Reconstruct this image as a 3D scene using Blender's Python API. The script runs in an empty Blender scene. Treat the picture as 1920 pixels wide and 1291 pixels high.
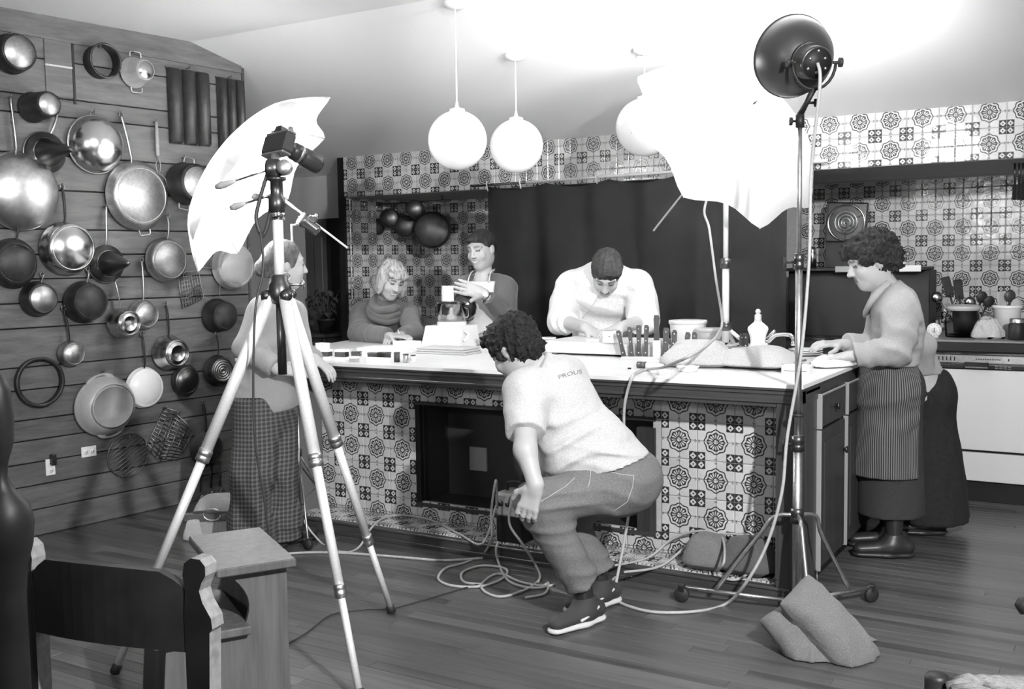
import bpy, math, random
import numpy as np
from mathutils import Vector, Matrix

scene = bpy.context.scene
rnd = random.Random(7)
# ------------------------------------------------------------------ camera
FPX = 1950.0
CAM = Vector((3.6764, -4.3913, 1.4150))
FWD = Vector((-0.5139176, 0.85423307, -0.07857839))
RGT = Vector((0.85738971, 0.51445474, -0.01480568))
UPV = Vector((-0.02777752, 0.0749812, 0.99679799))
cd = bpy.data.cameras.new('camera'); cam = bpy.data.objects.new('camera', cd)
scene.collection.objects.link(cam)
cd.sensor_width = 36.0; cd.sensor_fit = 'HORIZONTAL'; cd.lens = FPX / 1920.0 * 36.0
cd.clip_start = 0.05; cd.clip_end = 60
M = Matrix((RGT, UPV, -FWD)).transposed().to_4x4(); M.translation = CAM
cam.matrix_world = M
scene.camera = cam
# ------------------------------------------------------------------ world, lights, exposure
w = bpy.data.worlds.new('world'); scene.world = w; w.use_nodes = True
w.node_tree.nodes['Background'].inputs[0].default_value = (.5, .5, .5, 1)
w.node_tree.nodes['Background'].inputs[1].default_value = 0.42
def lamp(name, kind, loc, power, target=None, **kw):
    d = bpy.data.lights.new(name, kind); d.energy = power
    for k, v in kw.items(): setattr(d, k, v)
    o = bpy.data.objects.new(name, d); scene.collection.objects.link(o); o.location = loc
    if target is not None:
        o.rotation_euler = (Vector(target) - Vector(loc)).to_track_quat('-Z', 'Y').to_euler()
    return o
# the photographer's lamp beside the camera, high on the right: it throws every hard shadow in the picture
lamp('key_lamp', 'SPOT', (4.55, -3.35, 2.5), 900, (0.6, 0.0, 0.75), spot_size=math.radians(100), spot_blend=.6, shadow_soft_size=.05)
# unseen fill added behind the camera to brighten the ceiling
lamp('ceiling_fill', 'SPOT', (2.1, -4.7, 1.9), 220, (.3, -1.2, 2.75), spot_size=math.radians(110), spot_blend=1.0, shadow_soft_size=.15)
vs = scene.view_settings
vs.view_transform = 'Standard'; vs.look = 'None'; vs.gamma = 1.0; vs.exposure = 0.0
vs.use_curve_mapping = False

# ------------------------------------------------------------------ helpers
COL = scene.collection
def at(px, py, axis, val):
    d = FWD + RGT * ((px - 960) / FPX) - UPV * ((py - 645.5) / FPX)
    t = (val - CAM[axis]) / d[axis]
    return CAM + d * t
def atY(px, py, y): return at(px, py, 1, y)
def atX(px, py, x): return at(px, py, 0, x)
def atZ(px, py, z): return at(px, py, 2, z)
def atD(px, py, depth):
    d = FWD + RGT * ((px - 960) / FPX) - UPV * ((py - 645.5) / FPX)
    return CAM + d * depth
ROOT = {}
def lerp(a, b, t): return a + (b - a) * t
def frame(o, z, x=None):
    """matrix with local Z along z and local X near x"""
    z = Vector(z).normalized()
    if x is None: x = Vector((1, 0, 0)) if abs(z.x) < .8 else Vector((0, 1, 0))
    x = Vector(x); x = (x - z * x.dot(z)).normalized(); y = z.cross(x)
    m = Matrix((x, y, z)).transposed().to_4x4(); m.translation = Vector(o); return m
class MB:
    def __init__(s, M=None): s.v = []; s.f = []; s.M = M or Matrix.Identity(4); s.smooth = []
    def add(s, vs_, fs, smooth=False):
        n = len(s.v)
        s.v += [s.M @ Vector(p) for p in vs_]
        s.f += [[i + n for i in q] for q in fs]; s.smooth += [smooth] * len(fs)
        return s
    def box(s, lo, hi, bev=0.0):
        x0, y0, z0 = lo; x1, y1, z1 = hi
        if bev <= 0:
            return s.add([(x0,y0,z0),(x1,y0,z0),(x1,y1,z0),(x0,y1,z0),(x0,y0,z1),(x1,y0,z1),(x1,y1,z1),(x0,y1,z1)],
                         [(0,3,2,1),(4,5,6,7),(0,1,5,4),(1,2,6,5),(2,3,7,6),(3,0,4,7)])
        b = bev; V = []; 
        for z, i in ((z0, b), (z0 + b, 0), (z1 - b, 0), (z1, b)):
            V += [(x0+i,y0+b,z),(x0+b,y0+i,z),(x1-b,y0+i,z),(x1-i,y0+b,z),(x1-i,y1-b,z),(x1-b,y1-i,z),(x0+b,y1-i,z),(x0+i,y1-b,z)]
        F = [tuple(range(7,-1,-1)), tuple(range(24,32))]
        for k in range(3):
            for j in range(8): F.append((k*8+j, k*8+(j+1)%8, k*8+8+(j+1)%8, k*8+8+j))
        return s.add(V, F)
    def prism(s, poly, z0, z1, smooth=False):
        n = len(poly)
        V = [(x, y, z0) for x, y in poly] + [(x, y, z1) for x, y in poly]
        s.add(V, [tuple(range(n-1,-1,-1)), tuple(range(n, 2*n))] + [(i,(i+1)%n,n+(i+1)%n,n+i) for i in range(n)], smooth)
        return s
    def lathe(s, prof, n=32, sx=1.0, sy=1.0):
        """prof: list of (r,z); r==0 closes"""
        V = []; rings = []
        for r_, z in prof:
            if r_ <= 1e-6: rings.append([len(V)]); V.append((0, 0, z))
            else:
                rings.append(list(range(len(V), len(V)+n)))
                V += [(sx*r_*math.cos(2*math.pi*k/n), sy*r_*math.sin(2*math.pi*k/n), z) for k in range(n)]
        F = []
        for a, b in zip(rings, rings[1:]):
            if len(a) == 1 and len(b) == 1: continue
            for k in range(n):
                if len(a) == 1: F.append((a[0], b[(k+1)%n], b[k]))
                elif len(b) == 1: F.append((a[k], a[(k+1)%n], b[0]))
                else: F.append((a[k], a[(k+1)%n], b[(k+1)%n], b[k]))
        return s.add(V, F, True)
    def tube(s, pts, r, n=8, caps=True, flat=1.0):
        pts = [Vector(p) for p in pts]; N = len(pts)
        if not hasattr(r, '__len__'): r = [r]*N
        T = []
        for i in range(N):
            t = (pts[min(i+1,N-1)] - pts[max(i-1,0)]); T.append(t.normalized() if t.length > 1e-9 else Vector((0,0,1)))
        u = T[0].orthogonal().normalized(); V = []
        for i in range(N):
            u = (u - T[i]*u.dot(T[i])); u = u.normalized() if u.length > 1e-6 else T[i].orthogonal().normalized()
            b = T[i].cross(u)
            V += [pts[i] + (u*math.cos(2*math.pi*k/n)*flat + b*math.sin(2*math.pi*k/n))*r[i] for k in range(n)]
        F = [(i*n+k, i*n+(k+1)%n, (i+1)*n+(k+1)%n, (i+1)*n+k) for i in range(N-1) for k in range(n)]
        if caps: F += [tuple(range(n-1,-1,-1)), tuple(range((N-1)*n, N*n))]
        return s.add(V, F, True)
    def ball(s, c, r, n=16, m=10, sx=1, sy=1, sz=1):
        V = [(c[0], c[1], c[2]-r*sz)]; 
        for i in range(1, m):
            a = -math.pi/2 + math.pi*i/m
            V += [(c[0]+sx*r*math.cos(a)*math.cos(2*math.pi*k/n), c[1]+sy*r*math.cos(a)*math.sin(2*math.pi*k/n), c[2]+sz*r*math.sin(a)) for k in range(n)]
        V.append((c[0], c[1], c[2]+r*sz)); L = len(V)-1
        F = [(0, 1+(k+1)%n, 1+k) for k in range(n)]
        for i in range(m-2):
            F += [(1+i*n+k, 1+i*n+(k+1)%n, 1+(i+1)*n+(k+1)%n, 1+(i+1)*n+k) for k in range(n)]
        F += [(1+(m-2)*n+k, 1+(m-2)*n+(k+1)%n, L) for k in range(n)]
        return s.add(V, F, True)
    def mesh(s, name):
        me = bpy.data.meshes.new(name); me.from_pydata([tuple(p) for p in s.v], [], s.f); 
        me.polygons.foreach_set('use_smooth', s.smooth); me.update(); return me
    def build(s, name, mat, parent=None):
        if parent is not None and parent.name in ROOT:
            inv = ROOT[parent.name].inverted(); s.v = [inv @ p for p in s.v]
        me = s.mesh(name); me.materials.append(mat)
        o = bpy.data.objects.new(name, me); COL.objects.link(o)
        if parent is not None:
            o.parent = parent
            if parent.name in ROOT: ROOT[o.name] = ROOT[parent.name]
        return o
def spline(pts, n=8):
    P = [Vector(p) for p in pts]; out = []
    for i in range(len(P)-1):
        p0 = P[max(i-1,0)]; p1 = P[i]; p2 = P[i+1]; p3 = P[min(i+2,len(P)-1)]
        for k in range(n):
            t = k/n
            out.append(.5*((2*p1)+(p2-p0)*t+(2*p0-5*p1+4*p2-p3)*t*t+(3*p1-p0-3*p2+p3)*t**3))
    out.append(P[-1]); return out
def tag(o, label=None, cat=None, group=None, kind=None):
    if label: o['label'] = label
    if cat: o['category'] = cat
    if group: o['group'] = group
    if kind: o['kind'] = kind
    return o
def thing(name, loc, label, cat, group=None, M=None):
    o = bpy.data.objects.new(name, None); COL.objects.link(o); o.empty_display_size = .05
    m = M if M is not None else Matrix.Translation(Vector(loc))
    o.matrix_world = m; ROOT[o.name] = m.copy()
    return tag(o, label, cat, group)
def struct(name, mb, mat, parent=None, label=None):
    o = mb.build(name, mat, parent)
    if parent is None: o['kind'] = 'structure'
    if label: o['label'] = label
    return o

# ------------------------------------------------------------------ materials
class X:
    """tiny expression builder over shader Math nodes"""
    def __init__(s, nt, sock): s.nt = nt; s.s = sock
    @staticmethod
    def op(nt, name, *a):
        n = nt.nodes.new('ShaderNodeMath'); n.operation = name
        for i, q in enumerate(a):
            if isinstance(q, X): nt.links.new(q.s, n.inputs[i])
            else: n.inputs[i].default_value = q
        return X(nt, n.outputs[0])
    def __add__(s, o): return X.op(s.nt, 'ADD', s, o)
    def __sub__(s, o): return X.op(s.nt, 'SUBTRACT', s, o)
    def __rsub__(s, o): return X.op(s.nt, 'SUBTRACT', o, s)
    def __mul__(s, o): return X.op(s.nt, 'MULTIPLY', s, o)
    __rmul__ = __mul__; __radd__ = __add__
    def lt(s, o): return X.op(s.nt, 'LESS_THAN', s, o)
    def gt(s, o): return X.op(s.nt, 'GREATER_THAN', s, o)
    def abs(s): return X.op(s.nt, 'ABSOLUTE', s)
    def cos(s): return X.op(s.nt, 'COSINE', s)
    def sin(s): return X.op(s.nt, 'SINE', s)
    def max(s, o): return X.op(s.nt, 'MAXIMUM', s, o)
    def min(s, o): return X.op(s.nt, 'MINIMUM', s, o)
def grey(v): return (v, v, v, 1)
def newmat(name):
    m = bpy.data.materials.new(name); m.use_nodes = True
    nt = m.node_tree; return m, nt, nt.nodes['Principled BSDF']
def mat(name, v, rough=.6, metal=0.0, noise=0.0, scale=20, stretch=(1,1,1), bump=0.0, bscale=None, spec=.5, coat=0.0, sheen=0.0, trans=0.0):
    m, nt, b = newmat(name)
    b.inputs['Roughness'].default_value = rough; b.inputs['Metallic'].default_value = metal
    b.inputs['Specular IOR Level'].default_value = spec; b.inputs['Coat Weight'].default_value = coat
    b.inputs['Base Color'].default_value = grey(v)
    if sheen: b.inputs['Sheen Weight'].default_value = sheen
    if trans: b.inputs['Transmission Weight'].default_value = trans
    if noise or bump:
        tc = nt.nodes.new('ShaderNodeTexCoord'); mp = nt.nodes.new('ShaderNodeMapping'); mp.inputs['Scale'].default_value = stretch
        nt.links.new(tc.outputs['Object'], mp.inputs[0])
        nz = nt.nodes.new('ShaderNodeTexNoise'); nz.inputs['Scale'].default_value = scale; nz.inputs['Detail'].default_value = 4
        nt.links.new(mp.outputs[0], nz.inputs['Vector'])
        if noise:
            rp = nt.nodes.new('ShaderNodeValToRGB'); rp.color_ramp.elements[0].position = .3; rp.color_ramp.elements[1].position = .7
            rp.color_ramp.elements[0].color = grey(v*(1-noise)); rp.color_ramp.elements[1].color = grey(min(1, v*(1+noise)))
            nt.links.new(nz.outputs['Fac'], rp.inputs[0]); nt.links.new(rp.outputs[0], b.inputs['Base Color'])
        if bump:
            n2 = nz
            if bscale:
                n2 = nt.nodes.new('ShaderNodeTexNoise'); n2.inputs['Scale'].default_value = bscale; n2.inputs['Detail'].default_value = 3
                nt.links.new(mp.outputs[0], n2.inputs['Vector'])
            bp = nt.nodes.new('ShaderNodeBump'); bp.inputs['Strength'].default_value = bump; bp.inputs['Distance'].default_value = .01
            nt.links.new(n2.outputs['Fac'], bp.inputs['Height']); nt.links.new(bp.outputs[0], b.inputs['Normal'])
    return m
def wood(name, v, axis=0, contrast=.35, rough=.45, coat=0.0, spread=.25, scale=9, spec=.4):
    """straight grain along a local axis; each board gets its own tone"""
    m, nt, b = newmat(name); b.inputs['Roughness'].default_value = rough; b.inputs['Coat Weight'].default_value = coat; b.inputs['Coat Roughness'].default_value = .25
    b.inputs['Specular IOR Level'].default_value = spec
    tc = nt.nodes.new('ShaderNodeTexCoord'); mp = nt.nodes.new('ShaderNodeMapping')
    st = [14.0, 14.0, 14.0]; st[axis] = 0.8; mp.inputs['Scale'].default_value = st
    oi = nt.nodes.new('ShaderNodeObjectInfo')
    add = nt.nodes.new('ShaderNodeVectorMath'); add.operation = 'ADD'
    cm = nt.nodes.new('ShaderNodeCombineXYZ'); r_ = X(nt, oi.outputs['Random'])
    for i, k in enumerate((37.0, 91.0, 53.0)): nt.links.new((r_*k).s, cm.inputs[i])
    nt.links.new(tc.outputs['Object'], mp.inputs[0]); nt.links.new(mp.outputs[0], add.inputs[0]); nt.links.new(cm.outputs[0], add.inputs[1])
    nz = nt.nodes.new('ShaderNodeTexNoise'); nz.inputs['Scale'].default_value = scale/4; nz.inputs['Detail'].default_value = 6; nz.inputs['Distortion'].default_value = .6
    nt.links.new(add.outputs[0], nz.inputs['Vector'])
    n2 = nt.nodes.new('ShaderNodeTexNoise'); n2.inputs['Scale'].default_value = scale; n2.inputs['Detail'].default_value = 3
    nt.links.new(add.outputs[0], n2.inputs['Vector'])
    f = (X(nt, nz.outputs['Fac'])*1.4 + X(nt, n2.outputs['Fac'])*.6 - 1.0)*(2*contrast) + (r_ - .5)*(2*spread) + 1.0
    f = (f*v).max(v*.2)
    cb = nt.nodes.new('ShaderNodeCombineColor')
    for i in range(3): nt.links.new(f.s, cb.inputs[i])
    nt.links.new(cb.outputs[0], b.inputs['Base Color'])
    bp = nt.nodes.new('ShaderNodeBump'); bp.inputs['Strength'].default_value = .15; bp.inputs['Distance'].default_value = .004
    nt.links.new(n2.outputs['Fac'], bp.inputs['Height']); nt.links.new(bp.outputs[0], b.inputs['Normal'])
    return m
def tile_material():
    m, nt, b = newmat('glazed_tile')
    uv = nt.nodes.new('ShaderNodeUVMap'); uv.uv_map = 'UVMap'
    sp = nt.nodes.new('ShaderNodeSeparateXYZ'); nt.links.new(uv.outputs[0], sp.inputs[0])
    oi = nt.nodes.new('ShaderNodeObjectInfo'); r_ = X(nt, oi.outputs['Random'])
    # hand-painted wobble
    tc = nt.nodes.new('ShaderNodeTexCoord'); nz = nt.nodes.new('ShaderNodeTexNoise'); nz.inputs['Scale'].default_value = 60
    ad = nt.nodes.new('ShaderNodeVectorMath'); ad.operation = 'ADD'; nt.links.new(tc.outputs['Object'], ad.inputs[0])
    cx = nt.nodes.new('ShaderNodeCombineXYZ'); nt.links.new((r_*10).s, cx.inputs[0]); nt.links.new(cx.outputs[0], ad.inputs[1]); nt.links.new(ad.outputs[0], nz.inputs['Vector'])
    wob = (X(nt, nz.outputs['Fac']) - .5)*.05
    u = X(nt, sp.outputs[0]) + wob; v = X(nt, sp.outputs[1]) - wob
    rr = X.op(nt, 'SQRT', u*u + v*v); th = X.op(nt, 'ARCTAN2', v, u)
    c8 = (th*8).cos(); c16 = (th*16).cos()
    outline = (rr - (c8*.035 + .60)).abs().lt(.033)
    inner = rr.lt(c8*.03 + .47)
    petal = (c16 + (rr - .31).abs()*-5.0).gt(-.45) * rr.gt(.18) * rr.lt(.405)
    hub = rr.lt(.115)
    dark = (inner - petal - hub).max(outline)
    sq = u.gt(.56)*v.gt(.56)
    s = (u - .78).abs() + (v - .78).abs()
    dia = s.lt(.18)*s.gt(.06)
    dark = dark.max(sq - dia).max(0.0)
    sc1 = (X.op(nt, 'SQRT', (u-.9)*(u-.9)+(v-.03)*(v-.03))).lt(.055)*.55
    sc2 = (X.op(nt, 'SQRT', (v-.9)*(v-.9)+(u-.03)*(u-.03))).lt(.055)*.55
    dark = dark.max(sc1).max(sc2)
    base = (r_*.12 + .50) + (X(nt, nz.outputs['Fac'])-.5)*.12
    col = base*(1.0 - dark) + dark*.035
    cb = nt.nodes.new('ShaderNodeCombineColor')
    for i in range(3): nt.links.new(col.s, cb.inputs[i])
    nt.links.new(cb.outputs[0], b.inputs['Base Color'])
    b.inputs['Roughness'].default_value = .16
    n3 = nt.nodes.new('ShaderNodeTexNoise'); n3.inputs['Scale'].default_value = 18; nt.links.new(ad.outputs[0], n3.inputs['Vector'])
    bp = nt.nodes.new('ShaderNodeBump'); bp.inputs['Strength'].default_value = .12; bp.inputs['Distance'].default_value = .01
    nt.links.new(n3.outputs['Fac'], bp.inputs['Height']); nt.links.new(bp.outputs[0], b.inputs['Normal'])
    return m
MT = {}
MT['tile'] = tile_material()
MT['grout'] = mat('grout', .45, .9, noise=.1, scale=40)
MT['ceiling'] = mat('ceiling_plaster', .9, .9, bump=.05, scale=60)
MT['wall'] = mat('wall_plaster', .5, .9, bump=.05, scale=60)
MT['plank'] = wood('wall_plank_wood', .11, axis=1, contrast=.45, rough=.55, spread=.18)
MT['floorwood'] = wood('floor_wood', .085, axis=0, contrast=.5, rough=.32, spread=.30, coat=.15)
MT['subfloor'] = mat('dark_joint', .012, .9)
MT['oak'] = wood('dark_oak', .05, axis=0, contrast=.4, rough=.4, spread=.1)
MT['oakv'] = wood('dark_oak_vertical', .045, axis=2, contrast=.4, rough=.4, spread=.1)
MT['white'] = mat('white_laminate', .8, .35, noise=.04, scale=8)
MT['black'] = mat('black_enamel', .013, .5, spec=.3)
MT['cloth'] = mat('black_cloth', .010, .95, spec=.1, bump=.3, scale=4, noise=.3)
MT['steel'] = mat('bright_steel', .62, .22, 1.0, bump=.04, scale=30)
MT['steel_b'] = mat('brushed_steel', .55, .38, 1.0, noise=.15, scale=40)
MT['alu'] = mat('aluminium', .5, .42, 1.0, noise=.15, scale=60)
MT['iron'] = mat('black_iron', .025, .5, 0.2, noise=.3, scale=30, bump=.1)
MT['dark_metal'] = mat('dark_metal', .1, .35, .9)
MT['enamel_grey'] = mat('grey_enamel', .36, .35, noise=.08, scale=120)
MT['white_enamel'] = mat('white_enamel', .82, .3)
MT['tin'] = mat('dark_tin', .05, .4, .7, noise=.3, scale=15)
MT['wirem'] = mat('wire', .25, .35, 1.0)
MT['wood_l'] = wood('light_wood', .4, axis=2, contrast=.25)
MT['rubber'] = mat('black_rubber', .02, .6)
MT['cord_l'] = mat('pale_cable', .42, .5, noise=.1, scale=60)
MT['cord_d'] = mat('dark_cable', .03, .5)
MT['paper'] = mat('paper', .82, .8)
MT['plastic_w'] = mat('white_plastic', .8, .35)
MT['chrome'] = mat('chrome', .75, .08, 1.0)
MT['globe'] = mat('opal_glass', .9, .2)
MT['glassm'] = mat('clear_glass', .97, .03, trans=1.0); MT['glassm'].node_tree.nodes['Principled BSDF'].inputs['IOR'].default_value = 1.1

# ------------------------------------------------------------------ tiles
TP = .174; TS = TP/2
def tile_mesh(name, w_, h_, u0=0, u1=1, v0=0, v1=1):
    """tile face in local XY, +Z out, rounded edge"""
    g = .0016; e = .003; t = .006
    V = []
    for z, i in ((0, 0), (t-.002, 0), (t, e)):
        V += [(g+i, g+i, z), (w_-g-i, g+i, z), (w_-g-i, h_-g-i, z), (g+i, h_-g-i, z)]
    F = [(8,9,10,11)] + [(k*4+j, k*4+(j+1)%4, k*4+4+(j+1)%4, k*4+4+j) for k in range(2) for j in range(4)]
    me = bpy.data.meshes.new(name); me.from_pydata(V, [], F); 
    l = me.uv_layers.new(name='UVMap')
    for lp in me.loops:
        p = V[lp.vertex_index]; l.data[lp.index].uv = (lerp(u0, u1, p[0]/w_), lerp(v0, v1, p[1]/h_))
    me.materials.append(MT['tile']); me.update(); return me
TM = {}
for a in (0, 1):
    for b in (0, 1):   # a,b: which corner holds the flower
        TM[(a, b)] = tile_mesh('tile', TS, TS, a, 1-a, b, 1-b)
def cut_tile(w_, h_, u0, u1, v0, v1):
    k = ('cut', round(w_,4), round(h_,4), round(u0,3), round(u1,3), round(v0,3), round(v1,3))
    if k not in TM: TM[k] = tile_mesh('tile', w_, h_, u0, u1, v0, v1)
    return TM[k]
def lay_tiles(parent, M, x0, x1, y0, y1, fx, fy, skip=None, limit=300, ):
    """tile the local rectangle; (fx,fy) is a flower centre, period TP. Cuts at the borders. Nearest to camera stay single parts."""
    items = []
    i0 = math.floor((x0-fx)/TS + 1e-4); i1 = math.ceil((x1-fx)/TS - 1e-4)
    j0 = math.floor((y0-fy)/TS + 1e-4); j1 = math.ceil((y1-fy)/TS - 1e-4)
    for i in range(i0, i1):
        for j in range(j0, j1):
            ax, bx = fx+i*TS, fx+(i+1)*TS; ay, by = fy+j*TS, fy+(j+1)*TS
            cx0, cx1, cy0, cy1 = max(ax,x0), min(bx,x1), max(ay,y0), min(by,y1)
            if cx1-cx0 < .012 or cy1-cy0 < .012: continue
            if skip and skip(.5*(cx0+cx1), .5*(cy0+cy1)): continue
            a = i % 2; b = j % 2     # even index: flower at the low corner
            if cx1-cx0 > TS-.001 and cy1-cy0 > TS-.001: me = TM[(a, b)]
            else:
                f = lambda q, lo, fl: (q-lo)/TS if fl == 0 else 1-(q-lo)/TS
                me = cut_tile(cx1-cx0, cy1-cy0, f(cx0,ax,a), f(cx1,ax,a), f(cy0,ay,b), f(cy1,ay,b))
            items.append((M @ Matrix.Translation((cx0, cy0, 0)), me))
    items.sort(key=lambda q: (q[0].translation - CAM).length)
    for m, me in items[:limit]:
        o = bpy.data.objects.new('tile', me); COL.objects.link(o); o.parent = parent
        o.matrix_local = (ROOT[parent.name].inverted() @ m) if parent.name in ROOT else m
    if len(items) > limit:
        V = []; F = []; U = []
        for m, me in items[limit:]:
            n = len(V); V += [m @ q.co for q in me.vertices]
            l = me.uv_layers[0].data
            for pl in me.polygons:
                F.append([n+q for q in pl.vertices]); U += [tuple(l[q].uv) for q in pl.loop_indices]
        me = bpy.data.meshes.new('tile_field'); me.from_pydata(V, [], F); l = me.uv_layers.new(name='UVMap')
        for k, q in enumerate(U): l.data[k].uv = q
        me.materials.append(MT['tile']); o = bpy.data.objects.new('tile_field', me); COL.objects.link(o); o.parent = parent; o['kind'] = 'stuff'
        if parent.name in ROOT: o.matrix_local = ROOT[parent.name].inverted()
    return len(items)

# ------------------------------------------------------------------ room: floor, ceiling, walls
fl = struct('floor', MB().box((-3.6, -5.6, -.06), (5.6, 4.2, -.0045)), MT['subfloor'], label='dark strip hardwood floor')
bw = .062; boards = []
y = -3.4; row = 0
while y < 3.2:
    x = -3.4 + rnd.uniform(-1.0, 0); 
    while x < 5.0:
        L = rnd.uniform(.9, 2.0); boards.append((x, y, L)); x += L
    y += bw
def vis(bd):
    c = Vector((bd[0]+bd[2]/2, bd[1], 0)); d = c - CAM; z = d.dot(FWD)
    if z < .8: return 1e9
    px = 960+FPX*d.dot(RGT)/z; py = 645.5-FPX*d.dot(UPV)/z
    return z if -350 < px < 2270 and py < 1450 else 1e8+z
boards.sort(key=vis)
FBM = {}
for k, (x, y, L) in enumerate(boards[:300]):
    Lq = round(L*5)/5; g = .0006
    if Lq not in FBM: FBM[Lq] = MB().box((0, 0, -.012), (1, bw-2*g, 0), .0008).mesh('floor_board'); FBM[Lq].materials.append(MT['floorwood'])
    o = bpy.data.objects.new('floor_board', FBM[Lq]); COL.objects.link(o); o.parent = fl
    o.location = (x+g, y+g, 0); o.scale = (L-2*g, 1, 1)
mb = MB()
for (x, y, L) in boards[300:]: mb.box((x+.0006, y+.0006, -.012), (x+L-.0006, y+bw-.0006, 0))
o = mb.build('floor_boards', MT['floorwood'], fl); o['kind'] = 'stuff'

CY, CZ, CS = .02, 2.745, .255
def ceil_z(y): return CZ - CS*max(0, y-CY)
mb = MB()
mb.add([(-4,-5.6,CZ),(5.6,-5.6,CZ),(5.6,CY,CZ),(-4,CY,CZ),(5.6,4.2,ceil_z(4.2)),(-4,4.2,ceil_z(4.2)),
        (-4,-5.6,CZ+.1),(5.6,-5.6,CZ+.1),(5.6,4.2,CZ+.1),(-4,4.2,CZ+.1)],
       [(0,1,2,3),(3,2,4,5),(6,9,8,7),(0,6,7,1),(1,7,8,4,2),(4,8,9,5),(5,9,6,0,3)])
struct('ceiling', mb, MT['ceiling'], label='white plaster ceiling sloping down towards the kitchen')

# left plank wall: wall frame with s along the wall, h up, o out of the wall
WA = Vector((-1.319, -1.105, 0)); WD = Vector((.1215, .9926, 0)).normalized(); WN = Vector((WD.y, -WD.x, 0))
WM = Matrix((WD, Vector((0,0,1)), WN)).transposed().to_4x4(); WM.translation = WA      # local x=s, y=h, z=out
def onwall(px, py, o=0.0):
    d = FWD + RGT*((px-960)/FPX) - UPV*((py-645.5)/FPX)
    t = (WA + WN*o - CAM).dot(WN)/d.dot(WN); P = CAM + d*t
    return (P-WA).dot(WD), P.z
S0, S1 = -3.2, 1.525
def topz(s): return ceil_z((WA+WD*s).y)
s_b = (CY - WA.y)/WD.y
poly = [(S0,0),(S1,0),(S1,topz(S1)),(s_b,CZ),(S0,CZ)]
wl = struct('wall_left', MB(WM).prism([(a,b) for a,b in poly], -.10, -.02), MT['subfloor'], label='wall of wide horizontal wooden planks hung with pans')
joints = [0,.142,.273,.395,.515,.625,.784,.904,1.109,1.239,1.365,1.493,1.627,1.835,2.02,2.226,2.323,2.519,2.655]
def board(a, b, h0, h1, t=0.0):
    g = .003
    o = MB(WM).box((a+g, h0+g, -.022), (b-g, h1-g, t), .003).build('plank', MT['plank'], wl); return o
for k in range(len(joints)-1):
    cutp = S0 + rnd.uniform(.6, 2.0)
    hi = joints[k+1]
    if k == len(joints)-2: hi = joints[k+1]
    board(S0, cutp, joints[k], hi); board(cutp, S1, joints[k], hi) 
# top beam board follows the ceiling
MB(WM).prism([(S0,2.66),(1.50,2.66-.05),(1.50,topz(1.5)),(s_b,CZ),(S0,CZ)], -.02, .012).build('top_board', MT['plank'], wl)
MB(WM).box((S1-.02, 0, -.10), (S1, topz(S1)-.004, .006)).build('end_trim', MT['oakv'], wl)
# hatch cut into the planks (top left)
hs0, hz0 = onwall(87, 200); hs1, hz1 = onwall(128, 70)
hat = MB(WM).box((hs0, 2.33, 0), (hs1+.01, 2.64, .008), .002).build('hatch_panel', MT['plank'], wl)
MB(WM).box((hs1+.012, 2.30, 0), (hs1+.026, 2.645, .006)).build('hatch_edge', MT['black'], wl)
MB(WM).box((hs0, 2.485, .008), (hs1+.01, 2.495, .011)).build('hatch_rail', MT['wood_l'], wl)

# far wall through the opening on the left, with a door
FY = 2.32
struct('wall_far', MB().box((-4.0, FY, 0), (-1.72, FY+.1, 2.6)), MT['wall'], label='grey plaster wall beyond the plank wall')
struct('wall_far_side', MB().box((-4.0, -5.0, 0), (-3.9, FY, 2.75)), MT['wall'])
d0 = atY(585, 600, FY); d1 = atY(626, 600, FY)
mdoor = mat('door_wood', .09, .6, noise=.25, scale=12, stretch=(1,1,.2))
dr = struct('door_1', MB().box((d0.x, FY-.04, 0), (d1.x, FY, 1.80)), mdoor, label='dark wooden door in the grey wall')
MB().box((d1.x, FY-.06, 0), (-1.725, FY-.04, 1.80)).build('door_jamb', MT['black'], dr)
MB().box((d0.x+.09, FY-.055, .3), (d1.x-.06, FY-.04, .85), .006).build('door_panel', mdoor, dr)
MB().box((d0.x+.09, FY-.055, .95), (d1.x-.06, FY-.04, 1.65), .006).build('door_panel', mdoor, dr)
k_ = MB(frame((d1.x-.035, FY-.05, .98), (0,-1,0))); k_.lathe([(0,.05),(.02,.05),(.028,.035),(.02,.02),(.012,.01),(.022,0),(0,0)], 16); k_.build('door_handle', MT['dark_metal'], dr)

# ------------------------------------------------------------------ tiled cooking alcove: hood, end pier, angled wall, back walls
HY = 1.9684; HXF = -1.5727; HZF = 2.2021; HX0 = -1.66; HX1 = 4.4; HB = 1.941
XZ = Matrix(((1,0,0,0),(0,0,-1,0),(0,1,0,0),(0,0,0,1)))       # local x->X, local y->Z, local z-> -Y
hood = struct('wall_hood', MB().box((HX0, HY, HB), (HX1, HY+.06, 2.30)).box((HX0, HY+.06, HB), (HX1, 3.25, HB+.05)), MT['grout'], label='patterned tile hood above the cooking alcove')
lay_tiles(hood, Matrix.Translation((0, HY, 0)) @ XZ, HX0, HX1, HB, 2.2895, HXF, HZF, limit=300)
struct('trim_1', MB().box((HX0-.06, HY-.004, 0), (HX0, 3.1, 2.29)), MT['black'], label='black end panel of the tiled alcove')
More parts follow.
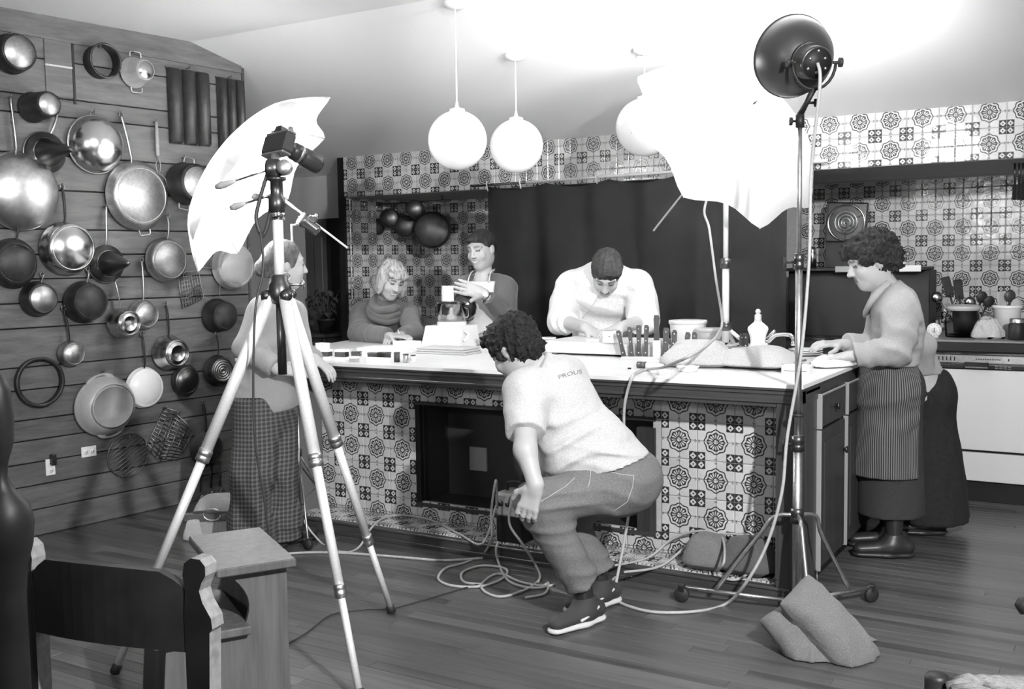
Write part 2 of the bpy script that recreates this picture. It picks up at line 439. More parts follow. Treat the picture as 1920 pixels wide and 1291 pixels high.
# angled tiled wall from the pier to the back
BYL, BYR = 2.86, 3.2
A0 = Vector((HX0+.0, HY+.03, 0)); A1 = atY(790, 430, BYL); A1.z = 0
ad = (A1-A0); aL = ad.length; ad.normalize(); an = Vector((ad.y, -ad.x, 0))
AM = Matrix((ad, Vector((0,0,1)), an)).transposed().to_4x4(); AM.translation = A0
aw = struct('wall_angle', MB(AM).box((0, 0, -.05), (aL, HB, 0)), MT['grout'], label='angled tiled wall at the left of the alcove')
fz = atY(790, 449, BYL).z
lay_tiles(aw, AM, 0, aL, .60, HB, .095, fz)
# border strip of narrow tiles
lay_tiles(aw, Matrix.Translation((0, HY+.02, 0)) @ XZ, HX0+.0, HX0+.045, .6, HB, HX0+.045+.035, fz)
c0 = atY(630+1530/6.4, 270+1137/6.4, BYL)
bl = struct('wall_back', MB().box((A1.x, BYL, 0), (1.3, BYL+.05, HB)), MT['grout'], label='tiled back wall behind the two women')
lay_tiles(bl, Matrix.Translation((0, BYL, 0)) @ XZ, A1.x, -.1, .95, HB, c0.x, c0.z)
c1 = atY(1660+980/4.965, 460+65/4.965, BYR)
br = struct('wall_back_right', MB().box((1.3, BYR, 0), (HX1, BYR+.05, HB)), MT['grout'], label='tiled back wall over the kitchen counter')
lay_tiles(br, Matrix.Translation((0, BYR, 0)) @ XZ, 1.55, 3.6, .93, HB, c1.x, c1.z)

# ------------------------------------------------------------------ the island
IX0, IX1, IYF, IYB, ITOP = -.28, 2.54, -.252, 1.12, .909
IXL, IXB = -.60, -.90          # left end of the worktop at the front and at the back
isl = thing('kitchen_island', (1.1, .4, 0), 'long dark wood island with white worktop and patterned tile front panel', 'island')
def ib(name, m, *boxes, bev=.003):
    mb = MB()
    for lo, hi in boxes: mb.box(lo, hi, bev)
    return mb.build(name, m, isl)
MB().prism([(IXL, IYF-.012), (IX1+.005, IYF-.012), (IX1+.005, IYB+.02), (IXB, IYB+.02)], ITOP-.016, ITOP).build('worktop', MT['white'], isl)
MB().prism([(IXL+.004, IYF-.008), (IX1+.002, IYF-.008), (IX1+.002, IYB+.015), (IXB+.004, IYB+.015)], ITOP-.026, ITOP-.016).build('worktop_edge', MT['oak'], isl)
MB().prism([(IXL+.01, IYF), (IX0, IYF), (IX0, IYB-.02), (IXB+.01, IYB-.02)], .0, ITOP-.026).build('end_body', MT['oakv'], isl)
FB = .812
ib('fascia', MT['oak'], ((IX0+.001, IYF, FB+.02), (IX1, IYF+.05, ITOP-.026)))
ib('fascia_moulding', MT['oak'], ((IX0, IYF-.006, ITOP-.044), (IX1, IYF, ITOP-.03)), ((IX0, IYF-.006, FB+.018), (IX1, IYF+.05, FB+.03)), ((IX0+.09, IYF+.006, FB), (2.433, IYF+.05, FB+.02)), bev=.002)
ib('stile', MT['oakv'], ((2.433, IYF+.001, .02), (IX1, IYF+.05, FB+.018)))
ib('stile_moulding', MT['oakv'], ((2.433, IYF-.004, .10), (2.445, IYF, FB)), ((2.495, IYF-.006, .02), (2.505, IYF, FB+.018)), bev=.001)
ib('stile', MT['oakv'], ((IX0, IYF, .02), (IX0+.065, IYF+.05, FB+.018)))
SH = .0695
ib('base_rail', MT['oak'], ((IX0, IYF, .0), (IX1, IYF+.04, SH-.004)))
ib('base_moulding', MT['oak'], ((IX0, IYF-.006, SH-.016), (IX1, IYF, SH-.004)), ((IX0, IYF-.012, 0), (IX1, IYF, .022)), bev=.002)
# recess: side reveals, roof, tiled back and shelf
mreveal = mat('grey_paint', .16, .7)
ib('reveal', mreveal, ((IX0+.005, IYF+.05, .0), (IX0+.065, .0, FB+.05)))
ib('reveal', MT['oakv'], ((2.433, IYF+.05, 0), (IX1-.005, .0, FB+.05)))
ib('recess_roof', MT['oak'], ((IX0, IYF+.05, FB+.05), (IX1, .02, ITOP-.03)))
ib('recess_back', MT['grout'], ((IX0+.01, 0.0, 0), (.456, .04, FB+.05)), ((1.786, 0, 0), (IX1-.01, .04, FB+.05)), ((.456, 0, 0), (1.786, .04, .16)), ((.456, 0, .70), (1.786, .04, FB+.05)), bev=0)
ib('shelf_bed', MT['grout'], ((IX0+.01, IYF+.03, 0), (IX1-.01, 0.01, SH-.006)), bev=0)
NX0, NX1, NZ0, NZ1 = .456, 1.79, .155, .648
zt0 = 3.473*TP
lay_tiles(isl, XZ.copy(), IX0+.065, 2.433, SH, FB+.04, 0.0, zt0, skip=lambda x, z: NX0-.02 < x < NX1+.02 and NZ0-.01 < z < NZ1+.01, limit=400)
lay_tiles(isl, Matrix.Translation((0,0,SH-.006)), IX0+.065, 2.433, IYF+.04, -.004, 0.0, -.03, limit=100)
# dark niche with wooden frame
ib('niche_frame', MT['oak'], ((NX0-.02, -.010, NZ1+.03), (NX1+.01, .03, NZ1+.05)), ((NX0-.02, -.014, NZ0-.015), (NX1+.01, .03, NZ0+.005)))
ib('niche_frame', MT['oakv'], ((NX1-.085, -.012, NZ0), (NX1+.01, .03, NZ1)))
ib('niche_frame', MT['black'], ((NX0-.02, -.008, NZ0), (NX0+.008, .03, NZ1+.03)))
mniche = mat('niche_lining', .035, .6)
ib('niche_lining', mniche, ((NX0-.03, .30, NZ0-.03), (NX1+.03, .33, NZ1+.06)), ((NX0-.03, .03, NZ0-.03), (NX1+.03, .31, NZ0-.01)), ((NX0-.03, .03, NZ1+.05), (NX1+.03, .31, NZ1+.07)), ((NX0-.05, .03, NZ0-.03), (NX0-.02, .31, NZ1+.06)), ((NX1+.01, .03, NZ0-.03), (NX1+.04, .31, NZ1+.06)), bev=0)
ib('niche_outlet', MT['enamel_grey'], ((.58, .285, .29), (.69, .302, .42)))
ib('niche_board', mat('niche_card', .10, .8), ((1.00, .20, NZ0-.01), (1.28, .22, .45)))
# body sides and back
ib('side_panel', MT['oakv'], ((IX1-.04, IYF+.04, .07), (IX1-.012, IYB-.02, ITOP-.03)))
ib('side_rail', MT['oak'], ((IX1-.012, IYF, ITOP-.085), (IX1+.0, IYB, ITOP-.026)))
ib('corner_post', MT['oakv'], ((IX1-.03, IYF+.05, .0), (IX1-.001, IYF+.18, ITOP-.03)))
ib('plinth', MT['black'], ((IX0+.03, .0, 0), (IX1-.05, IYB-.05, .07)))
ib('back_panel', MT['oakv'], ((IX0, IYB-.05, .0), (IX1-.03, IYB-.02, ITOP-.03)))
# drawers and doors on the right end
mlip = mat('lit_edge', .32, .5)  # light reflected along the drawer and door edges, put into their colour
for k, (ya, yb) in enumerate(((.0, .42), (.47, .95))):
    dw = ib('drawer', MT['oak'], ((IX1-.01, ya, .70), (IX1+.012, yb, .835)))
    dw2 = MB().box((IX1-.008, ya-.012, .695), (IX1+.016, ya, .845), .002).box((IX1+.010, ya, .835), (IX1+.016, yb, .845), .002).build('drawer_edge', mlip, dw)
    MB(frame((IX1+.012, (ya+yb)/2, .77), (1,0,0))).lathe([(.008,0),(.008,.012),(.016,.018),(.016,.024),(0,.026)], 14).build('knob', MT['dark_metal'], dw)
    dd = ib('door', MT['oakv'], ((IX1-.01, ya, .10), (IX1+.010, yb, .685)))
    MB().box((IX1+.008, ya+.05, .16), (IX1+.014, yb-.05, .63), .004).build('door_panel', MT['oakv'], dd)
    MB().box((IX1-.008, ya-.012, .085), (IX1+.014, ya-.001, .69), .002).build('door_edge', mlip, dd)
    MB(frame((IX1+.010, yb-.05, .55), (1,0,0))).lathe([(.008,0),(.008,.012),(.016,.018),(.016,.024),(0,.026)], 14).build('knob', MT['dark_metal'], dd)

# ------------------------------------------------------------------ pans and tins on the plank wall
def wall_root(name, s, h, label, cat, group=None):
    return thing(name, None, label, cat, group, M=WM @ Matrix.Translation((s, h, 0)))
def wpt(px, py, o): s, h = onwall(px, py, o); return Vector((s, h, o))
def pxm(px, py, o=.05):   # metres per pixel at that wall point
    s, h = onwall(px, py, o); P = WM @ Vector((s, h, o)); return (P-CAM).dot(FWD)/FPX
def wb(root): return MB(WM)          # geometry given in wall coordinates
def hook(s, h):
    MB(WM).tube([(s, h, -.01), (s, h, .03), (s, h+.004, .036), (s, h+.014, .036)], .0028, 6).build('hook', MT['wirem'], wl)
PANS = 'pots and pans hung on the plank wall'
def pan(name, label, cx, cy, rb, depth, body, base=None, flare=1.08, htop=None, hm=None, hw=.011, gap=.022, cat='pan', base_ring=True, loops=False, taper=.0, rings=0, wmul=1.0):
    """upside-down pan: rim to the wall, bottom out. cx,cy,rb = bottom disc in pixels"""
    body = MT[body]; base = MT[base] if base else body
    c = wpt(cx, cy, depth+gap); r = rb*pxm(cx, cy, depth); R = r*flare
    root = wall_root(name, c.x, c.y, label, cat, PANS)
    L = WM @ Matrix.Translation((c.x, c.y, gap))
    mb = MB(L); rd = min(.016, depth*.3)
    mb.lathe([(r*.86, depth), (r*.97, depth-rd*.25), (r*1.0+.001, depth-rd), (lerp(r, R, .5), depth*.5), (R, .006), (R+.004, .003), (R+.004, 0), (R-.002, 0), (lerp(r,R,.5)-.003, depth*.5), (r-.003, depth-rd), (0, depth-.004)], 40, wmul)
    mb.build('body', body, root)
    mb = MB(L)
    prof = [(r*.87, depth-.002), (r*.86, depth+.0005)]
    for k in range(rings):
        q = r*.86*(1-(k+.5)/(rings+.5)); prof += [(q+.004, depth+.0005), (q+.002, depth+.003), (q-.002, depth+.003), (q-.004, depth+.0005)]
    prof.append((0, depth+.0005)); mb.lathe(prof, 40, wmul); mb.build('base', base, root)
    if base_ring: MB(L).lathe([(r*.90, depth-.003), (r*.90, depth+.002), (r*.86, depth+.002), (r*.86, depth)], 40, wmul).build('base_rim', body, root)
    if htop:
        t = wpt(htop[0], htop[1], .035); e = Vector((c.x, c.y, gap)); dr = Vector((t.x-e.x, t.y-e.y, 0)); Lh = dr.length; dr.normalize()
        p0 = e + dr*(R-.006) + Vector((0,0,.012)); p1 = e + dr*(R+.03) + Vector((0,0,.022)); p2 = Vector((t.x, t.y, .028))
        sx = Vector((-dr.y, dr.x, 0))
        h = MT[hm] if hm else body
        mb = wb(root); pts = spline([p0, p1, lerp(p1, p2, .5)+Vector((0,0,.006)), p2], 5); n = len(pts)
        mb.tube(pts, [hw*(.75 + .35*min(1, k/n*1.5)) for k in range(n)], 8, flat=.55)
        hd = mb.build('handle', h, root)
        mb = wb(root); mb.tube([p2 + (dr*math.cos(a)+sx*math.sin(a))*.012 + dr*.008 for a in [2*math.pi*k/12 for k in range(13)]], .003, 6); mb.build('hanging_ring', MT['wirem'], hd)
        for q in (-1, 1):
            mb = MB(frame(WM @ (p0 + sx*.008*q - dr*.004 + Vector((0,0,.002))), WN)); mb.lathe([(.004,0),(.004,.004),(0,.006)], 8); mb.build('rivet', MT['alu'], hd)
        hook(p2.x + dr.x*.012, p2.y + dr.y*.012)
    if loops:
        for q in loops:
            a = math.radians(q); dr = Vector((math.cos(a), math.sin(a), 0)); sx = Vector((-dr.y, dr.x, 0)); e = Vector((c.x, c.y, gap+.02))
            mb = wb(root); mb.tube(spline([e+dr*R+sx*.035, e+dr*(R+.028)+sx*.03, e+dr*(R+.03), e+dr*(R+.028)-sx*.03, e+dr*R-sx*.035], 4), .004, 8); mb.build('loop_handle', MT['steel_b'], root)
        if not htop: hook(c.x, c.y+R+.03)
    if not htop and not loops: hook(c.x, c.y+R)
    return root
pan('saucepan', 'pale-bottomed saucepan at the top left beside the hatch', 37, 97, 34, .09, 'tin', 'alu', 1.06)
pan('saucepan', 'deep dark saucepan with a bright round bottom under the hatch', 93, 195, 24, .17, 'iron', 'alu', 1.15)
pan('frying_pan', 'largest grey frying pan with a long handle and bottom helper loop', 267, 366, 57, .055, 'alu', 'alu', 1.12, (229, 217), 'steel_b', .013, loops=[-82])
pan('stockpot', 'two-handled pot beside the white umbrella', 371, 342, 35, .13, 'tin', 'alu', 1.12, loops=[80, -100])
pan('saute_pan', 'shiny steel pan with a mirror-bright bottom and black handle', 138, 465, 46, .095, 'steel', 'steel', 1.06, (118, 352), 'black', .011)
pan('frying_pan', 'blackened frying pan at the left edge behind the steel pan', 32, 493, 40, .045, 'iron', 'iron', 1.14, (33, 425), 'iron')
pan('saucepan', 'grey frying pan with pale bottom right of the second cone strainer', 320, 487, 38, .06, 'alu', 'alu', 1.06, (316, 408), 'steel_b')
pan('frying_pan', 'wide brownish pan partly behind the tripod column', 445, 498, 41, .06, 'enamel_grey', 'enamel_grey', 1.05, (447, 432), 'wirem', .005)
pan('saucepan', 'small saucepan with pale bottom at the far left', 82, 560, 29, .07, 'dark_metal', 'alu', 1.1, (80, 517), 'steel_b', .009)
pan('saucepan', 'dark saucepan hanging from a short bright handle', 172, 566, 34, .09, 'iron', 'iron', 1.12, (166, 508), 'steel_b', .01)
pan('saucepan', 'small mirror-bottomed saucepan with a bright handle', 244, 606, 24, .10, 'steel', 'steel', 1.1, (217, 526), 'steel', .007, rings=1)
pan('saucepan', 'small grey saucepan with a long grey handle beside the mirror one', 277, 590, 25, .06, 'alu', 'alu', 1.08, (267, 490), 'alu', .010)
pan('saucepan', 'black saucepan beside the wire grid, right of the plank wall', 425, 592, 27, .10, 'iron', 'iron', 1.15, (412, 510), 'wirem', .005)
pan('saucepan', 'smallest butter pan with a black handle', 140, 663, 22, .05, 'alu', 'alu', 1.06, (121, 580), 'black', .008)
pan('saucepan', 'steel saucepan with a ringed mirror bottom and black handle', 334, 662, 26, .10, 'steel', 'steel', 1.25, (312, 572), 'black', .011, rings=1)
pan('omelette_pan', 'white round-bottomed frying pan with a black forked handle', 276, 727, 36, .035, 'white_enamel', 'white_enamel', 1.04, (268, 630), 'black', .010, base_ring=False)
pan('lid', 'small dull lid hanging below the ringed saucepan', 353, 713, 26, .03, 'dark_metal', 'dark_metal', 1.08, cat='lid')
pan('saucepan', 'saucepan with concentric grooves on its bottom behind the tripod leg', 418, 695, 24, .06, 'dark_metal', 'alu', 1.18, (407, 628), 'black', .009, rings=4)
pan('frying_pan', 'black skillet low on the wall behind the tripod leg', 398, 842, 27, .07, 'iron', 'iron', 1.2, (382, 757), 'black', .013)
# big round pan at the left edge, belly out
def bowl(name, label, cx, cy, rp, dep, m, hang=None, loops=(), htop=None, cat='bowl'):
    c = wpt(cx, cy, .02); r = rp*pxm(cx, cy, .02); root = wall_root(name, c.x, c.y, label, cat, PANS)
    L = WM @ Matrix.Translation((c.x, c.y, .02)); mb = MB(L)
    prof = [(0, dep)] + [(r*math.sin(a), dep*math.cos(a)) for a in [math.pi/2*k/10 for k in range(1, 11)]]
    prof += [(r+.004, 0), (r+.004, -.004), (r-.002, -.004)] + [((r-.002)*math.sin(a), (dep-.003)*math.cos(a)) for a in [math.pi/2*k/6 for k in range(6, 0, -1)]] + [(0, dep-.003)]
    mb.lathe(prof, 44); mb.build('body', MT[m], root)
    MB(L).lathe([(r+.001,-.005),(r+.007,-.003),(r+.007,.002),(r+.001,.004)], 44).build('rim', MT['steel_b'], root)
    if htop:
        t = wpt(htop[0], htop[1], .03); mb = wb(root); d = Vector((t.x-c.x, t.y-c.y, 0)).normalized()
        mb.tube(spline([Vector((c.x,c.y,.02))+d*r, Vector((c.x,c.y,.035))+d*(r+.05), t], 5), .011, 8, flat=.5); mb.build('handle', MT['steel_b'], root); hook(t.x, t.y)
    else:
        mb = wb(root); mb.tube([(c.x+.014*math.cos(a), c.y+r+.012+.014*math.sin(a), .012) for a in [2*math.pi*k/12 for k in range(13)]], .0025, 6); mb.build('hanging_ring', MT['wirem'], root); hook(c.x, c.y+r+.022)
    return root
bowl('frying_pan', 'big round polished pan at the left edge of the wall', 38, 358, 72, .11, 'steel_b', htop=(20, 182), cat='pan')
bowl('mixing_bowl', 'shiny steel mixing bowl hanging belly out beside the cone strainer', 178, 271, 53, .13, 'steel')
# cone strainers
def chinois(label, cx, cy, rp, tip, htop, m):
    c = wpt(cx, cy, .02); r = rp*pxm(cx, cy, .02); root = wall_root('cone_strainer', c.x, c.y, label, 'strainer', 'cone strainers on the plank wall')
    L = WM @ Matrix.Translation((c.x, c.y, .02)); mb = MB(L)
    mb.lathe([(r, 0), (r+.003, .004), (r, .03), (r*.72, .035), (r*.70, .045), (.012, tip), (0, tip+.006)], 36); mb.build('cone', MT[m], root)
    MB(L).lathe([(r+.006,-.004),(r+.008,.003),(r+.002,.006)], 36).build('rim', MT['steel_b'], root)
    MB(L).lathe([(r*.74,.034),(r*.75,.042),(r*.70,.047)], 36).build('seam', MT['steel'], root)
    t = wpt(htop[0], htop[1], .03); d = Vector((t.x-c.x, t.y-c.y, 0)).normalized()
    mb = wb(root); mb.tube(spline([Vector((c.x,c.y,.024))+d*r, Vector((c.x,c.y,.036))+d*(r+.05), t], 5), .010, 8, flat=.5); mb.build('handle', MT['steel_b'], root); hook(t.x, t.y)
chinois('dark cone strainer overlapping the shiny mixing bowl', 82, 287, 38, .27, (108, 215), 'dark_metal')
chinois('cone strainer with a long bright handle below the largest frying pan', 197, 494, 34, .23, (199, 388), 'dark_metal')
# flan ring, charlotte tin, baguette tins
def band(label, cx, cy, rp, wd, m, th=.004):
    c = wpt(cx, cy, .0); r = rp*pxm(cx, cy); root = wall_root('baking_ring', c.x, c.y, label, 'baking ring')
    L = WM @ Matrix.Translation((c.x, c.y, .004))
    MB(L).lathe([(r, 0), (r, wd), (r-th, wd), (r-th, 0), (r, 0)], 40).build('band', MT[m], root)
    MB(L).lathe([(r+.003, wd-.008), (r+.005, wd-.003), (r+.003, wd+.002), (r-th-.002, wd), (r-th, wd-.006)], 40).build('rolled_edge', MT[m], root); hook(c.x, c.y+r-th-.006)
band('dark metal baking ring near the top of the wall', 183, 117, 31, .08, 'tin')
band('large dark tart ring at the lower left of the wall', 70, 715, 46, .035, 'iron', .012)
pan('charlotte_mould', 'grey tin mould with a dented shiny bottom right of the baking ring', 274, 131, 19, .12, 'enamel_grey', 'steel', 1.45, loops=[90, -90])
def baguette(label, x0, y0, x1, y1, n=3):
    a = wpt(x0, y1, .02); b = wpt(x1, y0, .02); root = wall_root('baguette_tin', a.x, a.y, label, 'baking tin', 'baguette tins near the wall end')
    wq = (b.x-a.x)/n
    for k in range(n):
        mb = wb(root); rr = wq*.44; cx = a.x+wq*(k+.5); V = []; N = 10
        for h in (a.y, a.y+.012, b.y-.012, b.y):
            q = .35 if h in (a.y, b.y) else 1.0
            for i in range(N+1):
                an = math.pi*i/N; V.append((cx-rr*math.cos(an), h, .008+.055*q*math.sin(an)))
        F = [(r_*(N+1)+i, r_*(N+1)+i+1, (r_+1)*(N+1)+i+1, (r_+1)*(N+1)+i) for r_ in range(3) for i in range(N)]
        mb.add(V, F, True); mb.build('trough', MT['iron'], root)
    for k in range(1, n):
        cx = a.x+wq*k; wb(root).box((cx-wq*.07, a.y, .008), (cx+wq*.07, b.y, .014)).build('web', MT['dark_metal'], root)
    wb(root).box((a.x, b.y-.004, .004), (b.x, b.y+.006, .012)).build('end_strip', MT['dark_metal'], root); hook(.5*(a.x+b.x), b.y+.012)
baguette('wide black baguette tin with three troughs', 318, 138, 392, 268)
baguette('black baguette tin closest to the end of the plank wall', 411, 152, 456, 278)
# casserole dish with lugs
c = wpt(196, 760, .02); mp_ = pxm(200, 760); root = wall_root('casserole_dish', c.x, c.y, 'large oval grey enamel casserole dish with two lug handles', 'dish')
ang = math.radians(100); L = WM @ Matrix.Translation((c.x, c.y, .02)) @ Matrix.Rotation(ang, 4, 'Z')
ra, rb_ = 56*mp_, 60*mp_
MB(L).lathe([(.74, .085), (.80, .08), (.93, .04), (1.0, .006), (1.03, 0), (.97, 0), (.9, .04), (.7, .075), (0, .078)], 44, ra, rb_).build('body', MT['enamel_grey'], root)
MB(L).lathe([(.70,.086),(.70,.092),(.66,.092),(.65,.087),(0,.087)], 44, ra, rb_).build('base', MT['enamel_grey'], root)
for q in (1, -1):
    mb = MB(L); N = 10; out = [(q*(ra*.86+.040*math.sin(math.pi*k/N)), .085*math.cos(math.pi*k/N)) for k in range(N+1)]
    hol = [(q*(ra*.93+.018*math.sin(math.pi*k/N)), .042*math.cos(math.pi*k/N)) for k in range(N+1)]
    V = []; 
    for z in (0, .014): V += [(x, y, z) for x, y in out] + [(x, y, z) for x, y in hol]
    F = []
    for k in range(N):
        F += [(k, k+1, N+2+k, N+1+k), (2*N+2+k, 2*N+2+N+1+k, 2*N+2+N+2+k, 2*N+2+k+1), (k, 2*N+2+k, 2*N+3+k, k+1), (N+1+k, N+2+k, 3*N+4+k, 3*N+3+k)]
    mb.add(V, F, False); mb.build('lug', MT['enamel_grey'], root)
hook(c.x, c.y+.19)
# skimmer handle hung behind the largest frying pan
t = wpt(293, 228, .03); b_ = wpt(297, 315, .03); root = wall_root('skimmer', t.x, t.y, 'skimmer with a pale wooden handle tucked behind the largest frying pan', 'skimmer')
wb(root).tube([t, lerp(t,b_,.25), lerp(t, b_, .7), lerp(t,b_,.75)], [.007,.011,.011,.006], 10).build('handle', MT['wood_l'], root)
e = lerp(t,b_,.75); mb = wb(root); mb.tube(spline([e, e+Vector((-.015,-.05,0)), e+Vector((0,-.10,0)), e+Vector((.015,-.05,0)), e], 5), .003, 6); mb.tube([e+Vector((.05*math.cos(a), -.15+.05*math.sin(a), 0)) for a in [2*math.pi*k/16 for k in range(17)]], .003, 6); mb.build('wire_bowl', MT['wirem'], root); hook(t.x, t.y)
# wire racks
def rack_oval(label, cx, cy, rx, ry, n):
    c = wpt(cx, cy, .012); k = pxm(cx, cy); a, b = rx*k*1.25, ry*k; root = wall_root('cooling_rack', c.x, c.y, label, 'rack')
    Lm = WM @ Matrix.Translation((c.x, c.y, .012)) @ Matrix.Rotation(math.radians(28), 4, 'Z')
    mb = MB(Lm); mb.tube([(a*math.cos(t), b*math.sin(t), 0) for t in [2*math.pi*i/32 for i in range(33)]], .0032, 6); mb.build('rim_wire', MT['wirem'], root)
    for i in range(n):
        y_ = b*(-1+2*(i+.7)/(n+.4)); x_ = a*math.sqrt(max(0, 1-(y_/b)**2)); MB(Lm).tube([(-x_, y_, .004), (x_, y_, .004)], .0025, 6).build('wire', MT['wirem'], root)
    hook(c.x, c.y+b*.8)
rack_oval('oval wire cooling rack right of the square outlet', 240, 853, 34, 41, 11)
def rack_grid(label, quad, n, m, o=.014, mt='wirem', th=.0026):
    P = [wpt(x, y, o) for x, y in quad]; root = wall_root('wire_rack', P[0].x, P[0].y, label, 'rack')
    mb = wb(root); mb.tube(P+[P[0]], th*1.4, 6); mb.build('rim_wire', MT[mt], root)
    for i in range(1, n):
        t = i/n; wb(root).tube([lerp(P[0],P[1],t), lerp(P[3],P[2],t)], th, 6).build('wire', MT[mt], root)
    for i in range(1, m):
        t = i/m; wb(root).tube([lerp(P[0],P[3],t), lerp(P[1],P[2],t)], th, 6).build('wire', MT[mt], root)
    hook(P[0].x, P[0].y)
rack_grid('square wire grid tucked under the grey frying pan', [(333,512),(372,507),(382,560),(342,578)], 8, 8)
rack_grid('left leaf of the folding wire roasting rack', [(308,764),(338,772),(300,868),(274,838)], 3, 12)
rack_grid('right leaf of the folding wire roasting rack', [(330,776),(364,806),(334,862),(298,860)], 3, 12)
rack_grid('rectangular wire frame partly behind the white umbrella tip', [(382,432),(418,432),(414,505),(374,500)], 2, 2, .03, 'steel_b', .004)
# outlets
for (cx, cy, w_, h_, lab) in ((94, 875, .052, .088, 'upright white wall outlet with a plug in it'), (166, 846, .088, .058, 'white wall outlet plate set sideways')):
    c = wpt(cx, cy, 0); root = wall_root('wall_outlet', c.x, c.y, lab, 'outlet')
    wb(root).box((c.x-w_/2, c.y-h_/2, 0), (c.x+w_/2, c.y+h_/2, .006), .002).build('plate', MT['plastic_w'], root)
    for q in (-.019, .019):
        dx, dy = (0, q) if h_ > w_ else (q, 0)
        MB(WM @ Matrix.Translation((c.x+dx, c.y+dy, .006))).lathe([(.014,0),(.014,.0015),(0,.0015)], 18).build('socket', MT['paper'], root)
        for e in (-.005, .005): wb(root).box((c.x+dx+e-.0012, c.y+dy-.004, .0074), (c.x+dx+e+.0012, c.y+dy+.004, .0084)).build('slot', MT['black'], root)
    if h_ > w_:
        wb(root).box((c.x-.005, c.y+.012, .006), (c.x+.022, c.y+.07, .035), .004).build('plug', MT['tin'], root)
# ladles
for k, (x, y0, y1, lab) in enumerate(((376, 872, 938, 'leftmost of the ladles hung under the black skillet'), (395, 868, 930, 'middle ladle hung under the black skillet'), (412, 866, 926, 'rightmost of the ladles hung under the black skillet'))):
    a = wpt(x, y0, .02); b = wpt(x, y1, .02); root = wall_root('ladle', a.x, a.y, lab, 'ladle', 'ladles low on the plank wall')
    wb(root).tube([a, lerp(a,b,.75)], .005, 6).build('handle', MT['dark_metal'], root)
    MB(WM @ Matrix.Translation(b+Vector((0,.02,.02)))).ball((0,0,0), .022, 14, 8, 1, 1, .7).build('cup', MT['dark_metal'], root); hook(a.x, a.y)

# ------------------------------------------------------------------ photographic gear
def soft(mb_M, sx, sy, sz, seed=0, sag=.15, e=.55, n=28, m=18, wr=.012):
    """pillow-like closed sack: superellipsoid with wrinkles, local frame, z up, flat underside"""
    rg = random.Random(seed); ph = [(rg.uniform(0,6.3), rg.uniform(3,9), rg.uniform(3,9)) for _ in range(5)]
    def sg(v, p): return math.copysign(abs(v)**p, v)
    V = []; F = []
    for i in range(m+1):
        a = -math.pi/2 + math.pi*i/m
        for k in range(n):
            b = 2*math.pi*k/n
            x = sx*sg(math.cos(a), .8)*sg(math.cos(b), e); y = sy*sg(math.cos(a), .8)*sg(math.sin(b), e); z = sz*sg(math.sin(a), .9)
            w_ = sum(math.sin(p+f*x/sx+g*y/sy) for p, f, g in ph)/5*wr
            edge = 1 - max(abs(x/sx), abs(y/sy))
            z = z*(.35+.65*min(1, edge*2.2+.1))
            if z < 0: z *= sag
            V.append((x*(1+w_), y*(1+w_), z + w_*.8*(1 if z > 0 else 0)))
    for i in range(m):
        for k in range(n): F.append((i*n+k, i*n+(k+1)%n, (i+1)*n+(k+1)%n, (i+1)*n+k))
    return MB(mb_M).add(V, F, True)
def fabric(name, v, bump=.4, scale=260): return mat(name, v, .95, noise=.25, scale=scale, bump=bump, sheen=.1)
MT['canvas'] = fabric('grey_canvas', .17); MT['burlap'] = fabric('burlap', .5, .6, 300); MT['canvas_d'] = fabric('dark_canvas', .10)
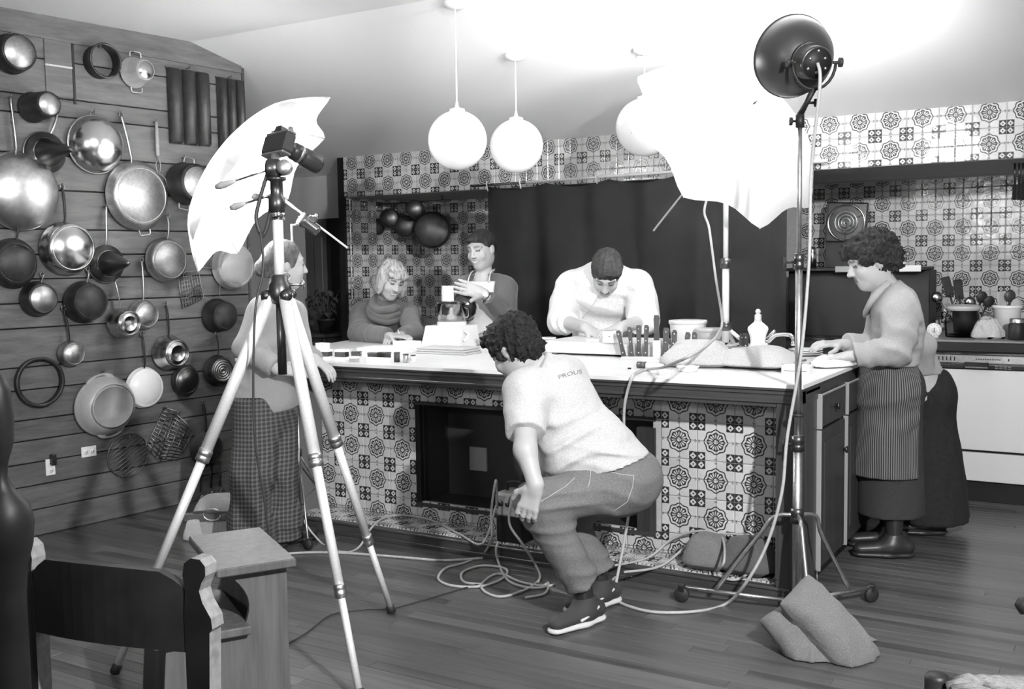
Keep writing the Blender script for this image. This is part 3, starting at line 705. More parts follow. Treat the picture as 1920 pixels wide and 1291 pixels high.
# umbrella fabric: white nylon that glows when lit from inside
def nylon():
    m, nt, b = newmat('white_nylon'); out = nt.nodes['Material Output']
    d = nt.nodes.new('ShaderNodeBsdfDiffuse'); t = nt.nodes.new('ShaderNodeBsdfTranslucent'); mx = nt.nodes.new('ShaderNodeMixShader')
    d.inputs[0].default_value = grey(.9); t.inputs[0].default_value = grey(.9); mx.inputs[0].default_value = .45
    nt.links.new(d.outputs[0], mx.inputs[1]); nt.links.new(t.outputs[0], mx.inputs[2]); nt.links.new(mx.outputs[0], out.inputs[0]); nt.nodes.remove(b); return m
MT['nylon'] = nylon()
def glow(name, s):
    m, nt, b = newmat(name); b.inputs['Emission Color'].default_value = (1,1,1,1); b.inputs['Emission Strength'].default_value = s; return m
MT['bulb'] = glow('lit_bulb', 30.0)
def umbrella(name, label, apex, axis, R, D, shaft, xdir, ribs=8, scal=.13):
    axis = axis.normalized(); root = thing(name, apex, label, 'umbrella', 'white studio umbrellas'); L = frame(apex, axis, xdir)
    NT, NA = 12, ribs*8; V = []; F = []
    for lay, off in ((0, 0.0), (1, .0015)):
        V.append((0, 0, off)); 
        for i in range(1, NT+1):
            t = i/NT
            for k in range(NA):
                a = 2*math.pi*k/NA; s = abs(math.sin(a*ribs/2))**1.3
                rr = R*math.sin(t*1.22)/math.sin(1.22)*(1 - scal*s*t**3); zz = D*(1-math.cos(t*1.22))/(1-math.cos(1.22))*(1 - .16*s*t*t)
                V.append((rr*math.cos(a), rr*math.sin(a), zz+off))
        n0 = lay*(1+NT*NA)
        for k in range(NA):
            q = (n0, n0+1+k, n0+1+(k+1)%NA); F.append(q if lay else q[::-1])
        for i in range(NT-1):
            for k in range(NA):
                q = (n0+1+i*NA+k, n0+1+(i+1)*NA+k, n0+1+(i+1)*NA+(k+1)%NA, n0+1+i*NA+(k+1)%NA); F.append(q if lay else q[::-1])
    MB(L).add(V, F, True).build('canopy', MT['nylon'], root)
    MB(L).tube([(0,0,-.03),(0,0,shaft)], .0055, 8).build('shaft', MT['plastic_w'], root)
    MB(L).lathe([(0,-.035),(.006,-.034),(.008,-.01),(.012,0),(.012,.006),(0,.006)], 12).build('ferrule', MT['chrome'], root)
    for k in range(ribs):
        a = 2*math.pi*k/ribs; pts = [(R*math.sin(t*1.22)/math.sin(1.22)*math.cos(a), R*math.sin(t*1.22)/math.sin(1.22)*math.sin(a), D*(1-math.cos(t*1.22))/(1-math.cos(1.22))+.006) for t in [i/8 for i in range(9)]]
        rb = MB(L).tube(pts, .0022, 6).build('rib', MT['chrome'], root)
        MB(L).tube([pts[4], (0, 0, D*.85)], .0016, 6).build('stretcher', MT['chrome'], rb)
    return root
def light_stand(name, label, base, top, legs, m='alu', r=.013, leg_h=.55, wheel=True):
    base = Vector(base); root = thing(name, base, label, 'light stand')
    h = top.z - base.z
    MB().tube([base+Vector((0,0,.08)), base+Vector((0,0,h*.45))], r, 12).build('lower_tube', MT[m], root)
    MB().tube([base+Vector((0,0,h*.45)), Vector((base.x, base.y, top.z))], r*.75, 12).build('upper_tube', MT[m], root)
    MB(frame(base+Vector((0,0,h*.45-.03)), (0,0,1))).lathe([(r,0),(r*1.5,.004),(r*1.5,.05),(r*.8,.055)], 16).build('collar', MT['dark_metal'], root)
    MB(frame(base+Vector((0,0,leg_h-.02)), (0,0,1))).lathe([(r,0),(r*1.6,.004),(r*1.6,.04),(r,.045)], 16).build('leg_collar', MT['dark_metal'], root)
    for e in legs:
        e = Vector(e); lg = MB().tube([base+Vector((0,0,leg_h)), e+Vector((0,0,.055))], r*.6, 8).build('leg', MT[m], root)
        MB().tube([base+Vector((0,0,leg_h*.35)), lerp(base+Vector((0,0,leg_h)), e, .55)], r*.4, 6).build('brace', MT[m], lg)
        if wheel:
            MB(frame(e+Vector((0,.012,.026)), (0,-1,0))).lathe([(0,0),(.024,.001),(.026,.006),(.026,.018),(.024,.023),(0,.024)], 18).build('caster', MT['rubber'], lg)
    return root
def flash_head(name, label, pos, axis, m='dark_metal', L=.16, r=.045, bulb=True):
    root = thing(name, pos, label, 'studio lamp'); Lm = frame(pos, axis)
    MB(Lm).lathe([(0,-L),(r*.8,-L),(r,-L+.01),(r,-.03),(r*1.25,-.02),(r*1.5,.02),(r*1.45,.02),(r*1.1,-.015),(0,-.015)], 24).build('housing', MT[m], root)
    MB(Lm).lathe([(r*.55,-.014),(r*.55,.012),(r*.3,.028),(0,.032)], 18).build('flash_tube', MT['bulb'], root)
    return root

# right umbrella (seen from its convex side); its stand is weighed down by sacks on the worktop
apR = atY(1412, 196, .64); axR = (FWD*.77 + (-RGT*.58 - UPV*.81)*.64).normalized()
umbrella('studio_umbrella', 'glowing white studio umbrella beside the black lamp, over the worktop', apR, axR, .55, .27, 1.02, UPV, scal=.12)
def projx(P): d = P-CAM; return 960 + FPX*d.dot(RGT)/d.dot(FWD)
sR = .2
while projx(apR+axR*sR) > 1362 and sR < .9: sR += .005
PR = apR + axR*sR
pb = Vector((PR.x, PR.y, ITOP))
light_stand('light_stand', 'white light stand on the worktop under the right umbrella', pb, PR - Vector((0,0,.03)), [pb+Vector((.10,.08,0)), pb+Vector((-.10,.08,0)), pb+Vector((-.0,.14,0))], 'plastic_w', .018, .16, False)
LR = PR - axR*.04
flash_head('flash_head', 'studio flash head inside the right umbrella', LR + Vector((.0,.0,-.06)), -axR, 'plastic_w', .12, .032)
lamp('umbrella_flash_right', 'SPOT', LR - axR*.06 + Vector((0,0,-.06)), 1100, LR - axR*1.0, spot_size=math.radians(150), spot_blend=.6, shadow_soft_size=.06)

# left umbrella, seen edge-on
UL = -.42
sA = atY(424, 292, UL); axL = (RGT*.797 - UPV*.604).normalized()
dR = (atY(612,207,UL) - atY(386,498,UL)).length/2
umbrella('studio_umbrella', 'white studio umbrella seen edge-on beside the plank wall', sA + axL*.0, axL, dR, .25, .80, FWD, scal=.16)
cl = sA + axL*((atY(567,400,UL)-sA).dot(axL))
ps = atD(556, 700, 5.5); ps.z = 0
light_stand('light_stand', 'thin light stand on casters behind the camera tripod', ps, Vector((ps.x, ps.y, cl.z-.02)), [atZ(578,1030,0), ps+Vector((-.36,-.10,0)), ps+Vector((-.12,.36,0))], 'alu', .010, .42)
fh = cl - axL*.05
flash_head('flash_head', 'small lit flash head clamped to the left umbrella shaft', fh + Vector((0,0,-.03)), -axL, 'dark_metal', .10, .028)
lamp('umbrella_flash_left', 'SPOT', fh - axL*.07 + Vector((0,0,-.02)), 1500, fh - axL*1.0 + Vector((0,0,-.05)), spot_size=math.radians(128), spot_blend=1.0, shadow_soft_size=.05)
root = thing('umbrella_clamp', cl, 'bright clamp with a knob holding the left umbrella shaft', 'clamp')
MB(frame(cl, axL)).box((-.018,-.018,-.02), (.018,.018,.03), .004).build('clamp_body', MT['dark_metal'], root)
MB(frame(cl+UPV*.02, RGT)).lathe([(.006,0),(.006,.02),(.014,.022),(.014,.036),(0,.038)], 12).build('knob', MT['chrome'], root)
MB().tube([cl-RGT*.01, Vector((ps.x, ps.y, cl.z-.03))], .006, 8).build('arm', MT['steel'], root)

# black reflector lamp on the wheeled stand, front right
SB = Vector((2.545, -.335, 0))
root = thing('boom_stand', SB, 'tall metal lamp stand with a wheeled three-legged base at the island corner', 'light stand')
stop = Vector((SB.x, SB.y, 1.96))
MB().tube([SB+Vector((0,0,.03)), SB+Vector((0,0,.72))], .0185, 14).build('lower_tube', MT['steel_b'], root)
MB().tube([SB+Vector((0,0,.70)), SB+Vector((0,0,1.42))], .0135, 14).build('middle_tube', MT['steel_b'], root)
MB().tube([SB+Vector((0,0,1.40)), stop], .0095, 14).build('upper_tube', MT['steel_b'], root)
for z, r_ in ((.685, .026), (1.40, .02), (.395, .026)):
    cq = MB(frame(SB+Vector((0,0,z-.03)), (0,0,1))).lathe([(.01,0),(r_,.003),(r_,.025),(r_*.85,.03),(r_,.035),(r_,.062),(.01,.066)], 18).build('collar', MT['dark_metal'], root)
    if z != .395: MB().tube([SB+Vector((0,0,z))-RGT*.02, SB+Vector((0,0,z))-RGT*.055], .006, 8).tube([SB+Vector((0,0,z-.02))-RGT*.055, SB+Vector((0,0,z+.02))-RGT*.055], .006, 8).build('t_knob', MT['rubber'], cq)
ends = [atZ(1278,1128,0), atZ(1634,1128,0), Vector((2.735,-.74,0))]
for e in ends:
    d = (e-SB); d.z = 0; Lh = d.length; d.normalize()
    lg = MB().tube([SB+Vector((0,0,.05))+d*.015, e+Vector((0,0,.062))], .009, 10).build('leg', MT['steel_b'], root)
    t = SB + d*(Lh*.70) + Vector((0,0,.065))
    MB().tube(spline([SB+Vector((0,0,.40))+d*.02, SB+Vector((0,0,.385))+d*.09, SB+Vector((0,0,.30))+d*(Lh*.33), t], 6), .0085, 10).build('strut', MT['steel_b'], lg)
    sx = Vector((-d.y, d.x, 0))
    MB(frame(e+Vector((0,0,.032))-sx*.012, sx)).lathe([(0,0),(.028,.001),(.032,.006),(.032,.018),(.028,.023),(0,.024)], 20).build('caster', MT['rubber'], lg)
    MB().box((e.x-.014,e.y-.014,.045),(e.x+.014,e.y+.014,.075),.003).build('caster_fork', MT['dark_metal'], lg)
for z in (.80,): MB(frame(SB+Vector((0,0,z)), (0,0,1))).lathe([(.019,-.006),(.024,-.006),(.024,.006),(.019,.006)], 14).build('cable_tie', MT['rubber'], root)
# the lamp: housing towards us, bowl facing up and away to the left
root = thing('reflector_lamp', stop, 'black bowl reflector lamp on top of the wheeled stand', 'studio lamp')
hc = atY(1531, 118, SB.y - .04); rim = atY(1513, 84, SB.y + .12)
ax = (rim - hc).normalized(); ax = (FWD*.90 - RGT*.17 + UPV*.36).normalized()
Lm = frame(hc, ax, RGT)
MB(Lm).lathe([(0,-.005),(.058,-.005),(.062,.0),(.062,.055),(.068,.058),(.068,.085),(.06,.088)], 28).build('housing', MT['dark_metal'], root)
MB(Lm).lathe([(0,-.007),(.056,-.007),(.056,-.003)], 28).build('back_plate', MT['black'], root)
for a, q in ((90, .034), (210, .034), (330, .034), (270, .045), (150,.04), (30,.04)):
    MB(Lm @ Matrix.Translation((q*math.cos(math.radians(a)), q*math.sin(math.radians(a)), -.007))).lathe([(.006,0),(.006,-.003),(0,-.004)], 10).build('screw', MT['alu'], root)
prof = [(.06,.08),(.10,.10),(.14,.145),(.157,.20),(.160,.215)]
MB(Lm).lathe(prof + [(.163,.216),(.158,.222)] + [(r_-.003, z_+.002) for r_, z_ in prof[::-1]], 44).build('bowl', mat('black_lacquer', .03, .38), root)
MB(Lm).lathe([(r_-.004, z_+.002) for r_, z_ in prof] , 44).build('bowl_lining', MT['alu'], root)
MB(Lm).ball((0,0,.14), .028, 14, 10).build('bulb', MT['bulb'], root)
lamp('reflector_bulb', 'SPOT', hc + ax*.27, 170, hc + ax*2 + UPV*.8, spot_size=math.radians(150), spot_blend=.8, shadow_soft_size=.12)
yk = [hc + RGT*.082*math.cos(a) - UPV*.0 + (-UPV*.95 + FWD*.1)*.105*max(0,math.sin(a)) + ax*.02 for a in [math.pi*k/12 for k in range(13)]]
MB().tube(yk, .006, 8).build('yoke', MT['black'], root)
for q in (1, -1): MB(frame(hc + RGT*.072*q + ax*.02, RGT*q)).lathe([(.006,0),(.006,.02),(.018,.022),(.018,.034),(0,.036)], 14).build('yoke_knob', MT['rubber'], root)
bt = yk[6]; MB().tube([bt, lerp(bt, stop, .5), stop+Vector((0,0,.005))], [.012,.010,.013], 10).build('swivel', MT['black'], root)
MB(frame(stop+Vector((0,0,-.045)), (0,0,1))).lathe([(.010,0),(.017,.002),(.017,.05),(.010,.052)], 16).build('socket', MT['black'], root)
for q, p in ((1, lerp(bt, stop, .5)), (-1, stop-Vector((0,0,.02)))): MB(frame(p, RGT*q)).lathe([(.005,0),(.005,.028),(.016,.03),(.016,.04),(0,.041)], 12).build('t_knob', MT['black'], root)

# three opal globe pendants
def globe(label, gpx, gpy, rp, cx, cy):
    n = Vector((0, CS, 1)); cst = CZ + CS*CY
    d = FWD + RGT*((cx-960)/FPX) - UPV*((cy-645.5)/FPX); t = (cst - CAM.dot(n))/d.dot(n); can = CAM + d*t
    g = atY(gpx, gpy, can.y); g.x = can.x
    r_ = rp*(g-CAM).dot(FWD)/FPX
    root = thing('pendant_lamp', can, label, 'pendant lamp', 'opal globe pendant lamps')
    MB(frame(can-Vector((0,0,.022)), (0,0,1))).lathe([(0,-.01),(.03,-.008),(.055,.005),(.06,.02),(.06,.034),(0,.034)], 24).build('canopy', MT['plastic_w'], root)
    MB().tube([can, (can.x, can.y, g.z+r_)], .004, 8).build('stem', MT['plastic_w'], root)
    MB(frame((can.x, can.y, g.z+r_-.006), (0,0,1))).lathe([(.04,0),(.04,.012),(.012,.02),(.006,.05),(0,.05)], 20).build('gallery', MT['plastic_w'], root)
    MB().ball((can.x, can.y, g.z), r_, 40, 24).build('globe', MT['globe'], root)
globe('white globe pendant, leftmost and largest of the three', 854, 263, 55, 853, 6)
globe('white globe pendant in the middle, with the shorter stem', 966, 274, 50, 966, 104)
globe('white globe pendant half hidden by the right umbrella', 1192, 240, 54, 1208, 92)

# camera on its tripod
TC = Vector((1.075, -1.655, 0)); TH = 1.33
root = thing('tripod', TC, 'tall aluminium tripod holding a camera in the left foreground', 'tripod')
MT['tripod'] = mat('satin_aluminium', .8, .45, .35, noise=.1, scale=200)
feet = [atZ(735,1148,0), atZ(214,1262,0), atZ(676,1310,0)]
for f_ in feet:
    d = (f_-TC); d.z = 0; d.normalize(); a = TC + d*.035 + Vector((0,0,TH-.02)); b = Vector(f_)
    k1, k2 = .42, .74
    lg = MB().tube([a, lerp(a,b,k1)], .0215, 14).build('leg', MT['tripod'], root)
    MB().tube([lerp(a,b,k1-.01), lerp(a,b,k2)], .0165, 14).build('leg_section', MT['tripod'], lg)
    MB().tube([lerp(a,b,k2-.01), lerp(a,b,.985)], .0125, 12).build('leg_section', MT['tripod'], lg)
    for k, r_ in ((k1, .025), (k2, .020)):
        MB(frame(lerp(a,b,k-.012), b-a)).lathe([(.012,0),(r_,.002),(r_,.02),(r_*.9,.022),(r_,.025),(r_,.045),(.012,.05)], 16).build('lock_ring', MT['steel_b'], lg)
    MB(frame(lerp(a,b,.975), b-a)).lathe([(.013,0),(.018,.004),(.018,.03),(.012,.036),(0,.036)], 12).build('rubber_foot', MT['rubber'], lg)
    MB(frame(a+d*.012+Vector((0,0,.0)), d)).lathe([(0,-.01),(.02,-.01),(.024,0),(.016,.018),(0,.02)], 14).build('hinge', MT['dark_metal'], lg)
MB(frame(TC+Vector((0,0,TH-.05)), (0,0,1))).lathe([(.02,0),(.036,.01),(.042,.035),(.038,.07),(.030,.08),(.03,.10),(.022,.105)], 24).build('crown', MT['dark_metal'], root)
MB().tube([TC+Vector((0,0,TH-.02)), TC+Vector((0,0,TH+.27))], .0185, 16).build('centre_column', MT['tripod'], root)
MB(frame(TC+Vector((0,0,TH+.245)), (0,0,1))).lathe([(.018,0),(.026,.003),(.026,.03),(.018,.033)], 18).build('column_ring', MT['chrome'], root)
MB().tube([TC+Vector((0,0,TH+.02))+RGT*.03, TC+Vector((0,0,TH+.02))+RGT*.075], .006, 8).build('crank_arm', MT['steel_b'], root)
MB(frame(TC+Vector((0,0,TH+.02))+RGT*.075, RGT)).lathe([(0,0),(.016,.002),(.018,.01),(0,.016)], 14).build('crank_knob', MT['steel'], root)
MB().tube([TC+Vector((0,0,TH-.05)), TC+Vector((0,0,TH-.30))], .016, 12).build('column_tail', MT['dark_metal'], root)
hz = TH+.27
MB(frame(TC+Vector((0,0,hz)), (0,0,1))).lathe([(.02,0),(.03,.004),(.03,.05),(.022,.06),(.022,.11),(.034,.115),(.034,.125),(0,.125)], 20).build('pan_head', MT['dark_metal'], root)
MB(frame(TC+Vector((0,0,hz+.155))-RGT*.035, RGT)).lathe([(0,0),(.03,.002),(.034,.01),(.034,.045),(.026,.05),(.024,.066),(0,.07)], 22).build('tilt_head', MT['dark_metal'], root)
MB(frame(TC+Vector((0,0,hz+.155))+RGT*.036-FWD*.01, -FWD)).lathe([(.026,0),(.026,.03),(.024,.034),(0,.034)], 20).build('tilt_knob', MT['steel_b'], root)
for (z0, p0, p1) in ((.19, -.02, (405,351)), (.10, 0, (432,390)), (.085, 0, (474,369))):
    a = TC+Vector((0,0,hz+z0-.03)); b = atD(p1[0], p1[1], (TC-CAM).dot(FWD)-.08)
    hd = MB().tube([a, lerp(a,b,.72)], .0045, 8).build('pan_handle', MT['steel'], root)
    MB().tube([lerp(a,b,.66), lerp(a,b,.74), lerp(a,b,.9), b], [.006,.010,.014,.008], 10).build('grip', MT['enamel_grey'], hd)
# camera body
cq = thing('film_camera', TC+Vector((0,0,hz+.21)), 'black film camera with a long lens on top of the tripod', 'camera')
lx = (RGT*.88 - FWD*-.40 - UPV*.0); lx = (RGT*.64 + FWD*.70 - UPV*.30).normalized()     # where the lens points
cz = UPV - lx*UPV.dot(lx); cz.normalize(); cy = cz.cross(lx)
cc = atD(523, 268, (TC-CAM).dot(FWD))
CMX = Matrix((cy, cz, lx)).transposed().to_4x4(); CMX.translation = cc
MB(CMX).box((-.072,-.043,-.022),(.072,.030,.022),.006).build('body', mat('black_leatherette', .025, .6, bump=.3, scale=400), cq)
MB(CMX).box((-.070,.028,-.020),(.070,.040,.020),.004).build('top_plate', MT['steel_b'], cq)
MB(CMX).prism([(-.024,.04),(.024,.04),(.015,.060),(-.015,.060)], -.02, .024).build('prism_housing', MT['dark_metal'], cq)
for x_ in (-.055, .05): MB(CMX @ Matrix.Translation((x_,.04,0)) @ Matrix.Rotation(-math.pi/2, 4, 'X')).lathe([(.012,0),(.012,.012),(.010,.014),(0,.014)], 16).build('dial', MT['steel'], cq)
MB(CMX).box((-.068,-.052,-.020),(.068,-.042,.020),.003).build('bottom_plate', MT['steel_b'], cq)
MB(CMX).lathe([(.030,.02),(.031,.045),(.028,.048),(.030,.06),(.033,.065),(.033,.10),(.030,.103),(.034,.11),(.036,.15),(.037,.17),(.037,.185),(.032,.185),(.030,.17),(0,.168)], 28).build('lens', mat('black_lens', .03, .35), cq)
MB(CMX).lathe([(.0335,.086),(.0345,.088),(.0345,.094),(.0335,.096)], 28).build('lens_ring', MT['alu'], cq)
MB().tube([cc-cz*.05, TC+Vector((0,0,hz+.17))], .016, 12).build('camera_plate', MT['steel_b'], root)
tag(MB().tube(spline([TC+Vector((0,0,hz+.14))-RGT*.03, TC+Vector((0,0,hz+.05))-RGT*.06, TC+Vector((0,0,hz-.02))-RGT*.075, TC+Vector((0,0,hz-.08))-RGT*.055, TC+Vector((0,0,hz-.02))-RGT*.03, TC+Vector((0,0,hz+.05))-RGT*.02], 8), .007, 8).build('coiled_cord', MT['cord_d']), 'short coiled black cord hanging from the tripod head', 'cord')
tag(MB().tube(spline([TC+Vector((0,0,hz-.07))-RGT*.05-FWD*.05, TC+Vector((0,0,hz-.2))-RGT*.045-FWD*.05, TC+Vector((0,0,TH-.1))-RGT*.07-FWD*.09, TC+Vector((0,0,TH-.5))-RGT*.085-FWD*.09, TC+Vector((0,0,.5))-RGT*.06-FWD*.05, TC+Vector((0,0,.02))-RGT*.05], 8), .004, 8).build('shutter_cable', MT['cord_d']), 'thin black cable hanging straight down in front of the checked trousers', 'cord')

# sandbags on the floor over the stand leg
# dark bag lying on the tiled shelf
pS = atZ(1352, 1062, SH+.01)
root = thing('sandbag', (pS.x, -.13, SH), 'dark canvas sandbag lying on the tiled island shelf', 'sandbag')
soft(frame((pS.x-.06, -.125, SH+.035), (0,0,1), (1,.1,0)), .11, .10, .12, 8, .3, .7).build('pale_lobe', MT['canvas'], root)
soft(frame((pS.x+.12, -.12, SH+.035), (0,0,1), (1,-.1,0)), .13, .10, .125, 9, .3, .7).build('dark_lobe', MT['canvas_d'], root)
# burlap sacks on the worktop
for (cx, cy, sx, sy, sz, rot, sd, lab) in ((1298, 690, .18, .14, .105, 12, 21, 'pale burlap sack on the worktop beside the knives'), (1412, 694, .19, .15, .08, -6, 22, 'pale burlap sack on the worktop nearest the corner')):
    c = atZ(cx, cy, ITOP); c = c + Vector((-.01, sy*.8, .022)); root = thing('burlap_sack', (c.x, c.y, ITOP), lab, 'sack', 'burlap sacks on the worktop')
    soft(frame(c, (0,0,1), (math.cos(math.radians(rot)), math.sin(math.radians(rot)), 0)), sx, sy, sz, sd, .22, .5).build('sack', MT['burlap'], root)
    MB(frame(c, (0,0,1), (math.cos(math.radians(rot)), math.sin(math.radians(rot)), 0))).tube([(sx*.9,-sy*.9,.01),(sx*.95,0,.012),(sx*.9,sy*.9,.01)], .005, 6).build('seam', MT['canvas'], root)
# flash power pack on the tiled shelf
c = atZ(958, 1016, SH); c.y = -.12
root = thing('power_pack', (c.x, c.y, SH), 'pale flash generator box with cables on the island shelf', 'power pack')
MB().box((c.x-.075, c.y-.07, SH), (c.x+.075, c.y+.07, SH+.13), .006).build('lower_case', MT['black'], root)
MB().box((c.x-.08, c.y-.075, SH+.125), (c.x+.08, c.y+.075, SH+.24), .012).build('upper_case', mat('cream_case', .5, .6, noise=.2, scale=30), root)
MB().tube(spline([(c.x-.05,c.y,SH+.235),(c.x-.045,c.y,SH+.28),(c.x+.045,c.y,SH+.28),(c.x+.05,c.y,SH+.235)], 6), .008, 8).build('carry_handle', MT['rubber'], root)
for q in (-.04, 0, .04): MB(frame((c.x+q, c.y-.075, SH+.19), (0,-1,0))).lathe([(.012,0),(.012,.012),(0,.014)], 12).build('socket', MT['dark_metal'], root)
PP = c

# ------------------------------------------------------------------ cables
def cable(label, pts, r_=.0055, m='cord_l', n=8):
    return tag(MB().tube(spline(pts, n), r_, 8).build('cable', MT[m]), label, 'cable')
F0 = .0065
def fz(px, py, z=F0): return atZ(px, py, z)
def isf(px, py, y=IYF-.03): return atY(px, py, y)
cable('pale cable running down from the right umbrella across the worktop and over its front edge',
  [LR+Vector((-.02,0,-.10)), atY(1322,385,PR.y-.05), atY(1330,430,PR.y-.05), atY(1342,520,PR.y-.05), atY(1354,600,PR.y-.06), atZ(1346,626,ITOP+.17), atZ(1332,642,ITOP+.16), atZ(1310,658,ITOP+.15), atZ(1285,671,ITOP+.13), atZ(1262,681,ITOP+.09), atZ(1240,689,ITOP+.05), atZ(1215,692,ITOP+.008), atZ(1196,697,ITOP+.010), isf(1186,706), isf(1176,735), isf(1170,775), isf(1172,850), isf(1180,950), fz(1150,1118)], .0065)
cable('cable coming down the wheeled stand and looping over the floor to the crouching man',
  [hc - ax*.01, hc-ax*.03+Vector((0,0,-.08)), SB+RGT*.045+Vector((0,0,1.75)), SB+RGT*.040+Vector((0,0,1.42)), SB+RGT*.02+Vector((0,-.03,1.05)), SB-RGT*.035+Vector((0,-.02,.72)), SB-RGT*.05+Vector((0,-.04,.50)), atY(1438,1020,-.42), atY(1400,1090,-.46), fz(1360,1132), fz(1300,1146), fz(1220,1146), fz(1160,1128), fz(1140,1105), fz(1150,1085), fz(1185,1068)], .0065)
cable('long straight pale cable lying on the floor along the island base', [fz(470,1046), fz(560,1036), fz(640,1036), fz(740,1043), fz(830,1050), fz(905,1046)], .0065)
cable('pale cable dropping from the left light stand to the floor and up onto the shelf', [ps+Vector((.02,-.02,.45)), atY(560,950,-.45), fz(600,1015), fz(640,1034), fz(672,1026), isf(700,985,-.30), atZ(735,966,SH+.03), atZ(800,972,SH+.008), atZ(860,1000,SH+.008), atZ(905,1018,SH+.02), PP+Vector((-.06,-.09,.18))], .0055)
cable('large pale cable loop hanging from the power pack to the floor', [PP+Vector((-.06,-.08,.17)), atY(930,900,-.32), atY(921,960,-.34), atY(922,1005,-.36), fz(905,1040), fz(870,1055), fz(835,1065), fz(822,1085), fz(850,1098), fz(905,1098), fz(945,1082), fz(948,1066), fz(905,1060), fz(868,1072), fz(870,1090), fz(905,1095)], .006)
cable('second pale cable loop spread in front of the power pack', [PP+Vector((.0,-.08,.20)), atY(960,930,-.32), atY(955,980,-.35), atY(980,1020,-.38), fz(1005,1060), fz(1012,1085), fz(985,1105), fz(940,1118), fz(908,1108), fz(905,1092), fz(935,1075), fz(975,1090), fz(1015,1098), fz(1028,1092), fz(1022,1112), fz(985,1120)], .006)
cable('third pale cable coil lying under the other loops', [atZ(935,1016,SH+.03), isf(930,1030,-.33), fz(935,1055), fz(950,1085), fz(975,1098), fz(1010,1102), fz(1040,1095)], .006)
cable('pale coiled cable draped over the dark sandbag on the island shelf', [atZ(1150,1060,SH+.01), atZ(1215,1045,SH+.01), atY(1260,1010,-.06), atY(1310,995,-.06), atY(1352,1005,-.10), atZ(1358,1050,SH+.10), atZ(1345,1075,SH+.02), atZ(1385,1085,SH+.01), atZ(1430,1045,SH+.05), atY(1420,1015,-.08), atY(1370,1000,-.05), atY(1300,1015,-.05), atZ(1240,1060,SH+.01), atZ(1170,1072,SH+.01)], .0055)
cable('thin black flex crossing the floor behind the tripod foot', [fz(540,1206), fz(575,1185), fz(620,1152), fz(680,1142), fz(735,1140), fz(790,1125), fz(850,1108), fz(905,1092)], .0035, 'cord_d')

# ------------------------------------------------------------------ step stool, chairs, bag
zt = .50
c0_, c1_, c2_ = atZ(412,1065,zt), atZ(549,1045,zt), atZ(388,1000,zt)
e1 = (c1_-c0_); e1.z = 0; W1 = e1.length; e1.normalize(); e2 = Vector((-e1.y, e1.x, 0)); D1 = (c2_-c0_).dot(e2)
SM = Matrix((e1, Vector((0,0,1)), -e2)).transposed().to_4x4(); SM.translation = Vector((c0_.x, c0_.y, 0))   # x right, y up, z toward camera
MT['stool'] = wood('stool_oak', .10, axis=1, contrast=.4, rough=.5, spread=.05)
root = thing('step_stool', None, 'dark wooden step stool with two treads in the left foreground', 'step stool', M=SM)
curve = [(.03, zt-.03)] + [(.03+.035*math.sin(math.pi*t)-.0*t + (.05*t if t < 1 else .05), zt-.03-(zt-.03-.30)*t) for t in [k/8 for k in range(1, 9)]]
prof = [(W1-.012,0),(W1-.012,zt-.03)] + curve + [(-.16,.28),(-.18,.0),(-.10,0),(-.07,.10),(.02,.10),(.06,0)]
for z_ in (-.035, -D1+.01): MB(SM).prism(prof, z_-.018, z_).build('side_panel', MT['stool'], root)
MB(SM).box((-.012,zt-.028,-D1),(W1+.008,zt,.012),.004).build('tread', MT['stool'], root)
MB(SM).box((-.20,.278,-D1+.02),(.09,.305,.004),.004).build('tread', MT['stool'], root)
MB(SM).box((W1-.03,.05,-D1+.02),(W1-.014,zt-.03,-.04),.002).build('riser', MT['stool'], root)
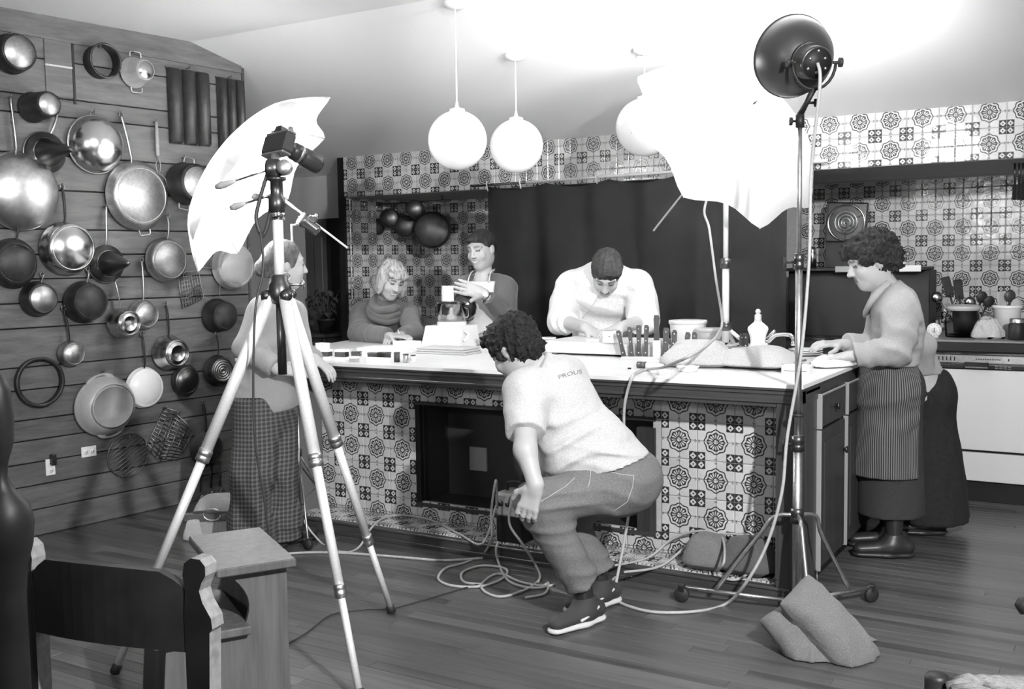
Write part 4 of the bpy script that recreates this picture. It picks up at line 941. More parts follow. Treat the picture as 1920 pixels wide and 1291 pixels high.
def slat_chair(name, label, R_, L_, toward, ztop):
    """ladder-back chair seen from behind; R_, L_: floor points under the back posts"""
    x = (R_-L_); x.z = 0; W = x.length; x.normalize(); y = Vector((-x.y, x.x, 0))
    if y.dot(toward) < 0: y = -y
    CMt = Matrix((x, y, Vector((0,0,1)))).transposed().to_4x4(); CMt.translation = L_
    flip = CMt.to_3x3().determinant() < 0
    root = thing(name, L_, label, 'chair')
    mk = MT['chairwood']
    T = lambda a, b, c: CMt @ Vector((a, b, c))
    h = ztop
    pr0 = [(-.020,0),(.022,0),(.020,h-.22),(.024,h-.125),(.030,h-.118),(.028,h-.10),(.012,h-.075),(.006,h-.055),(.012,h-.040),(.020,h-.028),(.020,h-.012),(.010,h-.001),(-.008,h),(-.022,h-.010),(-.026,h-.030),(-.022,h-.06),(-.026,h-.10),(-.026,h-.3)]
    for s_, mir in ((0, -1), (W, 1)):
        pr_ = [(x_*mir, z_) for x_, z_ in pr0]; n = len(pr_)
        V = [T(s_+a_, -.016, c_) for a_, c_ in pr_] + [T(s_+a_, .016, c_) for a_, c_ in pr_]
        po = MB().add(V, [tuple(range(n)), tuple(range(2*n-1, n-1, -1))]).build('back_post', mk, root)
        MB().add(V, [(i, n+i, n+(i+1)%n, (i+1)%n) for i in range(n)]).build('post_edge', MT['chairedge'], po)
    for (za, zb) in ((ztop-.165, ztop-.03),):
        N = 14; V = []
        for th in (0, .016):
            for i in range(N+1):
                t = i/N; bow = -.035*math.sin(math.pi*t)
                ear = .03*max(0, 1-min(t, 1-t)/.12)
                V += [T(.017+(W-.034)*t, bow+th-.012, za+.01*math.sin(math.pi*t)), T(.017+(W-.034)*t, bow+th-.012, zb-ear+.012*math.sin(math.pi*t))]
        n = 2*(N+1); F = []
        for i in range(N):
            F += [(2*i,2*i+2,2*i+3,2*i+1),(n+2*i,n+2*i+1,n+2*i+3,n+2*i+2),(2*i+1,2*i+3,n+2*i+3,n+2*i+1),(2*i,n+2*i,n+2*i+2,2*i+2)]
        F += [(0,1,n+1,n),(2*N,n+2*N,n+2*N+1,2*N+1)]
        MB().add(V, F).build('back_rail', mk, root)
    V = [T(-.01,-.01,.42),T(W+.01,-.01,.42),T(W+.03,.40,.42),T(-.03,.40,.42)]; V += [v+Vector((0,0,.028)) for v in V]
    MB().add(V, [(0,3,2,1),(4,5,6,7),(0,1,5,4),(1,2,6,5),(2,3,7,6),(3,0,4,7)]).build('seat', mk, root)
    for s_ in (-.01, W+.01): MB().tube([T(s_,.37,0),T(s_,.37,.42)], [.014,.019], 10).build('front_leg', mk, root)
    for b in (0.0, .37): MB().tube([T(0,b,.2),T(W,b,.2)], .010, 8).build('stretcher', mk, root)
    return root
MT['chairwood'] = mat('dark_chair_wood', .018, .45, noise=.3, scale=14, spec=.3)
MT['chairedge'] = mat('pale_chair_edge', .17, .6, noise=.25, scale=60)  # post edges paler than the broad faces
ch = .93
Rp = atZ(376,1042,ch); Lp = atZ(50,1010,ch+.0)
Lp = Rp + (Lp-Rp)*1.0; Rp.z = Lp.z = 0
slat_chair('dining_chair', 'dark wooden chair with a broad curved back rail in the left foreground', Rp, Lp, FWD, ch)
# turned post of another chair at the very left edge
pc = atD(4, 985, 1.42); pz = 1.415 - (985-515)*1.42/FPX
root = thing('tall_chair', (pc.x, pc.y, 0), 'dark chair with a tall turned finial post at the left picture edge', 'chair')
Lm = frame((pc.x, pc.y, 0), (0,0,1)); k = 1.42/FPX
def zpx(py): return 1.415 - (py-515)*k
def turned(Lq, h): 
    return [(.0,0),(.022,0),(.026,.3),(.026,h-.10),(.030,h-.06),(.038,h-.03),(.041,h),(.036,h+.028),(.02,h+.045),(.010,h+.065),(.012,h+.085),(.020,h+.11),(.0225,h+.15),(.019,h+.185),(.010,h+.205),(0,h+.21)]
hb = zpx(990)
MB(Lm).lathe(turned(Lm, hb), 24).build('back_post', MT['chairwood'], root)
q = Vector((-.857,-.514,0)); p2 = Vector((pc.x,pc.y,0)) + q*.42
MB(frame(p2, (0,0,1))).lathe(turned(None, hb), 24).build('back_post', MT['chairwood'], root)
for z_ in (hb-.14, hb-.34, .62): MB().tube([Vector((pc.x,pc.y,z_)), Vector((pc.x,pc.y,z_))+q*.42], .03, 8, flat=.25).build('back_rail', MT['chairwood'], root)
g = Vector((-.5,.85,0)).normalized()
for e in (Vector((pc.x,pc.y,0))-g*.40, p2-g*.40): MB().tube([e, e+Vector((0,0,.46))], .02, 10).build('front_leg', MT['chairwood'], root)
V = [Vector((pc.x,pc.y,.43)), p2+Vector((0,0,.43)), p2-g*.42+Vector((0,0,.43)), Vector((pc.x,pc.y,.43))-g*.42]; V += [v+Vector((0,0,.03)) for v in V]
MB().add(V, [(0,1,2,3),(7,6,5,4),(0,4,5,1),(1,5,6,2),(2,6,7,3),(3,7,4,0)]).build('seat', MT['chairwood'], root)
# rush-seated chair, bottom right corner
rs = atZ(1757, 1262, .47); sx = Vector((.857,.514,0)).normalized(); sy = Vector((.514,-.857,0)).normalized()
MT['rush'] = mat('woven_rush', .17, .9, noise=.35, scale=90, stretch=(1,6,1), bump=.4)
root = thing('rush_chair', (rs.x, rs.y, 0), 'dark chair with a pale woven rush seat in the bottom right corner', 'chair')
for (a, b, h) in ((0,0,.47),(.44,.02,.95),(0,.42,.47),(.44,.40,.95)):
    e = Vector((rs.x,rs.y,0)) + sx*a + sy*b
    MB(frame(e, (0,0,1))).lathe([(0,0),(.020,0),(.027,h*.5),(.027,h-.012),(.024,h-.003),(.016,h),(0,h)], 20).build('post', MT['chairwood'], root)
for (a, b, c_, d_) in ((.02,.02,.42,.02),(.02,.02,.04,.38),(.42,.02,.40,.38),(.04,.38,.40,.38)):
    e = Vector((rs.x,rs.y,.452)); P0 = e+sx*a+sy*b; P1 = e+sx*c_+sy*d_; mid = e+sx*.22+sy*.2
    N = 14
    for i in range(N):
        t0 = .04+.92*(i+.5)/N; p0 = lerp(P0,P1,t0); p1 = lerp(p0, mid, .97 if abs(t0-.5) < .04 else 1-2*abs(t0-.5)+.03)
        MB().tube([p0-Vector((0,0,.02)), p0+Vector((0,0,.008))+(p0-mid)*.03, lerp(p0,p1,.3)+Vector((0,0,.016)), p1+Vector((0,0,.008))], .0145, 8).build('rush_strand', MT['rush'], root)
for z_ in (.62,.76,.9): MB().tube([Vector((rs.x,rs.y,z_))+sx*.44+sy*.02, Vector((rs.x,rs.y,z_))+sx*.44+sy*.40], .022, 8, flat=.3).build('back_rail', MT['chairwood'], root)
for z_ in (.2,.3): MB().tube([Vector((rs.x,rs.y,z_)), Vector((rs.x,rs.y,z_))+sx*.44], .010, 8).build('stretcher', MT['chairwood'], root)
# armchair whose arm end pokes in at the right edge
ra_ = atZ(1905, 1118, .50); 
root = thing('armchair', (ra_.x+.2, ra_.y, 0), 'dark armchair arm end at the right picture edge', 'chair')
rr_ = RGT.copy(); rr_.z = 0; rr_.normalize(); pp = Vector((rr_.y, -rr_.x, 0))
O = Vector((ra_.x, ra_.y, 0))
MB().tube([O+Vector((0,0,.48)), O+rr_*.012+Vector((0,0,.474)), O+rr_*.06+Vector((0,0,.48)), O+rr_*.45+Vector((0,0,.50))], [.006,.022,.028,.024], 12).build('arm', MT['chairwood'], root)
MB().tube([O+rr_*.45+pp*.42+Vector((0,0,.50)), O+rr_*.0+pp*.42+Vector((0,0,.48))], .025, 10).build('arm', MT['chairwood'], root)
for (a, b, h) in ((.12,0,.48),(.12,.42,.48),(.5,0,.95),(.5,.42,.95)): MB().tube([O+rr_*a+pp*b, O+rr_*a+pp*b+Vector((0,0,h))], .021, 10).build('post', MT['chairwood'], root)
V = [O+rr_*.10+Vector((0,0,.33)), O+rr_*.52+Vector((0,0,.33)), O+rr_*.52+pp*.42+Vector((0,0,.33)), O+rr_*.10+pp*.42+Vector((0,0,.33))]; V += [v+Vector((0,0,.04)) for v in V]
MB().add(V, [(0,1,2,3),(7,6,5,4),(0,4,5,1),(1,5,6,2),(2,6,7,3),(3,7,4,0)]).build('seat', MT['rush'], root)
for z_ in (.65,.85): MB().tube([O+rr_*.5+Vector((0,0,z_)), O+rr_*.5+pp*.42+Vector((0,0,z_))], .025, 8, flat=.3).build('back_rail', MT['chairwood'], root)
# camera bag on the floor by the wall
cb_ = atZ(400, 1012, 0); bx = (RGT*1.0); bx.z = 0; bx.normalize(); by = Vector((-bx.y,bx.x,0))
root = thing('camera_bag', (cb_.x, cb_.y, 0), 'soft pale camera bag with a dark strap on the floor by the plank wall', 'bag')
Mb = frame(Vector((cb_.x,cb_.y,.0))+by*.12, (0,0,1), bx)
soft(Mb @ Matrix.Translation((0,0,.02)), .16, .13, .20, 31, .2, .5).build('body', fabric('pale_canvas', .34), root)
soft(Mb @ Matrix.Translation((-.10,-.115,.015)), .055, .04, .10, 32, .2, .6).build('front_pocket', fabric('pale_canvas_b', .42), root)
MB(Mb).box((-.15,-.125,.10),(.16,-.10,.14),.004).build('dark_band', MT['canvas_d'], root)
MB(Mb).tube([(.0+.045*math.cos(t), -.125, .135+.03*math.sin(t)) for t in [2*math.pi*i/18 for i in range(19)]], .006, 8).build('buckle', MT['steel_b'], root)
MB(Mb).tube(spline([(-.16,-.05,.12),(-.05,-.14,.155),(.1,-.13,.15),(.17,-.05,.18)], 6), .010, 8, flat=.4).build('strap', MT['canvas_d'], root)

# ------------------------------------------------------------------ black backdrop cloth on its pole
x0 = atY(915, 420, 1.90).x; x1 = atY(1476, 430, 1.90).x
root = thing('backdrop_cloth', ((x0+x1)/2, 1.9, .3), 'black backdrop cloth hanging behind the chef', 'backdrop')
NXc, NZc = 90, 14; V = []; F = []
for lay in (0, 1):
    for j in range(NZc+1):
        z = lerp(.05, 1.955, j/NZc)
        for i in range(NXc+1):
            t = i/NXc; fold = (.022*math.sin(t*41+.6*math.sin(t*9)) + .012*math.sin(t*73+1))*(1-.55*j/NZc)
            zz = z - (.035*abs(math.sin(t*math.pi*4.5)) if j == NZc else 0)
            V.append((lerp(x0, x1, t), 1.90 + fold + lay*.003, zz))
n1 = (NXc+1)*(NZc+1)
for lay in (0, 1):
    for j in range(NZc):
        for i in range(NXc):
            q = [lay*n1 + j*(NXc+1)+i, lay*n1 + j*(NXc+1)+i+1, lay*n1+(j+1)*(NXc+1)+i+1, lay*n1+(j+1)*(NXc+1)+i]; F.append(q if lay == 0 else q[::-1])
MB().add(V, F, True).build('cloth', MT['cloth'], root)
pA = atY(884, 349, 1.86); pB = atY(1300, 319, 1.86)
MB().tube([pA, lerp(pA,pB,.27)], .009, 10).build('pole', MT['tin'], root)
MB().tube([lerp(pA,pB,.27), pB+(pB-pA)*.5], .0095, 10).build('pole_section', MT['plastic_w'], root)
for px, py in ((913, 345), (975, 340), (1118, 330), (1272, 322)):
    c = atY(px, py, 1.85); MB().tube([c+Vector((0,0,.02)), c+Vector((0,-.008,0)), c+Vector((.006,0,-.05))], .005, 8).build('clip', MT['plastic_w'], root)

# ------------------------------------------------------------------ things on the island worktop
def ontop(px, py):
    c = atZ(px, py, ITOP)
    return c if c.y < .98 else Vector((atY(px, py, .98).x, .98, ITOP))
def lathe_obj(mb, prof, m, name, parent, n=28): return mb.lathe(prof, n).build(name, m, parent)
# food processor
c = ontop(828, 651); c.y += .10
root = thing('food_processor', (c.x, c.y, ITOP), 'white food processor with a clear bowl and feed tube', 'food processor')
MB().add([(c.x-.14,c.y-.12,ITOP),(c.x+.14,c.y-.12,ITOP),(c.x+.14,c.y+.11,ITOP),(c.x-.14,c.y+.11,ITOP),(c.x-.115,c.y-.10,ITOP+.13),(c.x+.13,c.y-.10,ITOP+.13),(c.x+.13,c.y+.10,ITOP+.13),(c.x-.115,c.y+.10,ITOP+.13)],
   [(0,3,2,1),(4,5,6,7),(0,1,5,4),(1,2,6,5),(2,3,7,6),(3,0,4,7)]).build('motor_base', MT['plastic_w'], root)
Lf = frame((c.x+.01, c.y, ITOP+.13), (0,0,1))
MB(Lf).lathe([(.09,0),(.09,.022),(.08,.024),(0,.024)], 32).build('bowl_seat', MT['plastic_w'], root)
mclear = mat('clear_plastic', .9, .05, trans=1.0); mclear.node_tree.nodes['Principled BSDF'].inputs['IOR'].default_value = 1.12
MB(Lf).lathe([(.086,.024),(.088,.13),(.085,.13),(.083,.028),(0,.028)], 36).build('bowl', mclear, root)
MB(Lf).lathe([(.090,.13),(.090,.142),(.04,.150),(.04,.147),(.086,.138),(.086,.13)], 36).build('lid', mclear, root)
MB(Lf).lathe([(.034,.028),(.030,.045),(.014,.052),(.012,.085),(0,.09)], 20).build('blade_hub', MT['plastic_w'], root)
MB(Lf @ Matrix.Translation((-.02,-.01,0))).lathe([(.042,.145),(.040,.235),(.043,.24),(.036,.24),(.034,.15)], 28, 1, .7).build('feed_tube', MT['plastic_w'], root)
MB(Lf).tube(spline([(.085,0,.04),(.125,0,.05),(.128,0,.10),(.088,0,.115)], 6), .010, 8).build('bowl_handle', mclear, root)
MB().tube(spline([(c.x+.135,c.y-.05,ITOP+.10),(c.x+.17,c.y-.06,ITOP+.08),(c.x+.15,c.y-.08,ITOP+.04)], 5), .008, 8).build('switch_lever', MT['plastic_w'], root)
# folded towel/tray in front of it
c = ontop(828, 664); root = thing('folded_towel', (c.x, c.y, ITOP), 'grey folded towel in front of the food processor', 'towel')
for k in range(3): MB().box((c.x-.17+.004*k, c.y-.02, ITOP+.013*k), (c.x+.17-.006*k, c.y+.16, ITOP+.013*(k+1)-.001), .005).build('fold', MT['burlap'], root)
# papers
for k, (px, py, w_, d_, h_, rot, lab) in enumerate(((702, 664, .26, .20, .035, 6, 'thick stack of white paper in front of the seated woman'), (752, 656, .12, .12, .05, -8, 'white box beside the stack of paper'), (1365, 704, .17, .10, .004, -20, 'white sheet of paper in front of the burlap sacks'), (1490, 702, .12, .07, .04, 3, 'small white box at the island corner'), (640, 676, .10, .07, .004, 30, 'white note card lying among the film boxes'))):
    c = ontop(px, py); R_ = frame((c.x, c.y+d_*.5, ITOP), (0,0,1), (math.cos(math.radians(rot)), math.sin(math.radians(rot)), 0))
    r0 = thing('paper_stack' if h_ < .04 else 'white_box', (c.x, c.y, ITOP), lab, 'paper' if h_ < .04 else 'box')
    n_ = max(1, int(h_/.012)) if h_ < .04 else 1
    for q in range(n_):
        o_ = rnd.uniform(-.006, .006) if n_ > 1 else 0
        MB(R_).box((-w_/2+o_,-d_/2-o_,h_*q/n_),(w_/2+o_,d_/2-o_,h_*(q+1)/n_-.0005), .001).build('sheets' if h_ < .04 else 'carton', MT['paper'], r0)
    if h_ >= .04: MB(R_).box((-w_/2+.01,-d_/2-.001,h_*.35),(w_/2-.01,-d_/2,h_*.42)).build('lid_gap', MT['tin'], r0)
# film boxes and canisters
def filmbox(px, py, w_, d_, h_, m, cap, lab, rot=0):
    c = ontop(px, py); R_ = frame((c.x, c.y+d_*.5, ITOP), (0,0,1), (math.cos(math.radians(rot)), math.sin(math.radians(rot)), 0)); r0 = thing('film_box', (c.x, c.y, ITOP), lab, 'film box', 'film boxes at the left end of the worktop')
    MB(R_).box((-w_/2,-d_/2,0),(w_/2,d_/2,h_), .002).build('carton', MT[m], r0)
    MB(R_).box((-w_/2-.001,-d_/2-.001,h_*.72),(w_/2+.001,d_/2+.001,h_+.002), .001).build('flap', MT[cap], r0)
filmbox(603, 668, .075, .05, .036, 'tin', 'paper', 'dark film box with a white flap beside the tripod legs', 5)
filmbox(600, 656, .07, .05, .04, 'paper', 'paper', 'white film box behind the dark one by the tripod legs', -4)
filmbox(636, 669, .065, .045, .038, 'tin', 'paper', 'dark film box with a white flap, second from the tripod', 8)
filmbox(664, 668, .05, .04, .026, 'tin', 'tin', 'small black film box near the tripod side of the worktop', 25)
filmbox(697, 672, .06, .04, .030, 'tin', 'tin', 'black film box below the paper stack, left one', 4)
filmbox(717, 671, .06, .04, .030, 'tin', 'tin', 'black film box below the paper stack, right one', -4)
filmbox(660, 679, .045, .035, .028, 'enamel_grey', 'paper', 'grey film carton at the worktop front edge', 12)
filmbox(706, 679, .14, .03, .022, 'paper', 'paper', 'long white film carton at the worktop front edge', 2)
for (px, py, r_, h_, m, lab) in ((741, 679, .0155, .052, 'tin', 'tall black film canister at the worktop front edge'), (758, 680, .014, .045, 'alu', 'grey film canister beside the black one'), (772, 676, .013, .03, 'plastic_w', 'white film canister beside the grey one'), (617, 664, .013, .024, 'plastic_w', 'white film canister between the film boxes')):
    c = ontop(px, py); r0 = thing('film_canister', (c.x, c.y, ITOP), lab, 'film canister', 'film canisters on the worktop')
    Lq = frame((c.x, c.y+r_, ITOP), (0,0,1)); MB(Lq).lathe([(0,0),(r_,0),(r_,h_-.006),(r_*.9,h_-.005),(0,h_-.005)], 18).build('can', MT[m], r0); MB(Lq).lathe([(r_*.9,h_-.006),(r_+.001,h_-.006),(r_+.001,h_),(0,h_)], 18).build('cap', MT['tin'] if m != 'tin' else MT['rubber'], r0)
# glass and small bowls
def bowl2(lab, px, py, r_, h_, m, foot=.5, name='glass_bowl', band=None):
    c = ontop(px, py); c.y += r_*.6; r0 = thing(name, (c.x, c.y, ITOP), lab, 'bowl'); Lq = frame((c.x, c.y, ITOP), (0,0,1))
    MB(Lq).lathe([(0,0),(r_*foot,0),(r_*lerp(foot,1,.62),h_*.35),(r_*.93,h_*.7),(r_,h_),(r_*.97,h_),(r_*.89,h_*.7),(r_*lerp(foot,1,.55),h_*.37),(r_*foot*.9,.006),(0,.006)], 36).build('bowl', m, r0)
    MB(Lq).lathe([(r_*.97,h_-.004),(r_*1.03,h_-.003),(r_*1.03,h_+.004),(r_*.97,h_+.004)], 36).build('rim', m if band is None else band, r0)
    return c
bowl2('large glass mixing bowl behind the crouching man', 938, 634, .125, .115, MT['glassm'])
bowl2('small patterned cup beside the cutting board', 1022, 645, .05, .055, MT['enamel_grey'], .7, 'small_cup', MT['white_enamel'])
bowl2('small glass dish beside the food processor base', 892, 648, .04, .04, MT['glassm'], .7, 'glass_dish')
bowl2('small white cup in front of the food processor lever', 868, 646, .03, .05, MT['white_enamel'], .8, 'small_cup')
bowl2('shallow pale dish in front of the burlap sacks', 1285, 697, .05, .022, MT['white_enamel'], .8, 'glass_dish')
bowl2('tiny pale dish near the worktop cable', 1243, 703, .035, .018, MT['white_enamel'], .8, 'glass_dish')
# cutting board, white block
k0 = ontop(1018, 664); k1 = ontop(1200, 670)
root = thing('cutting_board', (k0.x, k0.y, ITOP), 'thick pale cutting board under the hands of the chef', 'cutting board')
mboard = wood('pale_board', .62, axis=0, contrast=.12, rough=.6, spread=.02)
BT = ITOP+.075
nb = 6; ydep = .40
for q in range(nb):
    MB().box((k0.x, k0.y+ydep*q/nb, ITOP+.012), (k1.x+.02, k0.y+ydep*(q+1)/nb-.0008, BT), .002).build('stave', mboard, root)
for q in (.05, .9): MB().box((lerp(k0.x,k1.x,q), k0.y+.05, ITOP), (lerp(k0.x,k1.x,q)+.03, k0.y+ydep-.05, ITOP+.012), .002).build('foot', mboard, root)
c = atZ(1139, 643, BT); root = thing('white_block', (c.x, c.y, BT), 'small white block between the hands of the chef', 'food block')
MB(frame((c.x,c.y+.03,BT),(0,0,1))).box((-.033,-.025,0),(.033,.025,.066),.004).build('block', MT['paper'], root)
MB(frame((c.x,c.y+.03,BT),(0,0,1))).box((.004,-.0265,.032),(.014,-.0245,.036)).build('mark', MT['tin'], root)
MB(frame((c.x,c.y+.03,BT),(0,0,1))).box((-.045,-.03,.066),(.03,.026,.071),.002).build('top_slice', MT['burlap'], root)
c = atZ(1112, 640, BT); root = thing('white_slice', (c.x, c.y, BT), 'thin white slice lying left of the white block', 'food slice'); MB(frame((c.x,c.y,BT),(0,0,1),(1,.2,0))).box((-.035,-.012,0),(.035,.012,.012),.003).build('slice', MT['paper'], root)
# knives standing in their rack
root = thing('knife_rack', (1.45,.52,ITOP), 'clear-fronted knife rack on the worktop', 'rack'); kr = ontop(1208, 673)
kxd = Vector((.95,.30,0)).normalized()
Kf = frame((kr.x, kr.y+.03, ITOP), (0,0,1), kxd)
MB(Kf).box((-.13,-.035,0),(.14,.035,.012),.003).build('base', mboard, root)
MB(Kf).box((.035,-.035,.012),(.075,.03,.095),.003).build('pale_block', mboard, root)
MB(Kf).box((-.13,.025,.012),(.14,.035,.07),.003).build('back_board', mboard, root)
def knife(M_, L_, w_, lab, tilt=0, riv=3, z0=.012):
    r0 = thing('kitchen_knife', None, lab, 'knife', 'riveted kitchen knives in the rack', M=M_)
    Mt = M_ @ Matrix.Rotation(tilt, 4, 'Y')
    V = []
    MB(Mt).prism([(-w_*.5,z0),(w_*.55,z0),(w_*.5,L_*.5),(w_*.62,L_-.012),(w_*.3,L_),(-w_*.4,L_),(-w_*.5,L_-.02),(-w_*.38,L_*.5)], -.008, .008) if False else None
    Mh = Mt @ Matrix.Rotation(math.pi/2, 4, 'X')
    MB(Mh).prism([(-w_*.5,z0),(w_*.55,z0),(w_*.45,L_*.5),(w_*.62,L_-.012),(w_*.3,L_),(-w_*.4,L_),(-w_*.5,L_-.02),(-w_*.38,L_*.5)], -.009, .009).build('handle', MT['khandle'], r0)
    for k in range(riv):
        MB(Mt @ Matrix.Translation((0,-.009,z0+.02+k*(L_-z0-.04)/max(1,riv-1))) @ Matrix.Rotation(math.pi/2, 4, 'X')).lathe([(.004,0),(.004,.0015),(0,.002)], 10).build('rivet', MT['steel'], r0)
    MB(Mt).box((-w_*.3,-.0012,.004),(w_*.3,.0012,z0+.004)).build('blade_root', MT['steel'], r0)
MT['khandle'] = mat('rosewood', .045, .4, noise=.25, scale=30)
for k, (x_, L_, w_, t, lab) in enumerate(((-.115,.15,.022,-.22,'leftmost riveted knife, leaning, beside the cutting board'), (-.075,.165,.020,-.08,'second knife from the cutting board in the rack'), (-.04,.175,.024,0,'third knife from the cutting board, with an upright handle'), (-.005,.175,.022,.03,'fourth knife from the cutting board, before the pale block'), (.095,.16,.030,.04,'broad-handled knife right of the pale block'), (.13,.15,.022,.1,'last knife of the rack next to the burlap sack'))):
    knife(Kf @ Matrix.Translation((x_, -.005, 0)), L_, w_, lab, t)
knife(Kf @ Matrix.Translation((.05, .01, .075)), .15, .028, 'tall thick knife handle sticking up above the pale block', 0, 0)
# brush lying in front
c = ontop(1203, 690); root = thing('pastry_brush', (c.x,c.y,ITOP), 'dark-tipped brush lying in front of the knives', 'brush')
MB().tube([c+Vector((-.02,0,.016)), c+Vector((.02,.0,.016))], .016, 14).build('ferrule', MT['khandle'], root); MB().tube([c+Vector((.02,.0,.014)), c+Vector((.10,.03,.012))], [.013,.008], 12).build('handle', MT['paper'], root)
# buckets
def tub(lab, px, py, r_, h_, m):
    c = ontop(px, py); c.y = .93 if px < 1310 else .84
    c = atY(px, py, c.y); r0 = thing('tub', (c.x, c.y, ITOP), lab, 'tub', 'plastic tubs at the back of the worktop'); Lq = frame((c.x,c.y,ITOP),(0,0,1))
    MB(Lq).lathe([(0,0),(r_*.88,0),(r_,h_-.012),(r_,h_),(r_*.96,h_),(r_*.86,.004),(0,.004)], 36).build('tub_body', m, r0)
    MB(Lq).lathe([(r_*.95,h_-.016),(r_*1.05,h_-.014),(r_*1.06,h_),(r_*1.03,h_+.006),(0,h_+.004)], 36).build('lid', m, r0)
tub('taller white tub at the back of the worktop', 1290, 640, .098, .175, MT['plastic_w'])
tub('shorter grey tub beside the white one', 1333, 645, .078, .14, mat('grey_plastic', .5, .5))
# knives standing behind the sacks
for k, (px, py, t, lab) in enumerate(((1266, 645, -.05, 'knife handle standing behind the left burlap sack, nearest the tub'), (1284, 645, .12, 'knife handle leaning behind the left burlap sack'), (1302, 642, 0, 'knife handle standing before the grey tub'), (1385, 652, .15, 'knife handle leaning behind the right burlap sack'), (1398, 652, 0, 'knife handle standing left of the soap bottle'))):
    c = ontop(px, py); c.y = .66; c = atY(px, py+8, .66); knife(frame((c.x,c.y,ITOP),(0,0,1),(.93,.35,0)), .135, .026, lab, t)
# scrub brush between the sacks
c = ontop(1368, 684); root = thing('scrub_brush', (c.x, c.y, ITOP), 'bristly brush lying between the two burlap sacks', 'brush')
MB(frame((c.x,c.y+.05,ITOP+.06),(0,0,1),(.8,.6,.25))).box((-.07,-.02,.012),(.07,.02,.026),.004).build('back', MT['khandle'], root)
for k in range(24):
    a_ = -.065+.13*(k%12)/11; b_ = -.012+.024*(k//12); MB(frame((c.x,c.y+.05,ITOP+.06),(0,0,1),(.8,.6,.25))).tube([(a_,b_,.014),(a_*1.1,b_*1.6,-.02)], [.003,.005], 5).build('bristle', MT['tin'], root)
# dish soap bottle
c = atY(1421, 668, .52); root = thing('soap_bottle', (c.x,c.y,ITOP), 'white waisted dish soap bottle between sack and tap', 'bottle'); Lq = frame((c.x,c.y,ITOP),(0,0,1),RGT)
mbot = MT['plastic_w']
MB(Lq).lathe([(0,0),(.040,0),(.043,.006),(.042,.05),(.036,.085),(.031,.105),(.034,.135),(.044,.165),(.042,.178),(.025,.195),(.016,.203),(.016,.21)], 32, 1.15, .7).build('bottle_body', mbot, root)
MB(Lq).lathe([(.0165,.208),(.0165,.235),(.012,.24),(.008,.242),(.013,.25),(.013,.256),(.006,.264),(0,.265)], 20).build('cap', mat('soap_cap', .55,.4), root)
MB(Lq).box((-.014,-.0312,.045),(.012,-.0285,.068)).build('label_print', MT['tin'], root)
# tap
c = atY(1437, 655, 1.0); root = thing('tap', (c.x,c.y,ITOP), 'chrome swivel tap at the back of the worktop', 'tap')
MB(frame((c.x,c.y,ITOP),(0,0,1))).lathe([(.03,0),(.03,.012),(.018,.02),(.016,.06),(0,.062)], 20).build('base', MT['chrome'], root)
MB().tube(spline([c+Vector((0,0,.05)), atY(1440,640,1.0), atY(1455,628,.99), atY(1478,627,.97), atY(1486,632,.96), atY(1488,640,.96)], 6), [.011]*31, 12).build('spout', MT['chrome'], root)
MB(frame(atY(1488,640,.96), (0,0,-1))).lathe([(.012,0),(.014,.006),(.014,.02),(0,.02)], 16).build('aerator', MT['chrome'], root)
MB().tube([c+Vector((.0,0,.06)), c+Vector((.05,-.01,.10))], [.008,.011], 10).build('lever', MT['chrome'], root)
# plates stack, cloth, scissors near the right end
c = ontop(1512, 668); root = thing('plate_stack', (c.x,c.y,ITOP), 'low stack of pale plates by the hands of the woman at the corner', 'plates')
for k in range(3): MB(frame((c.x-.02,c.y+.06,ITOP+.011*k),(0,0,1))).lathe([(0,0),(.05,0),(.085,.010),(.088,.012),(.084,.013),(.05,.004),(0,.004)], 32).build('plate', MT['white_enamel'], root)
c = ontop(1565, 690); root = thing('dish_cloth', (c.x,c.y,ITOP), 'crumpled white cloth at the right end of the worktop', 'cloth'); soft(frame((c.x-.02,c.y+.04,ITOP+.008),(0,0,1),(.6,.8,0)), .10,.06,.035, 41,.2,.6,wr=.06).build('cloth', fabric('white_cotton', .75), root)
c = ontop(1522, 690); root = thing('scissors', (c.x,c.y,ITOP), 'pair of scissors lying near the island corner', 'scissors'); Lq = frame((c.x,c.y+.02,ITOP+.004),(0,0,1),(.9,.44,0))
for s_ in (-1,1):
    hd = MB(Lq).tube([(.05+.022*math.cos(t), s_*.02+.016*math.sin(t), .003) for t in [2*math.pi*k/14 for k in range(15)]], .0035, 6).build('finger_loop', MT['tin'], root)
    MB(Lq).prism([(.03,s_*.012-.003),(.03,s_*.012+.003),(-.02,.005),(-.09,-.001*s_),(-.02,-.005)], .001+.002*(s_>0), .003+.002*(s_>0)).build('blade', MT['steel'], root)
c = ontop(1180, 692); root = thing('marker_cap', (c.x,c.y,ITOP), 'tiny dark cap lying alone on the worktop', 'cap'); MB().tube([c+Vector((-.008,0,.004)),c+Vector((.008,.002,.004))], [.0035,.004], 10).build('cap', MT['tin'], root)

